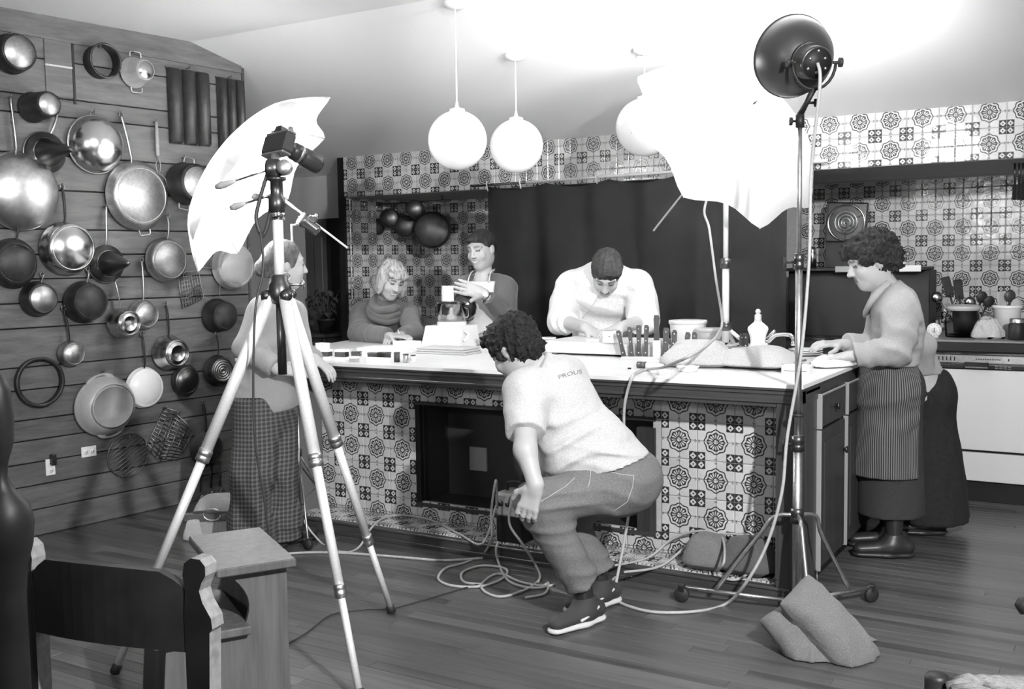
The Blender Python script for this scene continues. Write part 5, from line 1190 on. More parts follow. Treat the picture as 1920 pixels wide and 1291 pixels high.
# ------------------------------------------------------------------ kitchen run under the hood on the right
KY = 2.03; KX0 = 2.60; KX1 = 4.2; KZ = .933
root = thing('kitchen_counter', (3.2, 2.6, 0), 'dark-edged counter under the tiled wall', 'counter')
MB().box((KX0, KY-.01, KZ-.065), (KX1, BYR-.008, KZ-.012), .003).build('counter_edge', MT['black'], root)
MB().box((KX0, KY-.006, KZ-.012), (KX1, BYR-.008, KZ), .002).build('counter_top', mat('grey_top', .2, .4, noise=.15, scale=50), root)
MB().box((3.27, KY+.02, .0), (KX1, BYR-.01, KZ-.07), .003).build('base_cabinet', MT['oakv'], root)
dwx0, dwx1 = 2.63, 3.245
root = thing('dishwasher', (2.94, 2.3, 0), 'white-fronted dishwasher with a black control strip under the counter', 'dishwasher')
MB().box((dwx0, KY+.03, .0), (dwx1, BYR-.05, KZ-.068), .003).build('body', MT['black'], root)
MB().box((dwx0+.01, KY+.045, .0), (dwx1-.01, KY+.06, .11)).build('toe_kick', MT['black'], root)
mwd = mat('pale_enamel', .62, .45, noise=.03, scale=300)
MB().box((dwx0, KY, .124), (dwx1, KY+.03, .288), .003).build('lower_panel', mwd, root)
MB().box((dwx0, KY, .303), (dwx1, KY+.03, .765), .003).build('door_panel', mwd, root)
MB().box((dwx0, KY-.004, .770), (dwx1, KY+.03, .866), .003).build('control_strip', MT['black'], root)
MB().box((dwx0-.01, KY-.008, .803), (3.155, KY-.003, .848), .003).build('control_panel', MT['alu'], root)
MB().box((dwx0, KY-.008, .855), (dwx1, KY-.003, .862), .001).build('chrome_strip', MT['chrome'], root)
MB().box((dwx0, KY-.008, .792), (3.17, KY-.003, .798), .001).build('chrome_strip', MT['chrome'], root)
MB().tube([(3.17,KY-.006,.795),(3.195,KY-.006,.83),(3.20,KY-.006,.858)], .003, 6).build('chrome_strip', MT['chrome'], root)
for k in range(5): MB().box((2.70+k*.021, KY-.011, .815), (2.706+k*.021, KY-.007, .838)).build('button', MT['black'], root)
MB().box((2.84, KY-.03, .783), (2.97, KY-.004, .81), .004).build('door_latch', MT['black'], root)
MB().box((2.845, KY-.032, .778), (2.965, KY-.006, .785), .002).build('latch_lip', MT['chrome'], root)
for k in range(4): 
    for j in range(2): MB().box((3.0+k*.022, KY-.0055, .775+.011*j), (3.016+k*.022, KY-.0035, .778+.011*j)).build('indicator', MT['alu'], root)
for k in range(11): MB().box((2.90+k*.012, KY-.0095, .824), (2.908+k*.012, KY-.0075, .830)).build('maker_lettering', MT['tin'], root)
MB().tube([(3.07,KY-.012,.822),(3.07,KY-.012,.834)], .003, 6).build('dial', MT['black'], root)
# range with tall black backguard and shelf
RX0 = atY(1478, 560, 2.55).x; RX1 = atY(1743, 560, 2.55).x; RZ = atY(1735, 500, 2.55).z
root = thing('range_cooker', ((RX0+RX1)/2, 2.4, 0), 'black range cooker with a tall back panel behind the curly-haired woman', 'cooker')
MB().box((RX0, 2.06, .0), (KX0-.005, 2.9, .90), .004).build('oven_body', MT['black'], root)
MB().box((RX0, 2.55, .90), (RX1, 2.80, RZ-.02), .004).build('back_panel', MT['black'], root)
MB().box((RX0-.02, 2.46, RZ-.02), (RX1-.02, 2.82, RZ), .003).build('shelf', MT['black'], root)
s0 = atY(1686, 495, 2.45).x; s1 = atY(1727, 495, 2.45).x
MB().box((s0, 2.448, RZ-.028), (s1, 2.459, RZ+.012), .002).build('shelf_edge', MT['plastic_w'], root)
s0 = atY(1566, 495, 2.45).x; s1 = atY(1600, 495, 2.45).x
MB().box((s0, 2.448, RZ-.028), (s1, 2.459, RZ+.010), .002).build('shelf_edge', MT['enamel_grey'], root)
for (px, py) in ((1540, 640),(1600, 640)):
    c = atY(px, py, 2.25); MB(frame((c.x, 2.25, .90),(0,0,1))).lathe([(.09,0),(.09,.012),(.07,.018),(.07,.012),(.03,.012),(.03,.02),(0,.02)], 24).build('burner', MT['iron'], root)
SZ = RZ
def onshelf(px, y=2.62): c = atY(px, 490, y); return Vector((c.x, y, SZ))
c = onshelf(1523); root = thing('shaker', c, 'shiny metal shaker on the cooker shelf', 'shaker'); Lq = frame(c,(0,0,1)); MB(Lq).lathe([(0,0),(.028,0),(.028,.10),(.022,.11)], 20).build('body', MT['steel'], root); MB(Lq).lathe([(.026,.105),(.026,.125),(.014,.14),(0,.142)], 20).build('dome', MT['steel'], root)
c = onshelf(1690, 2.6); root = thing('cactus_pot', c, 'small striped pot with a spiky plant on the cooker shelf', 'plant pot'); Lq = frame(c,(0,0,1)); MB(Lq).lathe([(0,0),(.024,0),(.034,.06),(.037,.06),(.037,.07),(.03,.07),(0,.062)], 20).build('pot', MT['enamel_grey'], root)
MB(Lq).lathe([(.036,.02),(.0305,.026),(.0315,.032),(.027,.03)], 20).build('stripe', MT['plastic_w'], root)
for k in range(9):
    a_ = k*2.4; MB(Lq).tube([(0,0,.06),(.03*math.cos(a_)*(k%3+1)/3,.03*math.sin(a_)*(k%3+1)/3,.10)], [.008,.002], 6).build('leaf', MT['iron'], root)
# burner grate plate leaning on the tiled wall
c = atY(1587, 417, 2.95); root = thing('burner_plate', (c.x, 2.95, SZ-.0), 'square metal burner plate with concentric rings leaning on the tiles', 'burner plate')
w_ = 38*(c-CAM).dot(FWD)/FPX; PMx = Matrix.Translation(c) @ XZ @ Matrix.Rotation(-.06, 4, 'Z')
MB(PMx).box((-w_,-w_,-.012),(w_,w_,0),.01).build('plate', MT['dark_metal'], root)
MB(PMx).lathe([(w_*.93,0),(w_*.93,.012),(w_*.86,.016),(w_*.82,.004)], 40).build('outer_ring', MT['steel'], root)
for q in (.52,.36,.2): MB(PMx).lathe([(w_*(q+.05),.004),(w_*(q+.04),.02),(w_*(q-.02),.02),(w_*(q-.03),.004)], 36).build('coil_ring', MT['steel_b'], root)
MB(PMx).lathe([(.012,.004),(.012,.02),(0,.022)], 14).build('hub', MT['chrome'], root)
for k in range(3): MB(PMx @ Matrix.Rotation(k*2.094+.5, 4, 'Z')).box((w_*.12,-.004,.006),(w_*.9,.004,.014)).build('spoke', MT['tin'], root)
# a stack to carry it: low wire stand on the cooker shelf behind
MB().box((c.x-w_*.9, 2.90, RZ), (c.x+w_*.9, 2.955, c.z-w_+.006), .003).build('stand', MT['black'], root)
MB().box((c.x-w_*.9, 2.78, RZ-.02), (c.x+w_*.9, 2.955, RZ), .003).build('stand_foot', MT['black'], root)
# things on the counter
def onk(px, y=2.35): c = atY(px, 630, y); return Vector((c.x, y, KZ))
c = onk(1752, 2.2); root = thing('kitchen_timer', c, 'round white kitchen timer on the counter', 'timer'); Lq = frame(c+Vector((0,-.012,.045)),(0.15,-1,0))
MB(Lq).lathe([(0,-.03),(.036,-.03),(.042,-.02),(.042,.008),(.038,.014),(0,.014)], 28).build('case', MT['plastic_w'], root); MB(Lq).lathe([(.016,.014),(.013,.024),(0,.025)], 18).build('dial', MT['paper'], root); MB(Lq).box((-.002,-.012,.024),(.002,.016,.028)).build('pointer', MT['tin'], root)
for k in range(12): MB(Lq @ Matrix.Rotation(k*math.pi/6,4,'Z')).box((.028,-.001,.014),(.034,.001,.0155)).build('tick', MT['tin'], root)
MB().box((c.x-.025,c.y-.02,KZ),(c.x+.025,c.y+.02,KZ+.006),.002).build('foot', MT['plastic_w'], root)
c = onk(1805, 2.30); root = thing('storage_jar', c, 'large clear glass jar on the counter', 'jar'); Lq = frame(c,(0,0,1))
MB(Lq).lathe([(0,0),(.094,0),(.098,.008),(.098,.13),(.088,.145),(.088,.18),(.084,.18),(.084,.145),(.094,.128),(.094,.01),(0,.008)], 36).build('glass', MT['glassm'], root)
MB(Lq).lathe([(.090,.158),(.094,.158),(.094,.182),(.086,.19),(.086,.158)], 36).build('rim', mat('milk_rim', .5,.4), root)
def utens(lab, base, tip, m, r_, head):
    r0 = thing('kitchen_utensil', base, lab, 'utensil', 'cooking utensils standing in the jars'); d = (tip-base)
    MB().tube([base, lerp(base,tip,.7)], r_, 8).build('handle', m, r0)
    Lq = frame(lerp(base,tip,.82), d, RGT)
    if head == 'spoon': MB(Lq).ball((0,0,0), .034, 14, 8, 1, .35, 1.1).build('bowl', m, r0)
    elif head == 'ball': MB(Lq).ball((0,0,.01), .036, 16, 10, 1, .8, 1).build('bowl', m, r0)
    else: MB(Lq).box((-.028,-.004,-.06),(.028,.004,.06),.004).build('blade', m, r0)
b_ = c + Vector((0,.16,0))
for (px, py, m, head, lab) in ((1752, 548, 'steel','ball','shiny ladle sticking out left behind the glass jar'), (1772, 520,'iron','flat','dark slotted turner leaning left behind the glass jar'), (1795,527,'iron','flat','black spatula standing behind the glass jar'), (1820,560,'steel','ball','second shiny ladle over the glass jar'), (1845,545,'iron','spoon','dark spoon leaning right behind the glass jar'), (1860,555,'iron','spoon','darkest spoon leaning towards the white crock')):
    t = atY(px, py, b_.y); utens(lab, b_+Vector(((t.x-b_.x)*.35,0,.05)), t, MT[m], .006, head)
rr0 = thing('utensil_pot', b_, 'dark pot of utensils behind the glass jar', 'pot'); MB(frame(b_,(0,0,1))).lathe([(0,0),(.075,0),(.085,.14),(.08,.14),(.07,.01),(0,.008)], 28).build('pot', MT['iron'], rr0)
c = onk(1887, 2.42); root = thing('white_crock', c, 'white crock holding wooden spoons', 'crock'); Lq = frame(c,(0,0,1))
MB(Lq).lathe([(0,0),(.07,0),(.076,.17),(.080,.175),(.080,.183),(.072,.183),(.066,.01),(0,.01)], 32).build('crock', MT['white_enamel'], root)
MB(Lq).lathe([(.0765,.165),(.083,.17),(.083,.184),(.076,.186)], 32).build('lip', MT['white_enamel'], root)
for (px,py,m,head,lab) in ((1895,540,'khandle','spoon','dark wooden spoon standing in the white crock'), (1908,560,'burlap','spoon','pale wooden spoon in the white crock'), (1878,552,'wood_l','flat','flat wooden spatula in the white crock')):
    t = atY(px, py, c.y); utens(lab, c+Vector(((t.x-c.x)*.3,0,.03)), t, MT[m], .008, head)
c = onk(1907, 2.16); root = thing('dark_jar', c, 'dark preserve jar with a metal lid in front of the crock', 'jar'); Lq = frame(c,(0,0,1)); MB(Lq).lathe([(0,0),(.045,0),(.048,.006),(.048,.085),(.038,.10)], 24).build('jar', MT['black'], root); MB(Lq).lathe([(.041,.098),(.041,.118),(.037,.122),(0,.122)], 24).build('lid', MT['steel_b'], root)
c = onk(1852, 2.2); root = thing('bread_bag', c, 'crumpled pale bag between jar and crock', 'bag'); soft(frame(c+Vector((0,0,.012)),(0,0,1),(1,.2,0)), .09,.06,.09, 51,.2,.7,wr=.08).build('bag', fabric('crumpled_paper', .5), root)
# tools hanging at the far right under the hood
for k, (px, dx) in enumerate(((1903,0),(1911,0),(1918,0))):
    a = atY(px, 300, 2.3); b = atY(px, 375, 2.3); root = thing('hanging_tool', a, ('leftmost','middle','rightmost')[k]+' of the dark tools hanging under the hood at the right edge', 'utensil', 'tools hanging under the hood at the right edge')
    MB().tube([Vector((a.x,a.y,HB)), a], .002, 6).build('hook', MT['wirem'], root); MB().tube([a, lerp(a,b,.6)], .006, 8).build('handle', MT['dark_metal'], root); MB(frame(lerp(a,b,.8),(0,0,1),RGT)).box((-.016,-.003,-.045),(.016,.003,.045),.003).build('blade', MT['black'], root)
# ------------------------------------------------------------------ pans hanging under the hood at the left
hy = 2.32
root = thing('pot_rail', (-.9, hy, 1.9), 'dark rail under the left part of the hood', 'rail')
ra = atY(690, 372, hy); rb2 = atY(845, 362, hy); ra.z = rb2.z = 1.90; ra.y = rb2.y = hy
MB().tube([ra, rb2], .008, 10).build('bar', MT['dark_metal'], root)
for q in (.1, .9): p_ = lerp(ra, rb2, q); MB().tube([p_, Vector((p_.x,p_.y,HB))], .006, 8).build('bracket', MT['dark_metal'], root)
def hangpan(lab, px, py, rp, dep, m, htx, hm='steel_b', y=hy, k0=1.0):
    c = atY(px, py, y); r_ = rp*(c-CAM).dot(FWD)/FPX; r0 = thing('hanging_pan', c, lab, 'pan', 'pans hanging under the tiled hood')
    Lq = frame(c+Vector((0,.02,0)), Vector((.5,-.86,.0)))
    MB(Lq).lathe([(0,dep),(r_*.9,dep),(r_,dep-.008),(r_*1.06,0),(r_*1.03,0),(r_*.95,dep-.01),(0,dep-.005)], 36).build('body', MT[m], r0)
    t = atY(htx, 368, y); t.z = 1.897; a = c+Vector((0,.02,0))+(t-c).normalized()*r_
    MB().tube(spline([a, lerp(a,t,.3)+Vector((0,-.015,0)), t], 5), .008, 8, flat=.5).build('handle', MT[hm], r0)
hangpan('dark shallow pan, leftmost under the hood', 702, 425, 16, .04, 'iron', 706, 'steel')
hangpan('polished small pan, second from the left under the hood', 728, 409, 18, .05, 'dark_metal', 720, 'steel')
hangpan('dark polished pan left of the great round pan under the hood', 757, 424, 20, .05, 'tin', 742, 'dark_metal', hy+.06)
hangpan('great round dark pan, rightmost under the hood', 808, 431, 33, .06, 'tin', 790, 'iron', hy+.06)
hangpan('dark saucepan above the great round pan under the hood', 776, 392, 16, .12, 'dark_metal', 770, 'dark_metal', hy-.04)
# potted plant on a dark chest in the passage
pc = atY(607, 610, 2.0); root = thing('dark_chest', (pc.x, 2.05, 0), 'dark chest standing in the passage', 'chest')
MB().box((pc.x-.34, 1.88, 0),(pc.x+.11, 2.22, .84),.01).build('carcass', MT['oakv'], root); MB().box((pc.x-.35, 1.86, .84),(pc.x+.12, 2.23, .87),.006).build('top', MT['oak'], root)
for k in (0,1,2): MB().box((pc.x-.32, 1.868, .06+.26*k),(pc.x+.09, 1.88, .29+.26*k),.004).build('drawer', MT['oak'], root)
root = thing('potted_plant', (pc.x+.0, 2.03, .87), 'dark leafy potted plant on the chest', 'plant'); Lq = frame((pc.x+.0, 2.03, .87),(0,0,1)); MB(Lq).lathe([(0,0),(.05,0),(.07,.10),(.074,.10),(.074,.115),(.06,.115),(0,.10)], 20).build('pot', MT['iron'], root)
mleaf = mat('leaf', .045, .5)
for k in range(26):
    a_ = k*2.4; r_ = .05+.10*rnd.random(); z_ = .16+.20*rnd.random(); e = Vector((r_*math.cos(a_), r_*math.sin(a_), z_))
    q = MB(Lq); q.tube([(0,0,.09), lerp(Vector((0,0,.09)), e, .6)+Vector((0,0,.02)), e], .003, 5); d = e.normalized(); s_ = Vector((-d.y, d.x, 0)).normalized()
    tip = e+Vector((d.x,d.y,-.3)).normalized()*.07; mid = lerp(e,tip,.5)+Vector((0,0,.01))
    q.add([e, mid+s_*.026, tip, mid-s_*.026, mid+Vector((0,0,.008))], [(0,1,4),(1,2,4),(2,3,4),(3,0,4)], True); q.build('leaf', mleaf, root)

# ------------------------------------------------------------------ people: smooth distance-field bodies and clothes
def npv(v): return np.array([v[0], v[1], v[2]], dtype=np.float32)
def nrm(v): v = np.asarray(v, np.float32); return v/np.linalg.norm(v)
class Sdf:
    def __init__(s, vox, k=.03): s.vox = vox; s.k = k; s.ops = []; s.lo = np.full(3, 1e9); s.hi = np.full(3, -1e9)
    def _bb(s, lo, hi): s.lo = np.minimum(s.lo, lo); s.hi = np.maximum(s.hi, hi)
    def cap(s, a, b, ra, rb=None, k=None, w=None, q=1.0, sub=False, flat=False):
        a = npv(a); b = npv(b); rb = ra if rb is None else rb; r = max(ra, rb)*max(1.0, q)
        lo = np.minimum(a, b)-r; hi = np.maximum(a, b)+r
        if not sub: s._bb(lo, hi)
        s.ops.append(('cap', a, b, ra, rb, s.k if k is None else k, None if w is None else nrm(npv(w)), q, sub, lo, hi, flat)); return s
    def ell(s, c, ax, rad, k=None, sub=False):
        """ax: three orthonormal-ish vectors, rad: radii"""
        c = npv(c); A = np.stack([nrm(npv(a)) for a in ax]); rad = np.array(rad, np.float32); R = rad.max()
        if not sub: s._bb(c-R, c+R)
        s.ops.append(('ell', c, A, rad, s.k if k is None else k, sub, c-R, c+R)); return s
    def cut(s, p, n, R=1e3): s.ops.append(('cut', npv(p), nrm(npv(n)), R)); return s
    def noise(s, amp, freq, seed=0, aniso=(1,1,1)): s.ops.append(('noise', amp, freq, seed, aniso)); return s
    def pillow(s, c, ax, a, b, T, k=None):
        c = npv(c); A = np.stack([nrm(npv(q)) for q in ax]); R = max(a, b, T); s._bb(c-R*1.2, c+R*1.2); s.ops.append(('pil', c, A, a, b, T, s.k if k is None else k, c-R*1.2, c+R*1.2)); return s
    def fold(s, p, R, d, freq, amp, seed=0): s.ops.append(('fold', npv(p), R, nrm(npv(d)), freq, amp, seed)); return s
    def mesh(s, name):
        v = s.vox; lo = s.lo - 3*v; hi = s.hi + 3*v
        n = np.ceil((hi-lo)/v).astype(int)+1
        X_ = [ (lo[i]+v*np.arange(n[i])).astype(np.float32) for i in range(3)]
        d = np.full(n, 1.0, np.float32)
        def rng(l, h, m):
            i0 = np.clip(((l-m-lo)/v).astype(int), 0, n-1); i1 = np.clip(((h+m-lo)/v).astype(int)+2, 1, n); return tuple(slice(a, b) for a, b in zip(i0, i1))
        def grid(sl): return X_[0][sl[0]][:,None,None], X_[1][sl[1]][None,:,None], X_[2][sl[2]][None,None,:]
        for o in s.ops:
            if o[0] == 'cap':
                _, a, b, ra, rb, k, w_, q, sub, l, h, flat = o; sl = rng(l, h, k+2*v); x, y, z = grid(sl); ba = b-a; L2 = max(1e-9, float(ba@ba))
                px_, py_, pz_ = x-a[0], y-a[1], z-a[2]
                t = np.clip((px_*ba[0]+py_*ba[1]+pz_*ba[2])/L2, 0, 1)
                vx, vy, vz = px_-t*ba[0], py_-t*ba[1], pz_-t*ba[2]
                if w_ is not None:
                    c = (vx*w_[0]+vy*w_[1]+vz*w_[2])*(1/q-1); vx = vx+w_[0]*c; vy = vy+w_[1]*c; vz = vz+w_[2]*c
                e = np.sqrt(vx*vx+vy*vy+vz*vz)-(ra+(rb-ra)*t)
                if w_ is not None: e = e*min(1.0, q*1.25)
                if flat: e = np.maximum(e, ((x-b[0])*ba[0]+(y-b[1])*ba[1]+(z-b[2])*ba[2])/math.sqrt(L2))
            elif o[0] == 'ell':
                _, c, A, rad, k, sub, l, h = o; sl = rng(l, h, k+2*v); x, y, z = grid(sl); x = x-c[0]; y = y-c[1]; z = z-c[2]
                u = [(x*A[i,0]+y*A[i,1]+z*A[i,2])/rad[i] for i in range(3)]; r0 = np.sqrt(u[0]**2+u[1]**2+u[2]**2)
                e = (r0-1)*float(rad.min())*.6 + (r0-1)*float(rad.mean())*.4
            elif o[0] == 'pil':
                _, c, A, a, b, T, k, l, h = o; sub = False; sl = rng(l, h, k+2*v); x, y, z = grid(sl); x = x-c[0]; y = y-c[1]; z = z-c[2]
                u = [x*A[i,0]+y*A[i,1]+z*A[i,2] for i in range(3)]
                g = np.sqrt(np.clip(1-np.abs(u[0]/a)**3, .004, 1)*np.clip(1-np.abs(u[1]/b)**3, .004, 1)); e = np.maximum(np.maximum(np.abs(u[2])-T*g, np.abs(u[0])-a), np.abs(u[1])-b)
            elif o[0] == 'cut':
                _, p, nn, R = o
                if R < 100: sl = rng(p-R, p+R, 0)
                else: sl = tuple(slice(0, m) for m in n)
                x, y, z = grid(sl); e = (x-p[0])*nn[0]+(y-p[1])*nn[1]+(z-p[2])*nn[2]; d[sl] = np.maximum(d[sl], e); continue
            elif o[0] == 'fold':
                _, p, R, dv, fr, amp, seed = o; sl = rng(p-2*R, p+2*R, 0); x, y, z = grid(sl); rg = np.random.RandomState(seed); w2 = nrm(rg.randn(3)); ph = rg.rand(2)*6.28
                x = x-p[0]; y = y-p[1]; z = z-p[2]
                t = (x*dv[0]+y*dv[1]+z*dv[2])*fr + 1.3*np.sin((x*w2[0]+y*w2[1]+z*w2[2])*fr*.45+ph[0])+ph[1]
                d[sl] = d[sl] - amp*np.exp(-(x*x+y*y+z*z)/(R*R))*((.5+.5*np.sin(t))**2.5*1.6-.5); continue
            else:
                _, amp, fr, seed, an = o; rg = np.random.RandomState(seed); x, y, z = X_[0][:,None,None]*an[0], X_[1][None,:,None]*an[1], X_[2][None,None,:]*an[2]
                acc = 0
                for oc in range(3):
                    D = rg.randn(3,3); D /= np.linalg.norm(D, axis=1)[:,None]; f = fr*(1.7**oc); ph = rg.rand(3)*6.28
                    acc = acc + (np.sin((x*D[0,0]+y*D[0,1]+z*D[0,2])*f+ph[0])*np.sin((x*D[1,0]+y*D[1,1]+z*D[1,2])*f+ph[1])+.5*np.sin((x*D[2,0]+y*D[2,1]+z*D[2,2])*f*1.3+ph[2]))/(1.5**oc)
                d = (d + amp*acc.astype(np.float32)).astype(np.float32); continue
            cur = d[sl]
            if sub:
                e = -e
                if k > 0: hh = np.maximum(k-np.abs(cur-e), 0)/k; d[sl] = np.maximum(cur, e)+hh*hh*k*.25
                else: d[sl] = np.maximum(cur, e)
            else:
                if k > 0: hh = np.maximum(k-np.abs(cur-e), 0)/k; d[sl] = np.minimum(cur, e)-hh*hh*k*.25
                else: d[sl] = np.minimum(cur, e)
        ins = d < 0
        c8 = sum(ins[i:n[0]-1+i, j:n[1]-1+j, k:n[2]-1+k].astype(np.int8) for i in (0,1) for j in (0,1) for k in (0,1))
        act = np.argwhere((c8 > 0) & (c8 < 8)); idx = np.full(n-1, -1, np.int32); idx[tuple(act.T)] = np.arange(len(act))
        acc = np.zeros((len(act),3), np.float32); cnt = np.zeros(len(act), np.float32)
        C = [(i,j,k) for i in (0,1) for j in (0,1) for k in (0,1)]
        val = {c: d[act[:,0]+c[0], act[:,1]+c[1], act[:,2]+c[2]] for c in C}
        for a in C:
            for ax in range(3):
                if a[ax]: continue
                b = list(a); b[ax] = 1; b = tuple(b); da, db = val[a], val[b]; m = (da < 0) != (db < 0)
                t = np.where(m, da/np.where(m, da-db, 1), 0); p = np.array(a, np.float32)[None,:].repeat(len(act),0); p[:,ax] += t
                acc[m] += p[m]; cnt[m] += 1
        V = lo[None,:] + v*(act + acc/np.maximum(cnt,1)[:,None])
        Fs = []
        for ax in range(3):
            sa = [slice(0,m) for m in n]; sb = [slice(0,m) for m in n]; sa[ax] = slice(0,n[ax]-1); sb[ax] = slice(1,n[ax])
            ch = ins[tuple(sa)] != ins[tuple(sb)]; e = np.argwhere(ch); o1, o2 = (ax+1)%3, (ax+2)%3
            ok = (e[:,o1] > 0) & (e[:,o2] > 0) & (e[:,o1] < n[o1]-1) & (e[:,o2] < n[o2]-1); e = e[ok]
            q = []
            for (p1,p2) in ((-1,-1),(0,-1),(0,0),(-1,0)):
                f = e.copy(); f[:,o1] += p1; f[:,o2] += p2; q.append(idx[tuple(f.T)])
            q = np.stack(q, 1); inn = ins[tuple(e.T)]
            q[~inn] = q[~inn][:, ::-1]; Fs.append(q)
        F = np.concatenate(Fs); F = F[(F >= 0).all(1)]
        me = bpy.data.meshes.new(name); me.vertices.add(len(V)); me.vertices.foreach_set('co', V.astype(np.float32).ravel())
        me.loops.add(len(F)*4); me.loops.foreach_set('vertex_index', F.astype(np.int32).ravel())
        me.polygons.add(len(F)); me.polygons.foreach_set('loop_start', np.arange(0, len(F)*4, 4, dtype=np.int32))
        me.polygons.foreach_set('use_smooth', np.ones(len(F), bool)); me.update(calc_edges=True); me.validate()
        return me, V
def sdf_obj(S, name, m, parent, tone=None):
    me, V = S.mesh(name)
    if tone is not None:
        tv = tone(V).astype(np.float32); at_ = me.attributes.new('tone', 'FLOAT', 'POINT'); at_.data.foreach_set('value', tv)
    inv = ROOT[parent.name].inverted(); me.transform(inv); me.materials.append(m)
    o = bpy.data.objects.new(name, me); COL.objects.link(o); o.parent = parent; ROOT[o.name] = ROOT[parent.name]; return o
def tone_mat(name, v, rough=.5, bump=.0, scale=200):
    m, nt, b = newmat(name); a = nt.nodes.new('ShaderNodeAttribute'); a.attribute_name = 'tone'
    f = X(nt, a.outputs['Fac'])*v; cb = nt.nodes.new('ShaderNodeCombineColor')
    for i in range(3): nt.links.new(f.s, cb.inputs[i])
    nt.links.new(cb.outputs[0], b.inputs['Base Color']); b.inputs['Roughness'].default_value = rough
    b.inputs['Subsurface Weight'].default_value = .0
    if bump:
        tc = nt.nodes.new('ShaderNodeTexCoord'); nz = nt.nodes.new('ShaderNodeTexNoise'); nz.inputs['Scale'].default_value = scale; nt.links.new(tc.outputs['Object'], nz.inputs['Vector'])
        bp = nt.nodes.new('ShaderNodeBump'); bp.inputs['Strength'].default_value = bump; bp.inputs['Distance'].default_value = .003; nt.links.new(nz.outputs['Fac'], bp.inputs['Height']); nt.links.new(bp.outputs[0], b.inputs['Normal'])
    return m
MT['skin'] = tone_mat('skin', .42, .5, .1)
def hair_mat(name, v, scale=55, stretch=(1,1,.18)): return mat(name, v, .75, noise=.55, scale=scale, stretch=stretch, bump=.9, spec=.12)
MT['knit'] = mat('knit_wool', .17, .95, noise=.2, scale=300, bump=.5, sheen=.2)

def orth(f, u):
    f = Vector(f).normalized(); u = Vector(u); u = (u-f*u.dot(f)).normalized(); return f, u, f.cross(u)     # face, up, side(right hand)
def head_prims(S, hc, F, U, Sd, sc=1.0, infl=0.0):
    P = lambda s, f, u: hc + (Sd*s + F*f + U*u)*sc
    A = (Sd, F, U); r = lambda a, b, c: (a*sc+infl, b*sc+infl, c*sc+infl)
    S.ell(P(0,-.012,.032), A, r(.075,.096,.092), .02)
    S.ell(P(0,.030,-.030), A, r(.060,.066,.088), .03)
    S.ell(P(0,.058,-.092), A, r(.030,.028,.024), .03)
    for q in (-1,1):
        S.ell(P(.045*q,.0,-.055), A, r(.022,.05,.04), .03)
        S.ell(P(.038*q,.068,-.026), A, r(.024,.020,.024), .02)
        S.cap(P(.012*q,.088,.034), P(.046*q,.072,.034), .012*sc, .010*sc, .015)
    for q in (-1,1): S.ell(P(.031*q,.104,.012), A, r(.017,.016,.010), .010, sub=True)
    for q in (-1,1): S.ell(P(.031*q,.079,.012), A, r(.014,.014,.012), .006)
    S.cap(P(0,.092,.018), P(0,.114,-.022), .0075*sc, .0125*sc, .012)
    for q in (-1,1): S.ell(P(.011*q,.104,-.026), A, r(.009,.010,.008), .008)
    S.cap(P(-.020,.086,-.050), P(.020,.086,-.050), .0085*sc, None, .010)
    S.cap(P(-.017,.085,-.064), P(.017,.085,-.064), .0095*sc, None, .010)
    for q in (-1,1): S.ell(P(.076*q,-.012,-.002), A, r(.010,.019,.031), .008)
def head_tone(hc, F, U, Sd, sc=1.0, smile=False, beard=False):
    M3 = np.array([npv(Sd), npv(F), npv(U)]); h = npv(hc)
    def fn(V):
        L = ((V-h)@M3.T)/sc; s, f, u = np.abs(L[:,0]), L[:,1], L[:,2]; t = np.ones(len(V)); fr = f > .045
        t[fr & (np.abs(u-.036) < .0065) & (s > .012) & (s < .048)] = .22
        t[fr & (np.abs(u-.012) < .0065) & (s > .017) & (s < .045)] = .16
        t[fr & (np.abs(u+.057) < .012) & (s < .024)] = .5
        if smile:
            t[fr & (np.abs(u+.057) < .012) & (s < .024)] = 1.0
            c = u+.0585-9.0*s*s; t[fr & (np.abs(c) < .0095) & (s < .031)] = .55; t[fr & (np.abs(c) < .0048) & (s < .025)] = 1.5
        else: t[fr & (np.abs(u+.057) < .003) & (s < .024)] = .22
        t[fr & (np.abs(u+.030) < .005) & (s < .014) & (s > .004) & (f > .09)] = .7
        if beard: t[(f > .02) & (u < -.03)] *= .7
        return t
    return fn
def hand_prims(S, w, d, n, thumb, curl=(.25,.35,.3), spread=.0, sc=1.0):
    d = Vector(d).normalized(); n = Vector(n); n = (n-d*n.dot(d)).normalized(); s = d.cross(n)*thumb      # s: towards the thumb
    S.cap(w, w+d*.02*sc, .026*sc, .028*sc, .02, n, .75)
    for q in (-.024,-.008,.008,.024): S.cap(w+d*.025*sc+s*q*.7*sc, w+d*.082*sc+s*q*sc, .0165*sc, .0125*sc, .012, n, .8)
    for i, (q, L) in enumerate(((.030,.072),(.010,.082),(-.010,.076),(-.029,.060))):
        p = w+d*.085*sc+s*q*sc; a = 0; dd = d+s*q*spread*8
        for j, fr in enumerate((.45,.31,.24)):
            a += curl[j]; v = (dd*math.cos(a)+n*math.sin(a)).normalized(); e = p+v*L*fr*sc
            S.cap(p, e, (.0098-.0012*j)*sc, (.0090-.0012*j)*sc, .004); p = e
    p = w+d*.028*sc+s*.028*sc; v = (d*.62+s*.66+n*.35).normalized(); e = p+v*.042*sc; S.cap(p, e, .0125*sc, .0105*sc, .012)
    v2 = (d*.85+s*.25+n*.35).normalized(); e2 = e+v2*.034*sc; S.cap(e, e2, .0105*sc, .0085*sc, .005)
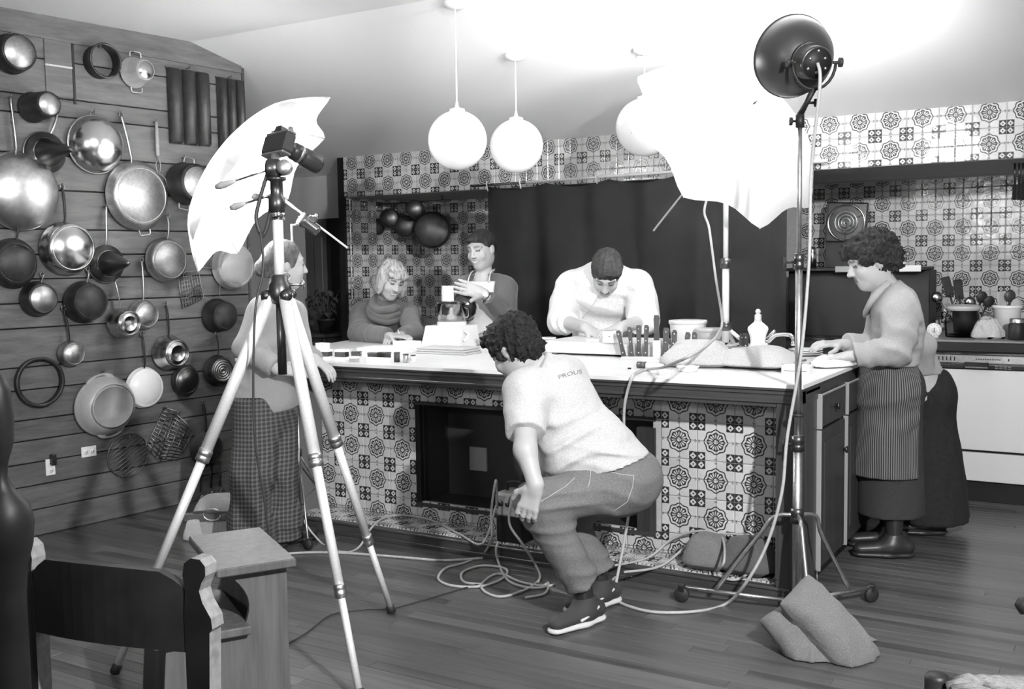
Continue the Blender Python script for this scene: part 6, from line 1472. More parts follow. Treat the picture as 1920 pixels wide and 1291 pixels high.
def torso_frame(J):
    sp = (J['neck']-J['pel']).normalized(); sd = (J['shR']-J['shL']); sd = (sd-sp*sd.dot(sp)).normalized(); fw = sp.cross(sd) ; return sp, sd, -fw if False else fw
def torso_prims(S, J, g=0.0, wd=1.0, dp=1.0, belly=0.0, bust=0.0):
    """pelvis, waist, chest, shoulders; g inflates"""
    pel, neck = J['pel'], J['neck']; ch = J.get('chest') or lerp(pel, neck, .66)
    wa = J.get('waist') or lerp(pel, ch, .45)
    sd = (J['shR']-J['shL']).normalized(); hd = (J['hipR']-J['hipL']).normalized()
    def fr(a, b, s_): up = (b-a).normalized(); s2 = (s_-up*s_.dot(up)).normalized(); return s2, s2.cross(up) if False else up.cross(s2), up
    A = fr(pel, wa, hd); S.ell(pel, A, (.168*wd+g, .120*dp+g, .125+g), .06)
    A = fr(pel, ch, (hd+sd)); S.ell(wa, A, (.142*wd+g, .108*dp+g, .15+g), .07)
    A = fr(wa, neck, sd); S.ell(ch, A, (.160*wd+g, .118*dp+g, .165+g), .07)
    fwd = A[1]
    if belly: S.ell(wa+(-fwd if fwd.dot(J['fdir']) < 0 else fwd)*.06, A, (.12*wd+g, .10+belly, .13+g), .06)
    if bust:
        f2 = -fwd if fwd.dot(J['fdir']) < 0 else fwd
        for q in (-1,1): S.ell(ch+f2*.085+A[0]*.065*q-A[2]*.015, A, (.062+g*.5,.055+g*.5,.06+g*.5), .04)
    S.cap(lerp(J['shL'],J['shR'],.10), lerp(J['shL'],J['shR'],.90), .062+g, None, .06)
    S.cap(lerp(lerp(J['shL'],J['shR'],.5), neck, .55), neck, .085*wd+g*.7, .058+g*.5, .05)
def arm(S, J, s, g=0.0, sc=1.0, part='both', upto=1.0, k=.03, flat=False):
    a, b, c = J['sh'+s], J['el'+s], J['wr'+s]
    if part in ('both','up'): u = upto if part == 'up' else 1.0; S.cap(a, lerp(a,b,u), .053*sc+g, lerp(.053,.042,u)*sc+g, k, flat=flat and part == 'up')
    if part in ('both','low'): S.cap(b, lerp(b,c,upto), .042*sc+g, lerp(.042,.027,upto)*sc+g, .02, flat=flat)
def legs(S, J, g=0.0, sc=1.0, flare=0.0, k=.04, upto=1.0):
    for s in 'LR':
        h, kn, an = J['hip'+s], J['kn'+s], J['an'+s]
        S.cap(h, kn, .088*sc+g, .062*sc+g*.9+flare*.4, k); S.cap(kn, lerp(kn,an,upto), .060*sc+g*.9+flare*.4, .042*sc+g+flare, k, flat=True)
def shoe(root, an, toe, up=Vector((0,0,1)), m='shoe', sole='sole', L=.27, stripe=None):
    """an: ankle above the floor, toe: horizontal direction"""
    t = Vector(toe); t.z = 0; t.normalize(); b = Vector((an.x, an.y, 0)); sd = Vector((-t.y,t.x,0))
    S = Sdf(.006, .03); S.cap(b-t*.055+Vector((0,0,.052)), b+t*.02+Vector((0,0,.060)), .040, .045, .03, (0,0,1), .95); S.cap(b+t*.02+Vector((0,0,.05)), b+t*.155+Vector((0,0,.040)), .046, .034, .03, (0,0,1), .75)
    S.cap(b+Vector((0,0,.07)), Vector((an.x,an.y,max(.10,an.z))), .042, .042, .03); S.cut(b+Vector((0,0,.022)), (0,0,-1)); S.cut(Vector((an.x,an.y,.115)), (0,0,1))
    o = sdf_obj(S, 'shoe', MT[m], root)
    S = Sdf(.006, .01); S.cap(b-t*.055+Vector((0,0,.016)), b+t*.03+Vector((0,0,.016)), .042, .046, .01, (0,0,1), .4); S.cap(b+t*.03+Vector((0,0,.016)), b+t*.158+Vector((0,0,.016)), .048, .036, .01, (0,0,1), .4); S.cut(b+Vector((0,0,.001)), (0,0,-1))
    sdf_obj(S, 'sole', MT[sole], o)
    if stripe:
        for q in (-1,1): MB().tube(spline([b-t*.03+sd*.043*q+Vector((0,0,.075)), b+t*.02+sd*.047*q+Vector((0,0,.055)), b+t*.07+sd*.044*q+Vector((0,0,.04))],5), .006, 6).build('stripe', MT[stripe], o)
    return o
MT['shoe'] = mat('dark_suede', .04, .8); MT['sole'] = mat('pale_rubber', .6, .7); MT['leather'] = mat('black_leather', .025, .4)
R_, F_, U_ = RGT.copy(), FWD.copy(), Vector((0,0,1)); R_.z = 0; R_.normalize(); F_.z = 0; F_.normalize()
def dirc(r, d, u): return (R_*r + F_*d + U_*u).normalized()

# ---- crouching man in T-shirt and jeans
J = dict(pel=atD(1158,893,4.13), chest=atD(1043,758,4.14), waist=atD(1115,838,4.12), neck=atD(1005,690,4.15), shL=atD(985,735,3.99), shR=atD(1062,706,4.29),
   elL=atD(985,843,3.83), wrL=atD(1004,908,3.785), elR=atD(1035,820,4.45), wrR=atD(1008,890,4.40),
   hipL=atD(1148,908,4.05), hipR=atD(1170,905,4.22), knL=atD(1008,942,3.93), knR=atD(1050,960,4.28), anL=atD(1098,1102,4.06), anR=atD(1128,1080,4.28), fdir=dirc(-.78,.62,-.3))
man = thing('person', (J['anL'].x, J['anL'].y, 0), 'crouching person in a white T-shirt, jeans and dark trainers, hand on knee', 'person')
hF, hU, hS = orth(dirc(-.62,.55,-.55), dirc(-.35,.2,1)); hc_ = atD(966,655,4.13)
S = Sdf(.0055); torso_prims(S, J, -.012, 1.05); arm(S, J, 'L'); arm(S, J, 'R'); S.cap(lerp(J['neck'],J['chest'],.1), hc_-hU*.06-hF*.02, .060, .056, .03); head_prims(S, hc_, hF, hU, hS, 1.02)
hand_prims(S, J['wrL'], dirc(-.30,.12,-.95), dirc(.30,.95,.1), -1, (.22,.5,.45), .25, 1.08); hand_prims(S, J['wrR'], dirc(-.1,-.1,-.95), dirc(-.9,.1,.1), 1)
sdf_obj(S, 'body', MT['skin'], man, head_tone(hc_, hF, hU, hS, 1.02))
S = Sdf(.007); torso_prims(S, J, .024, 1.10, 1.10, .03); arm(S, J, 'L', .030, 1, 'up', .72, .05, True); arm(S, J, 'R', .026, 1, 'up', .7, .05, True)
spd = (J['pel']-J['chest']).normalized()
S.ell(atD(1060,850,4.05), (dirc(-.6,.6,0), dirc(.6,.6,0), U_), (.09,.10,.10), .06)
S.noise(.0015, 26, 3, (1,1,1)); S.fold(atD(1075,850,4.0), .16, dirc(-.3,0,.9), 70, .010, 1); S.fold(atD(1150,840,4.0), .14, dirc(.2,0,.95), 80, .008, 2); S.fold(atD(995,770,3.95), .10, dirc(.6,0,.7), 75, .007, 3); S.cut(atD(1130,870,4.1), dirc(.23,0,-.97)); S.cut(J['neck']+dirc(-.5,.2,.45)*.015, (hc_-J['neck']), .10)
tee = fabric('white_jersey', .5, .15, 300); shirt = sdf_obj(S, 't_shirt', tee, man)
S = Sdf(.007); S.ell(J['pel'], (dirc(.65,.75,0), dirc(.75,-.65,.2), U_), (.17,.145,.135), .06); S.ell(J['pel']+dirc(.6,-.45,-.1)*.05, (dirc(.65,.75,0), dirc(.75,-.65,0), U_), (.16,.11,.12), .06)
legs(S, J, .017, 1.03, .011, .05, .93); S.noise(.0016, 30, 5); S.fold(lerp(J['hipL'],J['knL'],.8), .13, (J['knL']-J['hipL']).cross(Vector((.3,.5,0)))+U_*.6, 85, .011, 5); S.fold(J['hipL'], .13, dirc(.3,0,.9), 75, .009, 6); S.fold(J['anL']+U_*.06, .10, U_, 90, .008, 7); S.fold(J['anR']+U_*.06, .10, U_, 90, .008, 8); S.cut(atD(1130,852,4.1), -dirc(.23,0,-.97)); 
MT['denim'] = mat('denim', .17, .9, noise=.2, scale=160, bump=.4, bscale=420)
jeans = sdf_obj(S, 'jeans', MT['denim'], man)
S = Sdf(.006); hp = lambda s,f,u: hc_+hS*s+hF*f+hU*u
S.ell(hp(0,-.022,.045), (hS,hF,hU), (.096,.108,.098), .02); S.ell(hp(0,-.06,-.015), (hS,hF,hU), (.085,.062,.075), .03); S.ell(hp(0,.05,.085), (hS,hF,hU), (.07,.055,.045), .03)
for q in (-1,1): S.ell(hp(.07*q,.0,.03), (hS,hF,hU), (.03,.05,.055), .02)
S.ell(hp(0,.115,-.03), (hS,hF,hU), (.08,.06,.10), .01, sub=True)
for q in (-1,1): S.ell(hp(.10*q,-.005,-.02), (hS,hF,hU), (.03,.032,.045), .005, sub=True)
S.noise(.006, 110, 9); sdf_obj(S, 'hair', hair_mat('dark_curls', .022, 90, (1,1,1)), man)
shoe(man, J['anL'], dirc(-.72,-.62,0), m='shoe', stripe='sole'); shoe(man, J['anR'], dirc(-.72,-.5,0), m='shoe', stripe='sole')
for s in 'LR': 
    a = J['an'+s]; S = Sdf(.007,.02); S.cap(lerp(J['kn'+s],a,.90), Vector((a.x,a.y,.07)), .040, .038); sdf_obj(S, 'sock', MT['leather'], man)
# back pocket with stitching, belt
from mathutils.bvhtree import BVHTree
def project_on(ob, pxy, off=.0015):
    me = ob.data; Mr = ROOT[ob.name]; bv = BVHTree.FromPolygons([Mr @ v.co for v in me.vertices], [tuple(p.vertices) for p in me.polygons])
    out = []
    for x, y in pxy:
        d = (FWD + RGT*((x-960)/FPX) - UPV*((y-645.5)/FPX)).normalized(); h = bv.ray_cast(CAM, d)
        out.append(None if h[0] is None else h[0] + (h[1] if h[1].dot(d) < 0 else -h[1])*off)
    return out
stitch = mat('pale_stitching', .5, .8)
for pts in ([(1108,874),(1130,880),(1160,888),(1187,892),(1188,890)], [(1188,892),(1186,912),(1176,940),(1150,958)], [(1108,876),(1106,900),(1102,915)], [(1000,948),(1030,930),(1060,912),(1078,895)]):
    q = [p for p in project_on(jeans, [tuple(Vector((a[0],a[1],0)).lerp(Vector((b[0],b[1],0)), t)[:2]) for a, b in zip(pts, pts[1:]) for t in (0,.33,.66)]+[pts[-1]], .001) if p is not None]
    if len(q) > 3: MB().tube(q, .0013, 5).build('stitching', stitch, jeans)
# print on the back of the shirt, bent along an arc
cu = bpy.data.curves.new('shirt_print', 'FONT'); cu.body = 'PROUS'; cu.size = 1.0; cu.resolution_u = 3; to = bpy.data.objects.new('tmp_text', cu); COL.objects.link(to)
dg = bpy.context.evaluated_depsgraph_get(); tm = to.evaluated_get(dg).to_mesh(); tv = [(v.co.x, v.co.y) for v in tm.vertices]; tf = [tuple(p.vertices) for p in tm.polygons]; to.evaluated_get(dg).to_mesh_clear()
bpy.data.objects.remove(to); wmax = max(x for x, y in tv)
pxs = []
for x, y in tv:
    t = x/wmax; a = -.42 + .40*t; bx_, by_ = 1047+44*t, 711-17*t+6*t*t; pxs.append((bx_ + math.sin(a)*y*11*.6, by_ - math.cos(a)*y*11))
pp_ = project_on(shirt, pxs, .0012)
if all(p is not None for p in pp_): MB().add(pp_, tf).build('back_print', mat('faded_ink', .16, .9), shirt)

# ---- woman behind the tripod: sweater and checked trousers
J = dict(pel=atD(497,748,5.27), chest=atD(512,622,5.27), neck=atD(518,568,5.27), shL=atD(548,588,5.41), shR=atD(492,585,5.14),
   elL=atD(566,668,5.40), wrL=atD(590,672,5.22), elR=atD(462,652,5.10), wrR=atD(520,692,5.06), hipL=atD(515,760,5.34), hipR=atD(480,760,5.19),
   knL=atD(520,890,5.32), knR=atD(472,892,5.16), fdir=dirc(.85,.5,0))
J['anL'] = atD(528,1010,5.30); J['anR'] = atD(470,1022,5.16); J['anL'].z = J['anR'].z = .09
pw = thing('person', (J['anR'].x, J['anR'].y, 0), 'person in a grey sweater and checked trousers standing behind the tripod', 'person')
hF, hU, hS = orth(dirc(.88,.45,-.10), dirc(.1,0,1)); hc_ = atD(534,497,5.27)
S = Sdf(.006); torso_prims(S, J, -.012, .92, .9); arm(S, J, 'L', -.004); arm(S, J, 'R', -.004); S.cap(J['neck'], hc_-hU*.05-hF*.02, .052, .048, .03); head_prims(S, hc_, hF, hU, hS, .97)
hand_prims(S, J['wrL'], dirc(.6,-.3,-.4), dirc(-.3,.2,-.8), -1); hand_prims(S, J['wrR'], dirc(.9,.2,-.1), dirc(.1,.6,-.6), 1)
sdf_obj(S, 'body', MT['skin'], pw, head_tone(hc_, hF, hU, hS, .97))
swm = mat('grey_knit', .30, .95, noise=.15, scale=350, bump=.4, sheen=.2)
S = Sdf(.008); torso_prims(S, J, .018, .95, .95, 0, .0); arm(S, J, 'L', .02, 1, 'both', .9, .03, True); arm(S, J, 'R', .022, 1, 'both', .9, .03, True); S.fold(J['elR'], .10, J['wrR']-J['elR'], 75, .007, 1); S.fold(J['pel']+U_*.08, .18, U_+R_*.4, 55, .009, 2); S.ell(J['pel'], (dirc(1,0,0),dirc(0,1,0),U_), (.175,.165,.13), .06)
S.noise(.0025, 24, 11); S.cut(J['pel']+Vector((0,0,-.045)), (.0,.1,-1)); S.cut(J['neck']+Vector((0,0,.035)), (0,0,1), .12)
sdf_obj(S, 'sweater', swm, pw)
def check_mat():
    m, nt, b = newmat('checked_wool'); tc = nt.nodes.new('ShaderNodeTexCoord'); sp = nt.nodes.new('ShaderNodeSeparateXYZ'); nt.links.new(tc.outputs['Object'], sp.inputs[0])
    a = X(nt, sp.outputs[0])*.857 + X(nt, sp.outputs[1])*.514; c = X(nt, sp.outputs[2])
    g = ((a*330).sin().gt(.35)*.5 + (c*300).sin().gt(.35)*.5); f = g*.10 + .035; cb = nt.nodes.new('ShaderNodeCombineColor')
    for i in range(3): nt.links.new(f.s, cb.inputs[i])
    nt.links.new(cb.outputs[0], b.inputs['Base Color']); b.inputs['Roughness'].default_value = .95; return m
S = Sdf(.008); S.ell(J['pel']+Vector((0,0,-.02)), (dirc(1,0,0),dirc(0,1,0),U_), (.165,.15,.15), .06); legs(S, J, .028, 1.0, .038, .05); S.cap(lerp(J['knL'],J['anL'],.8), Vector((J['anL'].x,J['anL'].y,.0)), .10, .115, .04); S.cap(lerp(J['knR'],J['anR'],.8), Vector((J['anR'].x,J['anR'].y,.0)), .10, .115, .04)
S.noise(.002, 20, 13); S.fold(J['knR']-U_*.1, .30, R_, 42, .012, 3); S.fold(J['knL']-U_*.1, .30, R_, 42, .012, 4); S.cut(Vector((0,0,.035)), (0,0,-1)); S.cut(J['pel']+Vector((0,0,.03)), (0,0,1)); sdf_obj(S, 'trousers', check_mat(), pw)
S = Sdf(.006); hp = lambda s,f,u: hc_+hS*s+hF*f+hU*u
S.ell(hp(0,-.018,.035), (hS,hF,hU), (.083,.100,.096), .02); S.ell(hp(0,-.075,-.01), (hS,hF,hU), (.06,.05,.06), .03); S.ell(hp(0,-.115,-.025), (hS,hF,hU), (.035,.04,.045), .015)
S.ell(hp(0,.085,-.02), (hS,hF,hU), (.09,.072,.10), .01, sub=True)
for q in (-1,1): S.ell(hp(.10*q,.005,-.03), (hS,hF,hU), (.035,.04,.05), .005, sub=True)
S.noise(.0012, 60, 15); sdf_obj(S, 'hair', hair_mat('fair_brown_hair', .10, 60, (1,1,.3)), pw)
er = hp(.088,-.012,-.052); MB(frame(er, hS)).tube([(.020*math.cos(t), .020*math.sin(t), 0) for t in [2*math.pi*k/16 for k in range(17)]], .003, 6).build('earring', MT['steel'], pw)
for s in 'LR': shoe(pw, J['an'+s], dirc(.8,.5,0), m='leather', sole='leather')

# ---- seated fair-haired woman in a cowl-neck sweater
J = dict(pel=atY(700,705,1.42), chest=atY(711,612,1.26), neck=atY(722,567,1.20), shL=atY(766,590,1.33), shR=atY(676,588,1.22),
   elL=atY(778,634,1.12), wrL=atY(752,640,.98), elR=atY(672,636,1.02), wrR=atY(732,645,.88), hipL=atY(725,715,1.46), hipR=atY(680,715,1.42), fdir=dirc(.4,-.85,0))
for s in ('elL','elR','wrL','wrR'): J[s].z = max(J[s].z, ITOP+.05)
J['hipL'].z = J['hipR'].z = J['pel'].z-.03
J['knL'] = J['hipL']+Vector((.12,-.20,-.02)); J['knR'] = J['hipR']+Vector((.10,-.20,-.02)); J['knL'].y = J['knR'].y = 1.26; J['anL'] = J['knL']+Vector((0,.12,-.42)); J['anR'] = J['knR']+Vector((0,.12,-.42))
ps_ = thing('person', (J['pel'].x, J['pel'].y, 0), 'seated fair-haired person in a cowl-neck sweater leaning on the worktop', 'person')
hF, hU, hS = orth(dirc(.45,-.75,-.38), dirc(.28,-.15,1)); hc_ = atY(733,526,1.15)
S = Sdf(.0055); torso_prims(S, J, -.012, .9, .9); arm(S, J, 'L', -.004); arm(S, J, 'R', -.004); S.cap(J['neck'], hc_-hU*.05-hF*.02, .05, .047, .03); head_prims(S, hc_, hF, hU, hS, 1.0)
hand_prims(S, J['wrL'], dirc(-.6,-.7,-.1), dirc(-.3,.1,-.8), 1, (.35,.5,.4)); hand_prims(S, J['wrR'], dirc(.8,-.4,.0), dirc(.0,.1,-1), -1, (.1,.2,.2))
sdf_obj(S, 'body', MT['skin'], ps_, head_tone(hc_, hF, hU, hS, 1.0, True))
mk_ = mat('dark_knit', .085, .95, noise=.2, scale=320, bump=.5, sheen=.2)
S = Sdf(.008); torso_prims(S, J, .022, .95, .98, 0, .02); arm(S, J, 'L', .024, 1, 'both', .92, .03, True); arm(S, J, 'R', .026, 1, 'both', .92, .03, True)
S.fold(lerp(J['elR'],J['wrR'],.2), .12, J['wrR']-J['elR'], 85, .008, 1); S.fold(J['shR']-U_*.06, .10, dirc(.7,0,.7), 60, .007, 2); S.noise(.002, 22, 21); S.cut(J['neck']+Vector((0,0,.05)), (0,0,1), .13); sw = sdf_obj(S, 'sweater', mk_, ps_)
mb = MB(frame(lerp(J['neck'],J['chest'],.18)+dirc(.3,-.6,0)*.03, dirc(.15,-.55,.85)))
prof = []
for ring in range(3):
    R0 = .105-.012*ring; z0 = -.035+.032*ring
    mb.tube([((R0+.006*math.sin(3*t+ring))*math.cos(t), (R0+.010*math.sin(2*t))*math.sin(t), z0+.012*math.sin(t*2+ring)) for t in [2*math.pi*k/40 for k in range(41)]], .030, 10)
mb.build('cowl_collar', mk_, sw)
S = Sdf(.009); S.ell(J['pel'], (dirc(1,0,0),dirc(0,1,0),U_), (.18,.16,.13), .06); legs(S, J, .02, 1, .02); S.cut(Vector((0,0,.12)),(0,0,-1)); sdf_obj(S, 'trousers', MT['canvas_d'], ps_)
for s in 'LR': J['an'+s].z = .09; shoe(ps_, J['an'+s], dirc(.3,-.8,0), m='leather', sole='leather')
S = Sdf(.0055); hp = lambda s,f,u: hc_+hS*s+hF*f+hU*u
S.ell(hp(0,-.020,.045), (hS,hF,hU), (.098,.108,.096), .02); S.ell(hp(0,-.055,-.05), (hS,hF,hU), (.095,.075,.085), .03)
for q in (-1,1): S.ell(hp(.085*q,.015,-.025), (hS,hF,hU), (.028,.05,.085), .02)
S.ell(hp(0,.075,.070), (hS,hF,hU), (.075,.03,.032), .02)
S.ell(hp(0,.105,-.045), (hS,hF,hU), (.062,.075,.09), .008, sub=True)
S.noise(.0045, 60, 23, (1,1,.5)); sdf_obj(S, 'hair', hair_mat('fair_hair', .34, 70, (1,1,.25)), ps_)
pen = thing('pen', J['wrL'], 'pen standing in the hand of the seated person', 'pen'); a_ = atY(752,634,.92); MB().tube([a_, atY(746,618,.92)], [.003,.0035], 8).build('barrel', MT['paper'], pen); MB().tube([a_+(a_-atY(746,618,.92))*.3, a_], [.001,.003], 8).build('tip', MT['tin'], pen)
stl = thing('bar_stool', (J['pel'].x, J['pel'].y, 0), 'stool under the seated person behind the island', 'stool'); zs_ = J['pel'].z-.125
MB(frame((J['pel'].x,J['pel'].y,zs_-.03),(0,0,1))).lathe([(0,0),(.17,0),(.175,.015),(.165,.03),(0,.03)], 28).build('seat', MT['oak'], stl)
for k in range(4): a_ = k*math.pi/2+.78; MB().tube([(J['pel'].x+.12*math.cos(a_),J['pel'].y+.12*math.sin(a_),zs_-.03),(J['pel'].x+.17*math.cos(a_),J['pel'].y+.17*math.sin(a_),0)], .014, 8).build('leg', MT['oak'], stl)

# ---- standing dark-haired woman in cardigan and pale apron
YA = 1.36
J = dict(pel=atY(915,688,YA+.06), chest=atY(912,562,YA+.02), neck=atY(907,518,YA), shL=atY(950,540,YA+.06), shR=atY(868,540,YA-.02), elL=atY(950,595,YA-.06), wrL=atY(907,550,YA-.24),
   elR=atY(856,592,YA-.10), wrR=atY(882,588,YA-.24), hipL=atY(935,700,YA+.08), hipR=atY(892,700,YA+.04), fdir=dirc(-.35,-.9,0))
for s in 'LR': J['kn'+s] = J['hip'+s]+Vector((0,-.02,-.42)); J['an'+s] = Vector((J['hip'+s].x, J['hip'+s].y, .09))
pa = thing('person', (J['pel'].x, J['pel'].y, 0), 'standing dark-haired person in a cardigan and pale apron, hand raised', 'person')
hF, hU, hS = orth(dirc(-.50,-.78,-.20), dirc(-.05,0,1)); hc_ = atY(903,468,YA-.03)
S = Sdf(.0055); torso_prims(S, J, -.010, .92, .9); arm(S, J, 'L', -.004); arm(S, J, 'R', -.004); S.cap(J['neck'], hc_-hU*.05-hF*.02, .050, .047, .03); head_prims(S, hc_, hF, hU, hS, 1.02)
hand_prims(S, J['wrL'], dirc(-.95,-.1,.30), dirc(-.1,.98,-.1), 1, (.05,.08,.08), .25, 1.2); hand_prims(S, J['wrR'], dirc(-.65,-.5,-.1), dirc(-.3,.6,-.3), -1, (.3,.4,.4), .2, 1.05)
sdf_obj(S, 'body', MT['skin'], pa, head_tone(hc_, hF, hU, hS, 1.02, True))
mc_ = mat('cardigan_wool', .065, .95, noise=.2, scale=300, bump=.4, sheen=.2)
S = Sdf(.008); torso_prims(S, J, .016, .95, .95); arm(S, J, 'L', .020, 1, 'both', .82, .03, True); arm(S, J, 'R', .020, 1, 'both', .82, .03, True); S.fold(J['elL'], .10, J['wrL']-J['elL'], 80, .007, 1); S.fold(J['elR'], .10, J['wrR']-J['elR'], 80, .007, 2)
S.noise(.0025, 24, 31); fA = dirc(-.35,-.9,0); S.ell(lerp(J['chest'],J['neck'],.75)+fA*.11, (dirc(.9,-.35,0),fA,U_), (.075,.10,.10), .01, sub=True); S.cut(J['neck']+Vector((0,0,.02)), (0,0,1), .13); S.cut(J['pel']+Vector((0,0,.0)), (0,0,-1)); sdf_obj(S, 'cardigan', mc_, pa)
map_ = mat('apron_cotton', .8, .9, noise=.12, scale=260, bump=.3); sd_ = dirc(.9,-.35,0)
S = Sdf(.007); torso_prims(S, J, .034, .95, .98, .02); S.cut(J['chest']+fA*.02, -fA); S.cut(J['chest']+Vector((0,0,.125)), (0,0,1)); 
for q in (-1,1): S.cut(J['chest']+sd_*.098*q, sd_*q)
S.cut(J['pel']+Vector((0,0,-.02)), (0,0,-1)); ap = sdf_obj(S, 'apron_bib', map_, pa)
for q in (-1,1):
    a = J['chest']+sd_*.075*q+fA*.13+Vector((0,0,.12)); b = J['neck']+sd_*.068*q+fA*.035+Vector((0,0,.03)); c = J['neck']+sd_*.055*q-fA*.05+Vector((0,0,.04))
    MB().tube(spline([a, lerp(a,b,.5)+fA*.012, b, c], 5), .011, 8, flat=.35).build('apron_strap', map_, ap)
S = Sdf(.009); S.ell(J['pel'], (sd_,fA,U_), (.19,.16,.16), .06); S.cap(J['pel'], Vector((J['pel'].x,J['pel'].y,.45)), .17, .20, .06, fA, .8); S.noise(.004, 22, 33); S.cut(J['pel']+Vector((0,0,.09)),(0,0,1)); S.cut(Vector((0,0,.42)),(0,0,-1)); sdf_obj(S, 'apron_skirt', mat('printed_apron', .36, .95, noise=.5, scale=90, bump=.3), pa)
S = Sdf(.009); 
for s in 'LR': S.cap(J['hip'+s], J['kn'+s], .08, .06, .04); S.cap(J['kn'+s], J['an'+s], .06, .045, .04)
sdf_obj(S, 'trousers', MT['canvas_d'], pa)
for s in 'LR': shoe(pa, J['an'+s], fA, m='leather', sole='leather')
S = Sdf(.0055); hp = lambda s,f,u: hc_+hS*s+hF*f+hU*u
S.ell(hp(0,-.022,.042), (hS,hF,hU), (.084,.100,.092), .02); S.ell(hp(0,-.085,.00), (hS,hF,hU), (.055,.055,.06), .03); S.ell(hp(0,.052,.082), (hS,hF,hU), (.062,.045,.030), .02); S.ell(hp(0,.105,-.022), (hS,hF,hU), (.072,.075,.090), .01, sub=True)
for q in (-1,1): S.ell(hp(.10*q,.0,-.03), (hS,hF,hU), (.035,.04,.05), .005, sub=True)
S.noise(.0012, 60, 35); sdf_obj(S, 'hair', hair_mat('black_hair', .014, 60, (1,1,.3)), pa)
wt = lerp(J['elL'],J['wrL'],.93); MB(frame(wt, J['wrL']-J['elL'])).lathe([(.031,-.008),(.033,-.008),(.033,.008),(.031,.008)], 20).build('watch_strap', MT['steel_b'], pa); MB(frame(wt-F_*.030+U_*.006, -F_+U_*.3)).lathe([(0,.008),(.016,.008),(.017,.004),(.017,0),(0,0)], 20).build('watch_face', MT['paper'], pa)
jr = atY(869,575,YA-.26); root = thing('black_jar', jr-Vector((0,0,.07)), 'round glossy black jar in the hand of the apron-wearing person', 'jar'); MB(frame(jr,(0,0,1))).lathe([(0,-.075),(.05,-.075),(.078,-.045),(.085,0),(.075,.05),(.045,.075),(.04,.085),(.046,.09),(.046,.098),(0,.10)], 28).build('jar', mat('black_glaze', .015, .12), root); MB(frame(jr,(0,0,1))).lathe([(.012,.10),(.016,.115),(0,.12)], 14).build('knob', MT['black'], root)

# ---- chef in white jacket bending over the board
YC = 1.30
J = dict(pel=atY(1135,690,YC+.22), chest=atY(1133,545,YC), neck=atY(1137,520,YC-.06), shL=atY(1196,535,YC), shR=atY(1070,535,YC), elL=atY(1210,600,YC-.10), wrL=atY(1165,613,YC-.34),
   elR=atY(1052,600,YC-.12), wrR=atY(1098,615,YC-.36), hipL=atY(1160,700,YC+.24), hipR=atY(1110,700,YC+.22), fdir=dirc(0,-1,0))
for s in 'LR': J['kn'+s] = J['hip'+s]+Vector((0,.02,-.42)); J['an'+s] = Vector((J['hip'+s].x, J['hip'+s].y+.02, .09)); 
J['wrL'].z = max(J['wrL'].z, BT+.045); J['wrR'].z = max(J['wrR'].z, BT+.045)
pc_ = thing('person', (J['pel'].x, J['pel'].y, 0), 'person in a white chef jacket bending over the cutting board', 'person')
hF, hU, hS = orth(dirc(-.12,-.62,-.78), dirc(.02,-.62,.78)); hc_ = atY(1137,512,YC-.20)
S = Sdf(.0055); torso_prims(S, J, -.012, 1.0); arm(S, J, 'L', .004); arm(S, J, 'R', .004); S.cap(lerp(J['neck'],J['chest'],.2), hc_-hU*.05-hF*.02, .06, .056, .04); head_prims(S, hc_, hF, hU, hS, 1.06)
hand_prims(S, J['wrL'], dirc(-.75,-.45,-.25), dirc(-.3,.2,-.9), 1, (.35,.45,.4), .1, 1.1); hand_prims(S, J['wrR'], dirc(.70,-.35,-.35), dirc(.3,.2,-.9), -1, (.35,.5,.4), .1, 1.1)
sdf_obj(S, 'body', MT['skin'], pc_, head_tone(hc_, hF, hU, hS, 1.06))
mj = fabric('white_drill', .82, .12, 200)
S = Sdf(.008); torso_prims(S, J, .03, 1.12, 1.1, .03); arm(S, J, 'L', .036, 1.05, 'up'); arm(S, J, 'R', .036, 1.05, 'up')
S.ell(lerp(J['shL'],J['elL'],.55), (dirc(1,0,0),dirc(0,1,0),U_), (.075,.08,.11), .06); S.ell(lerp(J['shR'],J['elR'],.55), (dirc(1,0,0),dirc(0,1,0),U_), (.075,.08,.11), .06)
for s in 'LR': S.cap(J['el'+s], lerp(J['el'+s],J['wr'+s],.34), .078, .068, .04, flat=True); S.fold(J['el'+s], .13, J['wr'+s]-J['el'+s]+U_*.1, 60, .010, 3); S.fold(J['sh'+s]-U_*.08, .14, dirc(.5,0,.8), 48, .010, 4)
S.fold(J['chest']-U_*.10-F_*.1, .2, dirc(.35,0,.9), 38, .010, 5); S.noise(.0025, 19, 41); 
S.ell(J['neck']+dirc(0,-1,.1)*.09, (dirc(1,0,0),dirc(0,1,0),U_), (.05,.06,.06), .01, sub=True); S.cut(J['pel']+Vector((0,0,-.12)),(0,0,-1)); jk = sdf_obj(S, 'chef_jacket', mj, pc_)
a = [(1122,553),(1112,570),(1100,585),(1092,597)]; q = [p for p in project_on(jk, a, .002) if p is not None]
if len(q) > 2: MB().tube(spline(q,4), .004, 6).build('jacket_edge', mj, jk)
S = Sdf(.009); S.ell(J['pel'], (dirc(1,0,0),dirc(0,1,0),U_), (.18,.14,.12), .06); legs(S, J, .015); S.cut(Vector((0,0,.08)),(0,0,-1)); sdf_obj(S, 'trousers', check_mat(), pc_)
for s in 'LR': shoe(pc_, J['an'+s], dirc(0,-1,0), m='leather', sole='leather')
S = Sdf(.0055); hp = lambda s,f,u: hc_+(hS*s+hF*f+hU*u)*1.04
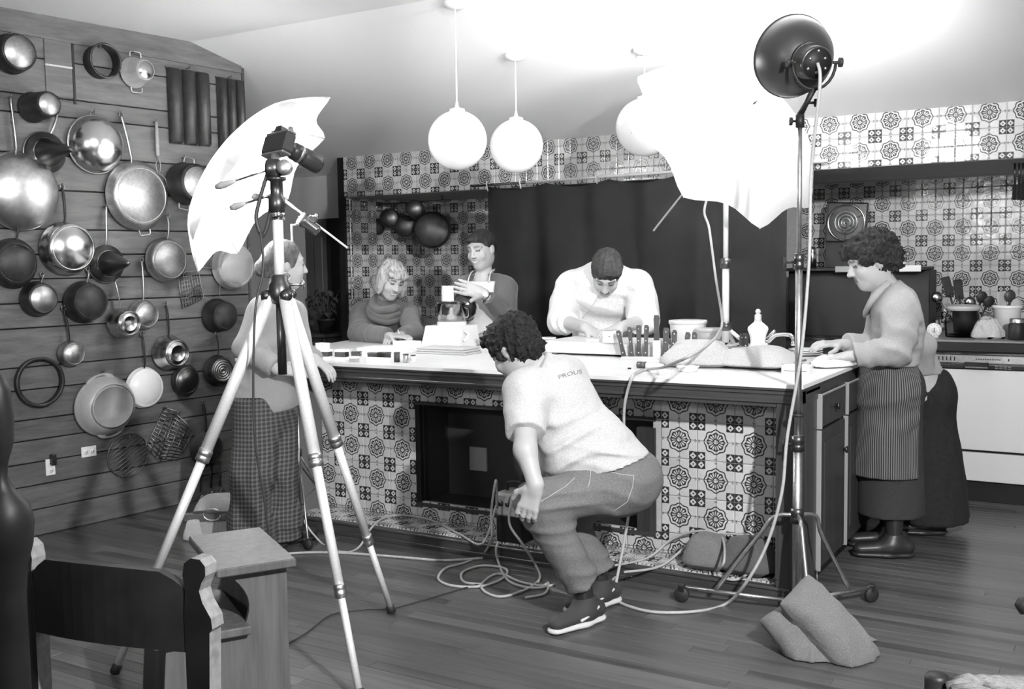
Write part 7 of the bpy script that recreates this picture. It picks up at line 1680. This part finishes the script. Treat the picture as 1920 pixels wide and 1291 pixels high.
S.ell(hp(0,-.016,.040), (hS,hF,hU), (.093,.113,.105), .02); S.ell(hp(0,.050,.085), (hS,hF,hU), (.066,.045,.032), .02); S.ell(hp(0,-.06,-.03), (hS,hF,hU), (.075,.06,.06), .03)
S.ell(hp(0,.108,-.035), (hS,hF,hU), (.074,.066,.090), .012, sub=True)
for q in (-1,1): S.ell(hp(.10*q,-.012,-.035), (hS,hF,hU), (.035,.03,.04), .005, sub=True)
S.fold(hp(0,.02,.09), .12, hS, 160, .004, 7); S.noise(.0018, 70, 45); sdf_obj(S, 'hair', hair_mat('dark_parted_hair', .020, 70, (1,.4,1)), pc_)

# ---- curly-haired woman at the island corner, in profile
ZC = 4.95
J = dict(pel=atD(1672,722,ZC), chest=atD(1684,602,ZC), neck=atD(1662,540,ZC), shL=atD(1690,578,ZC-.15), shR=atD(1660,575,ZC+.15), elL=atD(1680,658,ZC-.19), wrL=atD(1592,668,ZC-.14),
   elR=atD(1640,648,ZC+.15), wrR=atD(1580,645,ZC+.08), hipL=atD(1680,745,ZC-.09), hipR=atD(1668,745,ZC+.09), fdir=dirc(-1,.05,0))
J['wrL'].z = max(J['wrL'].z, ITOP+.045); J['wrR'].z = max(J['wrR'].z, ITOP+.045)
for s in 'LR': J['kn'+s] = J['hip'+s]+Vector((0,0,-.38)); J['an'+s] = Vector((J['hip'+s].x, J['hip'+s].y, .09))
pr_ = thing('person', (J['pel'].x, J['pel'].y, 0), 'curly-haired person in a pale cardigan and striped apron at the island corner', 'person')
hF, hU, hS = orth(dirc(-.93,.02,-.32), dirc(-.25,0,1)); hc_ = atD(1634,492,ZC)
S = Sdf(.0055); torso_prims(S, J, -.014, .95, .80); arm(S, J, 'L', -.004); arm(S, J, 'R', -.004); S.cap(J['neck']+U_*-.02, hc_-hU*.05-hF*.025, .052, .050, .03); head_prims(S, hc_, hF, hU, hS, 1.02)
hand_prims(S, J['wrL'], dirc(-.95,.15,-.05), dirc(.0,.1,-1), -1, (.12,.2,.2), .1, 1.05); hand_prims(S, J['wrR'], dirc(-.95,-.1,.05), dirc(.1,.2,-1), 1, (.25,.35,.3), .1, 1.05)
sdf_obj(S, 'body', MT['skin'], pr_, head_tone(hc_, hF, hU, hS, 1.02))
mcd = mat('pale_cardigan', .36, .95, noise=.25, scale=420, bump=.5, sheen=.2)
S = Sdf(.008); torso_prims(S, J, .014, 1.0, .84, 0, .0); arm(S, J, 'L', .026, 1, 'both', .86, .03, True); arm(S, J, 'R', .024, 1, 'both', .86, .03, True); S.fold(J['elL']+U_*.02, .13, dirc(.6,0,.7), 62, .016, 1); S.fold(lerp(J['elL'],J['wrL'],.6), .10, J['wrL']-J['elL'], 90, .006, 2); S.fold(J['shL']-U_*.05+R_*.05, .12, dirc(.8,0,.5), 55, .013, 3); S.fold(J['pel']+U_*.15, .15, U_, 65, .009, 4); S.ell(lerp(J['shL'],J['elL'],.5), (dirc(1,0,0),dirc(0,1,0),U_), (.066,.07,.11), .05)
S.noise(.003, 22, 51); S.cut(J['pel']+Vector((0,0,.10)), (0,0,-1)); S.cut(J['neck']+U_*.02, dirc(-.3,0,1), .12); cg = sdf_obj(S, 'cardigan', mcd, pr_)
for nm, pts, r_, fl_, mm in (('collar', [(1690,518),(1680,522),(1666,534),(1650,550),(1636,568),(1628,584)], .030, .45, mcd), ('placket', [(1620,580),(1612,600),(1608,620),(1606,640)], .012, .4, mcd), ('scarf_end', [(1632,584),(1622,602),(1614,622),(1607,646)], .013, .35, mat('striped_scarf', .12,.9,noise=.5,scale=60))):
    q = [p for p in project_on(cg, pts, .012 if nm == 'collar' else .005) if p is not None]
    if len(q) > 2: MB().tube(spline(q, 4), r_, 10, flat=fl_).build(nm, mm, cg)
def stripes():
    m, nt, b = newmat('ticking_stripe'); tc = nt.nodes.new('ShaderNodeTexCoord'); sp = nt.nodes.new('ShaderNodeSeparateXYZ'); nt.links.new(tc.outputs['Object'], sp.inputs[0])
    th = X.op(nt, 'ARCTAN2', X(nt, sp.outputs[1]), X(nt, sp.outputs[0])); f = (th*110).sin().gt(.2)*.15 + .03; cb = nt.nodes.new('ShaderNodeCombineColor')
    for i in range(3): nt.links.new(f.s, cb.inputs[i])
    nt.links.new(cb.outputs[0], b.inputs['Base Color']); b.inputs['Roughness'].default_value = .95; return m
zh = atD(1660, 966, ZC).z; za = atD(1650, 890, ZC).z
S = Sdf(.009); S.ell(J['pel'], (dirc(1,0,0),dirc(0,1,0),U_), (.138,.155,.15), .06); S.cap(J['pel']-U_*.05, Vector((J['pel'].x-.0,J['pel'].y,zh-.05)), .138, .155, .06); S.noise(.003, 24, 53, (1,1,.25)); S.cut(J['pel']+U_*.14,(0,0,1)); S.cut(Vector((0,0,zh)),(0,0,-1)); sdf_obj(S, 'skirt', mat('grey_wool_skirt', .035, .95, noise=.2, scale=200, bump=.3), pr_)
S = Sdf(.008); S.ell(J['pel'], (dirc(1,0,0),dirc(0,1,0),U_), (.163,.183,.165), .06); S.cap(J['pel']-U_*.05, Vector((J['pel'].x-.02,J['pel'].y,za-.05)), .168, .178, .06); S.fold(J['pel']-U_*.15, .25, dirc(-.5,0,.85), 34, .012, 5); S.noise(.003, 24, 55, (1,1,.3)); S.cut(J['pel']+U_*.14,(0,0,1)); S.cut(Vector((0,0,za)),(0,0,-1)); S.cut(J['pel']+dirc(1,-.25,0)*.10, dirc(1,-.15,0)); sdf_obj(S, 'striped_apron', stripes(), pr_)
S = Sdf(.007); 
for s in 'LR': S.cap(J['kn'+s], J['an'+s], .055, .036, .04)
sdf_obj(S, 'stockings', MT['leather'], pr_)
for s in 'LR': shoe(pr_, J['an'+s], dirc(-.9,.1,0), m='leather', sole='leather')
S = Sdf(.0055); hp = lambda s,f,u: hc_+hS*s+hF*f+hU*u
S.ell(hp(0,-.025,.055), (hS,hF,hU), (.105,.118,.105), .02); S.ell(hp(0,-.07,-.01), (hS,hF,hU), (.095,.075,.075), .03); S.ell(hp(0,.06,.085), (hS,hF,hU), (.08,.06,.05), .02)
for q in (-1,1): S.ell(hp(.075*q,.02,.05), (hS,hF,hU), (.035,.055,.05), .02)
S.ell(hp(0,.125,-.03), (hS,hF,hU), (.10,.07,.082), .01, sub=True)
for q in (-1,1): S.ell(hp(.105*q,.01,-.035), (hS,hF,hU), (.04,.045,.05), .005, sub=True)
S.noise(.007, 85, 57); sdf_obj(S, 'hair', hair_mat('dark_brown_curls', .03, 80, (1,1,1)), pr_)

# ---- person mostly hidden behind her
ZD = 5.35
J = dict(pel=atD(1738,735,ZD), chest=atD(1708,662,ZD), neck=atD(1696,628,ZD), shL=atD(1712,636,ZD-.12), shR=atD(1690,630,ZD+.15), elL=atD(1730,648,ZD-.16), wrL=atD(1732,700,ZD-.10),
   elR=atD(1680,680,ZD+.2), wrR=atD(1660,700,ZD+.05), hipL=atD(1744,750,ZD-.09), hipR=atD(1736,750,ZD+.09), fdir=dirc(-1,0,0))
for s in 'LR': J['kn'+s] = J['hip'+s]+Vector((0,0,-.38)); J['an'+s] = Vector((J['hip'+s].x, J['hip'+s].y, .09))
ph_ = thing('person', (J['pel'].x, J['pel'].y, 0), 'person in a long dark skirt almost hidden behind the curly-haired one', 'person')
hF, hU, hS = orth(dirc(-.8,.1,-.6), dirc(-.6,0,.8)); hc_ = atD(1686,602,ZD)
S = Sdf(.007); torso_prims(S, J, -.012, .9, .9); arm(S, J, 'L', -.004); arm(S, J, 'R', -.004); S.cap(J['neck'], hc_-hU*.05-hF*.02, .05, .047, .03); head_prims(S, hc_, hF, hU, hS, .95)
hand_prims(S, J['wrL'], dirc(.1,-.1,-1), dirc(-1,0,0), 1); hand_prims(S, J['wrR'], dirc(-1,0,-.1), dirc(0,0,-1), 1); sdf_obj(S, 'body', MT['skin'], ph_, head_tone(hc_, hF, hU, hS, .95))
S = Sdf(.009); torso_prims(S, J, .008, .82, .80); arm(S, J, 'L', .020, 1, 'both', .9, .03, True); arm(S, J, 'R', .022, 1, 'both', .9, .03, True); S.noise(.003, 22, 61)
S.cut(J['pel']+U_*.10, (0,0,-1)); S.cut(J['neck']+U_*.03,(0,0,1),.12); sdf_obj(S, 'sweater', mcd, ph_)
S = Sdf(.010); S.ell(J['pel'], (dirc(1,0,0),dirc(0,1,0),U_), (.135,.15,.15), .06); S.cap(J['pel']-U_*.05, Vector((J['pel'].x+.02,J['pel'].y,.05)), .13, .20, .06); S.noise(.006, 22, 63, (1,1,.3)); S.cut(J['pel']+U_*.12,(0,0,1)); S.cut(Vector((0,0,.06)),(0,0,-1)); sdf_obj(S, 'long_skirt', mat('dark_skirt', .013, .9, noise=.3, scale=60), ph_)
S = Sdf(.007); S.ell(hc_+hU*.03-hF*.02, (hS,hF,hU), (.088,.10,.098), .02); S.ell(hc_+hF*.1-hU*.03, (hS,hF,hU), (.08,.07,.09), .01, sub=True); S.noise(.002,50,65); sdf_obj(S, 'hair', hair_mat('brown_hair_b', .03), ph_)
for s in 'LR': shoe(ph_, J['an'+s], dirc(-.9,.1,0), m='leather', sole='leather')

# ---- saddle sandbag slung over the stand leg (soft body)
root = thing('sandbag', (2.75,-.80,0), 'grey canvas saddle sandbag slung over the wheeled stand leg', 'sandbag')
def lobe(nm, c, ln, nn, a, b, T, sd):
    S = Sdf(.0065, .03); ln = ln.normalized(); nn = (nn-ln*nn.dot(ln)).normalized(); sd_ = nn.cross(ln)
    S.pillow(c, (ln, sd_, nn), a, b, T); S.fold(c+ln*a*.55, .11, ln*.5+sd_, 80, .009, sd); S.fold(c-ln*a*.5, .10, ln, 60, .008, sd+1); S.noise(.0025, 30, sd); S.cut(Vector((0,0,.003)), (0,0,-1)); return sdf_obj(S, nm, MT['canvas'], root)
lobe('front_lobe', atD(1556,1180,3.70), dirc(.62,-.30,-.72), dirc(.35,-.75,.55), .185, .095, .075, 71)
lobe('left_lobe', atD(1510,1212,3.72), dirc(.50,-.40,-.77), dirc(-.25,-.75,.60), .165, .085, .07, 75)
lobe('right_lobe', atD(1618,1228,3.84), dirc(.85,.15,-.45), dirc(.2,-.45,.85), .145, .08, .065, 79)
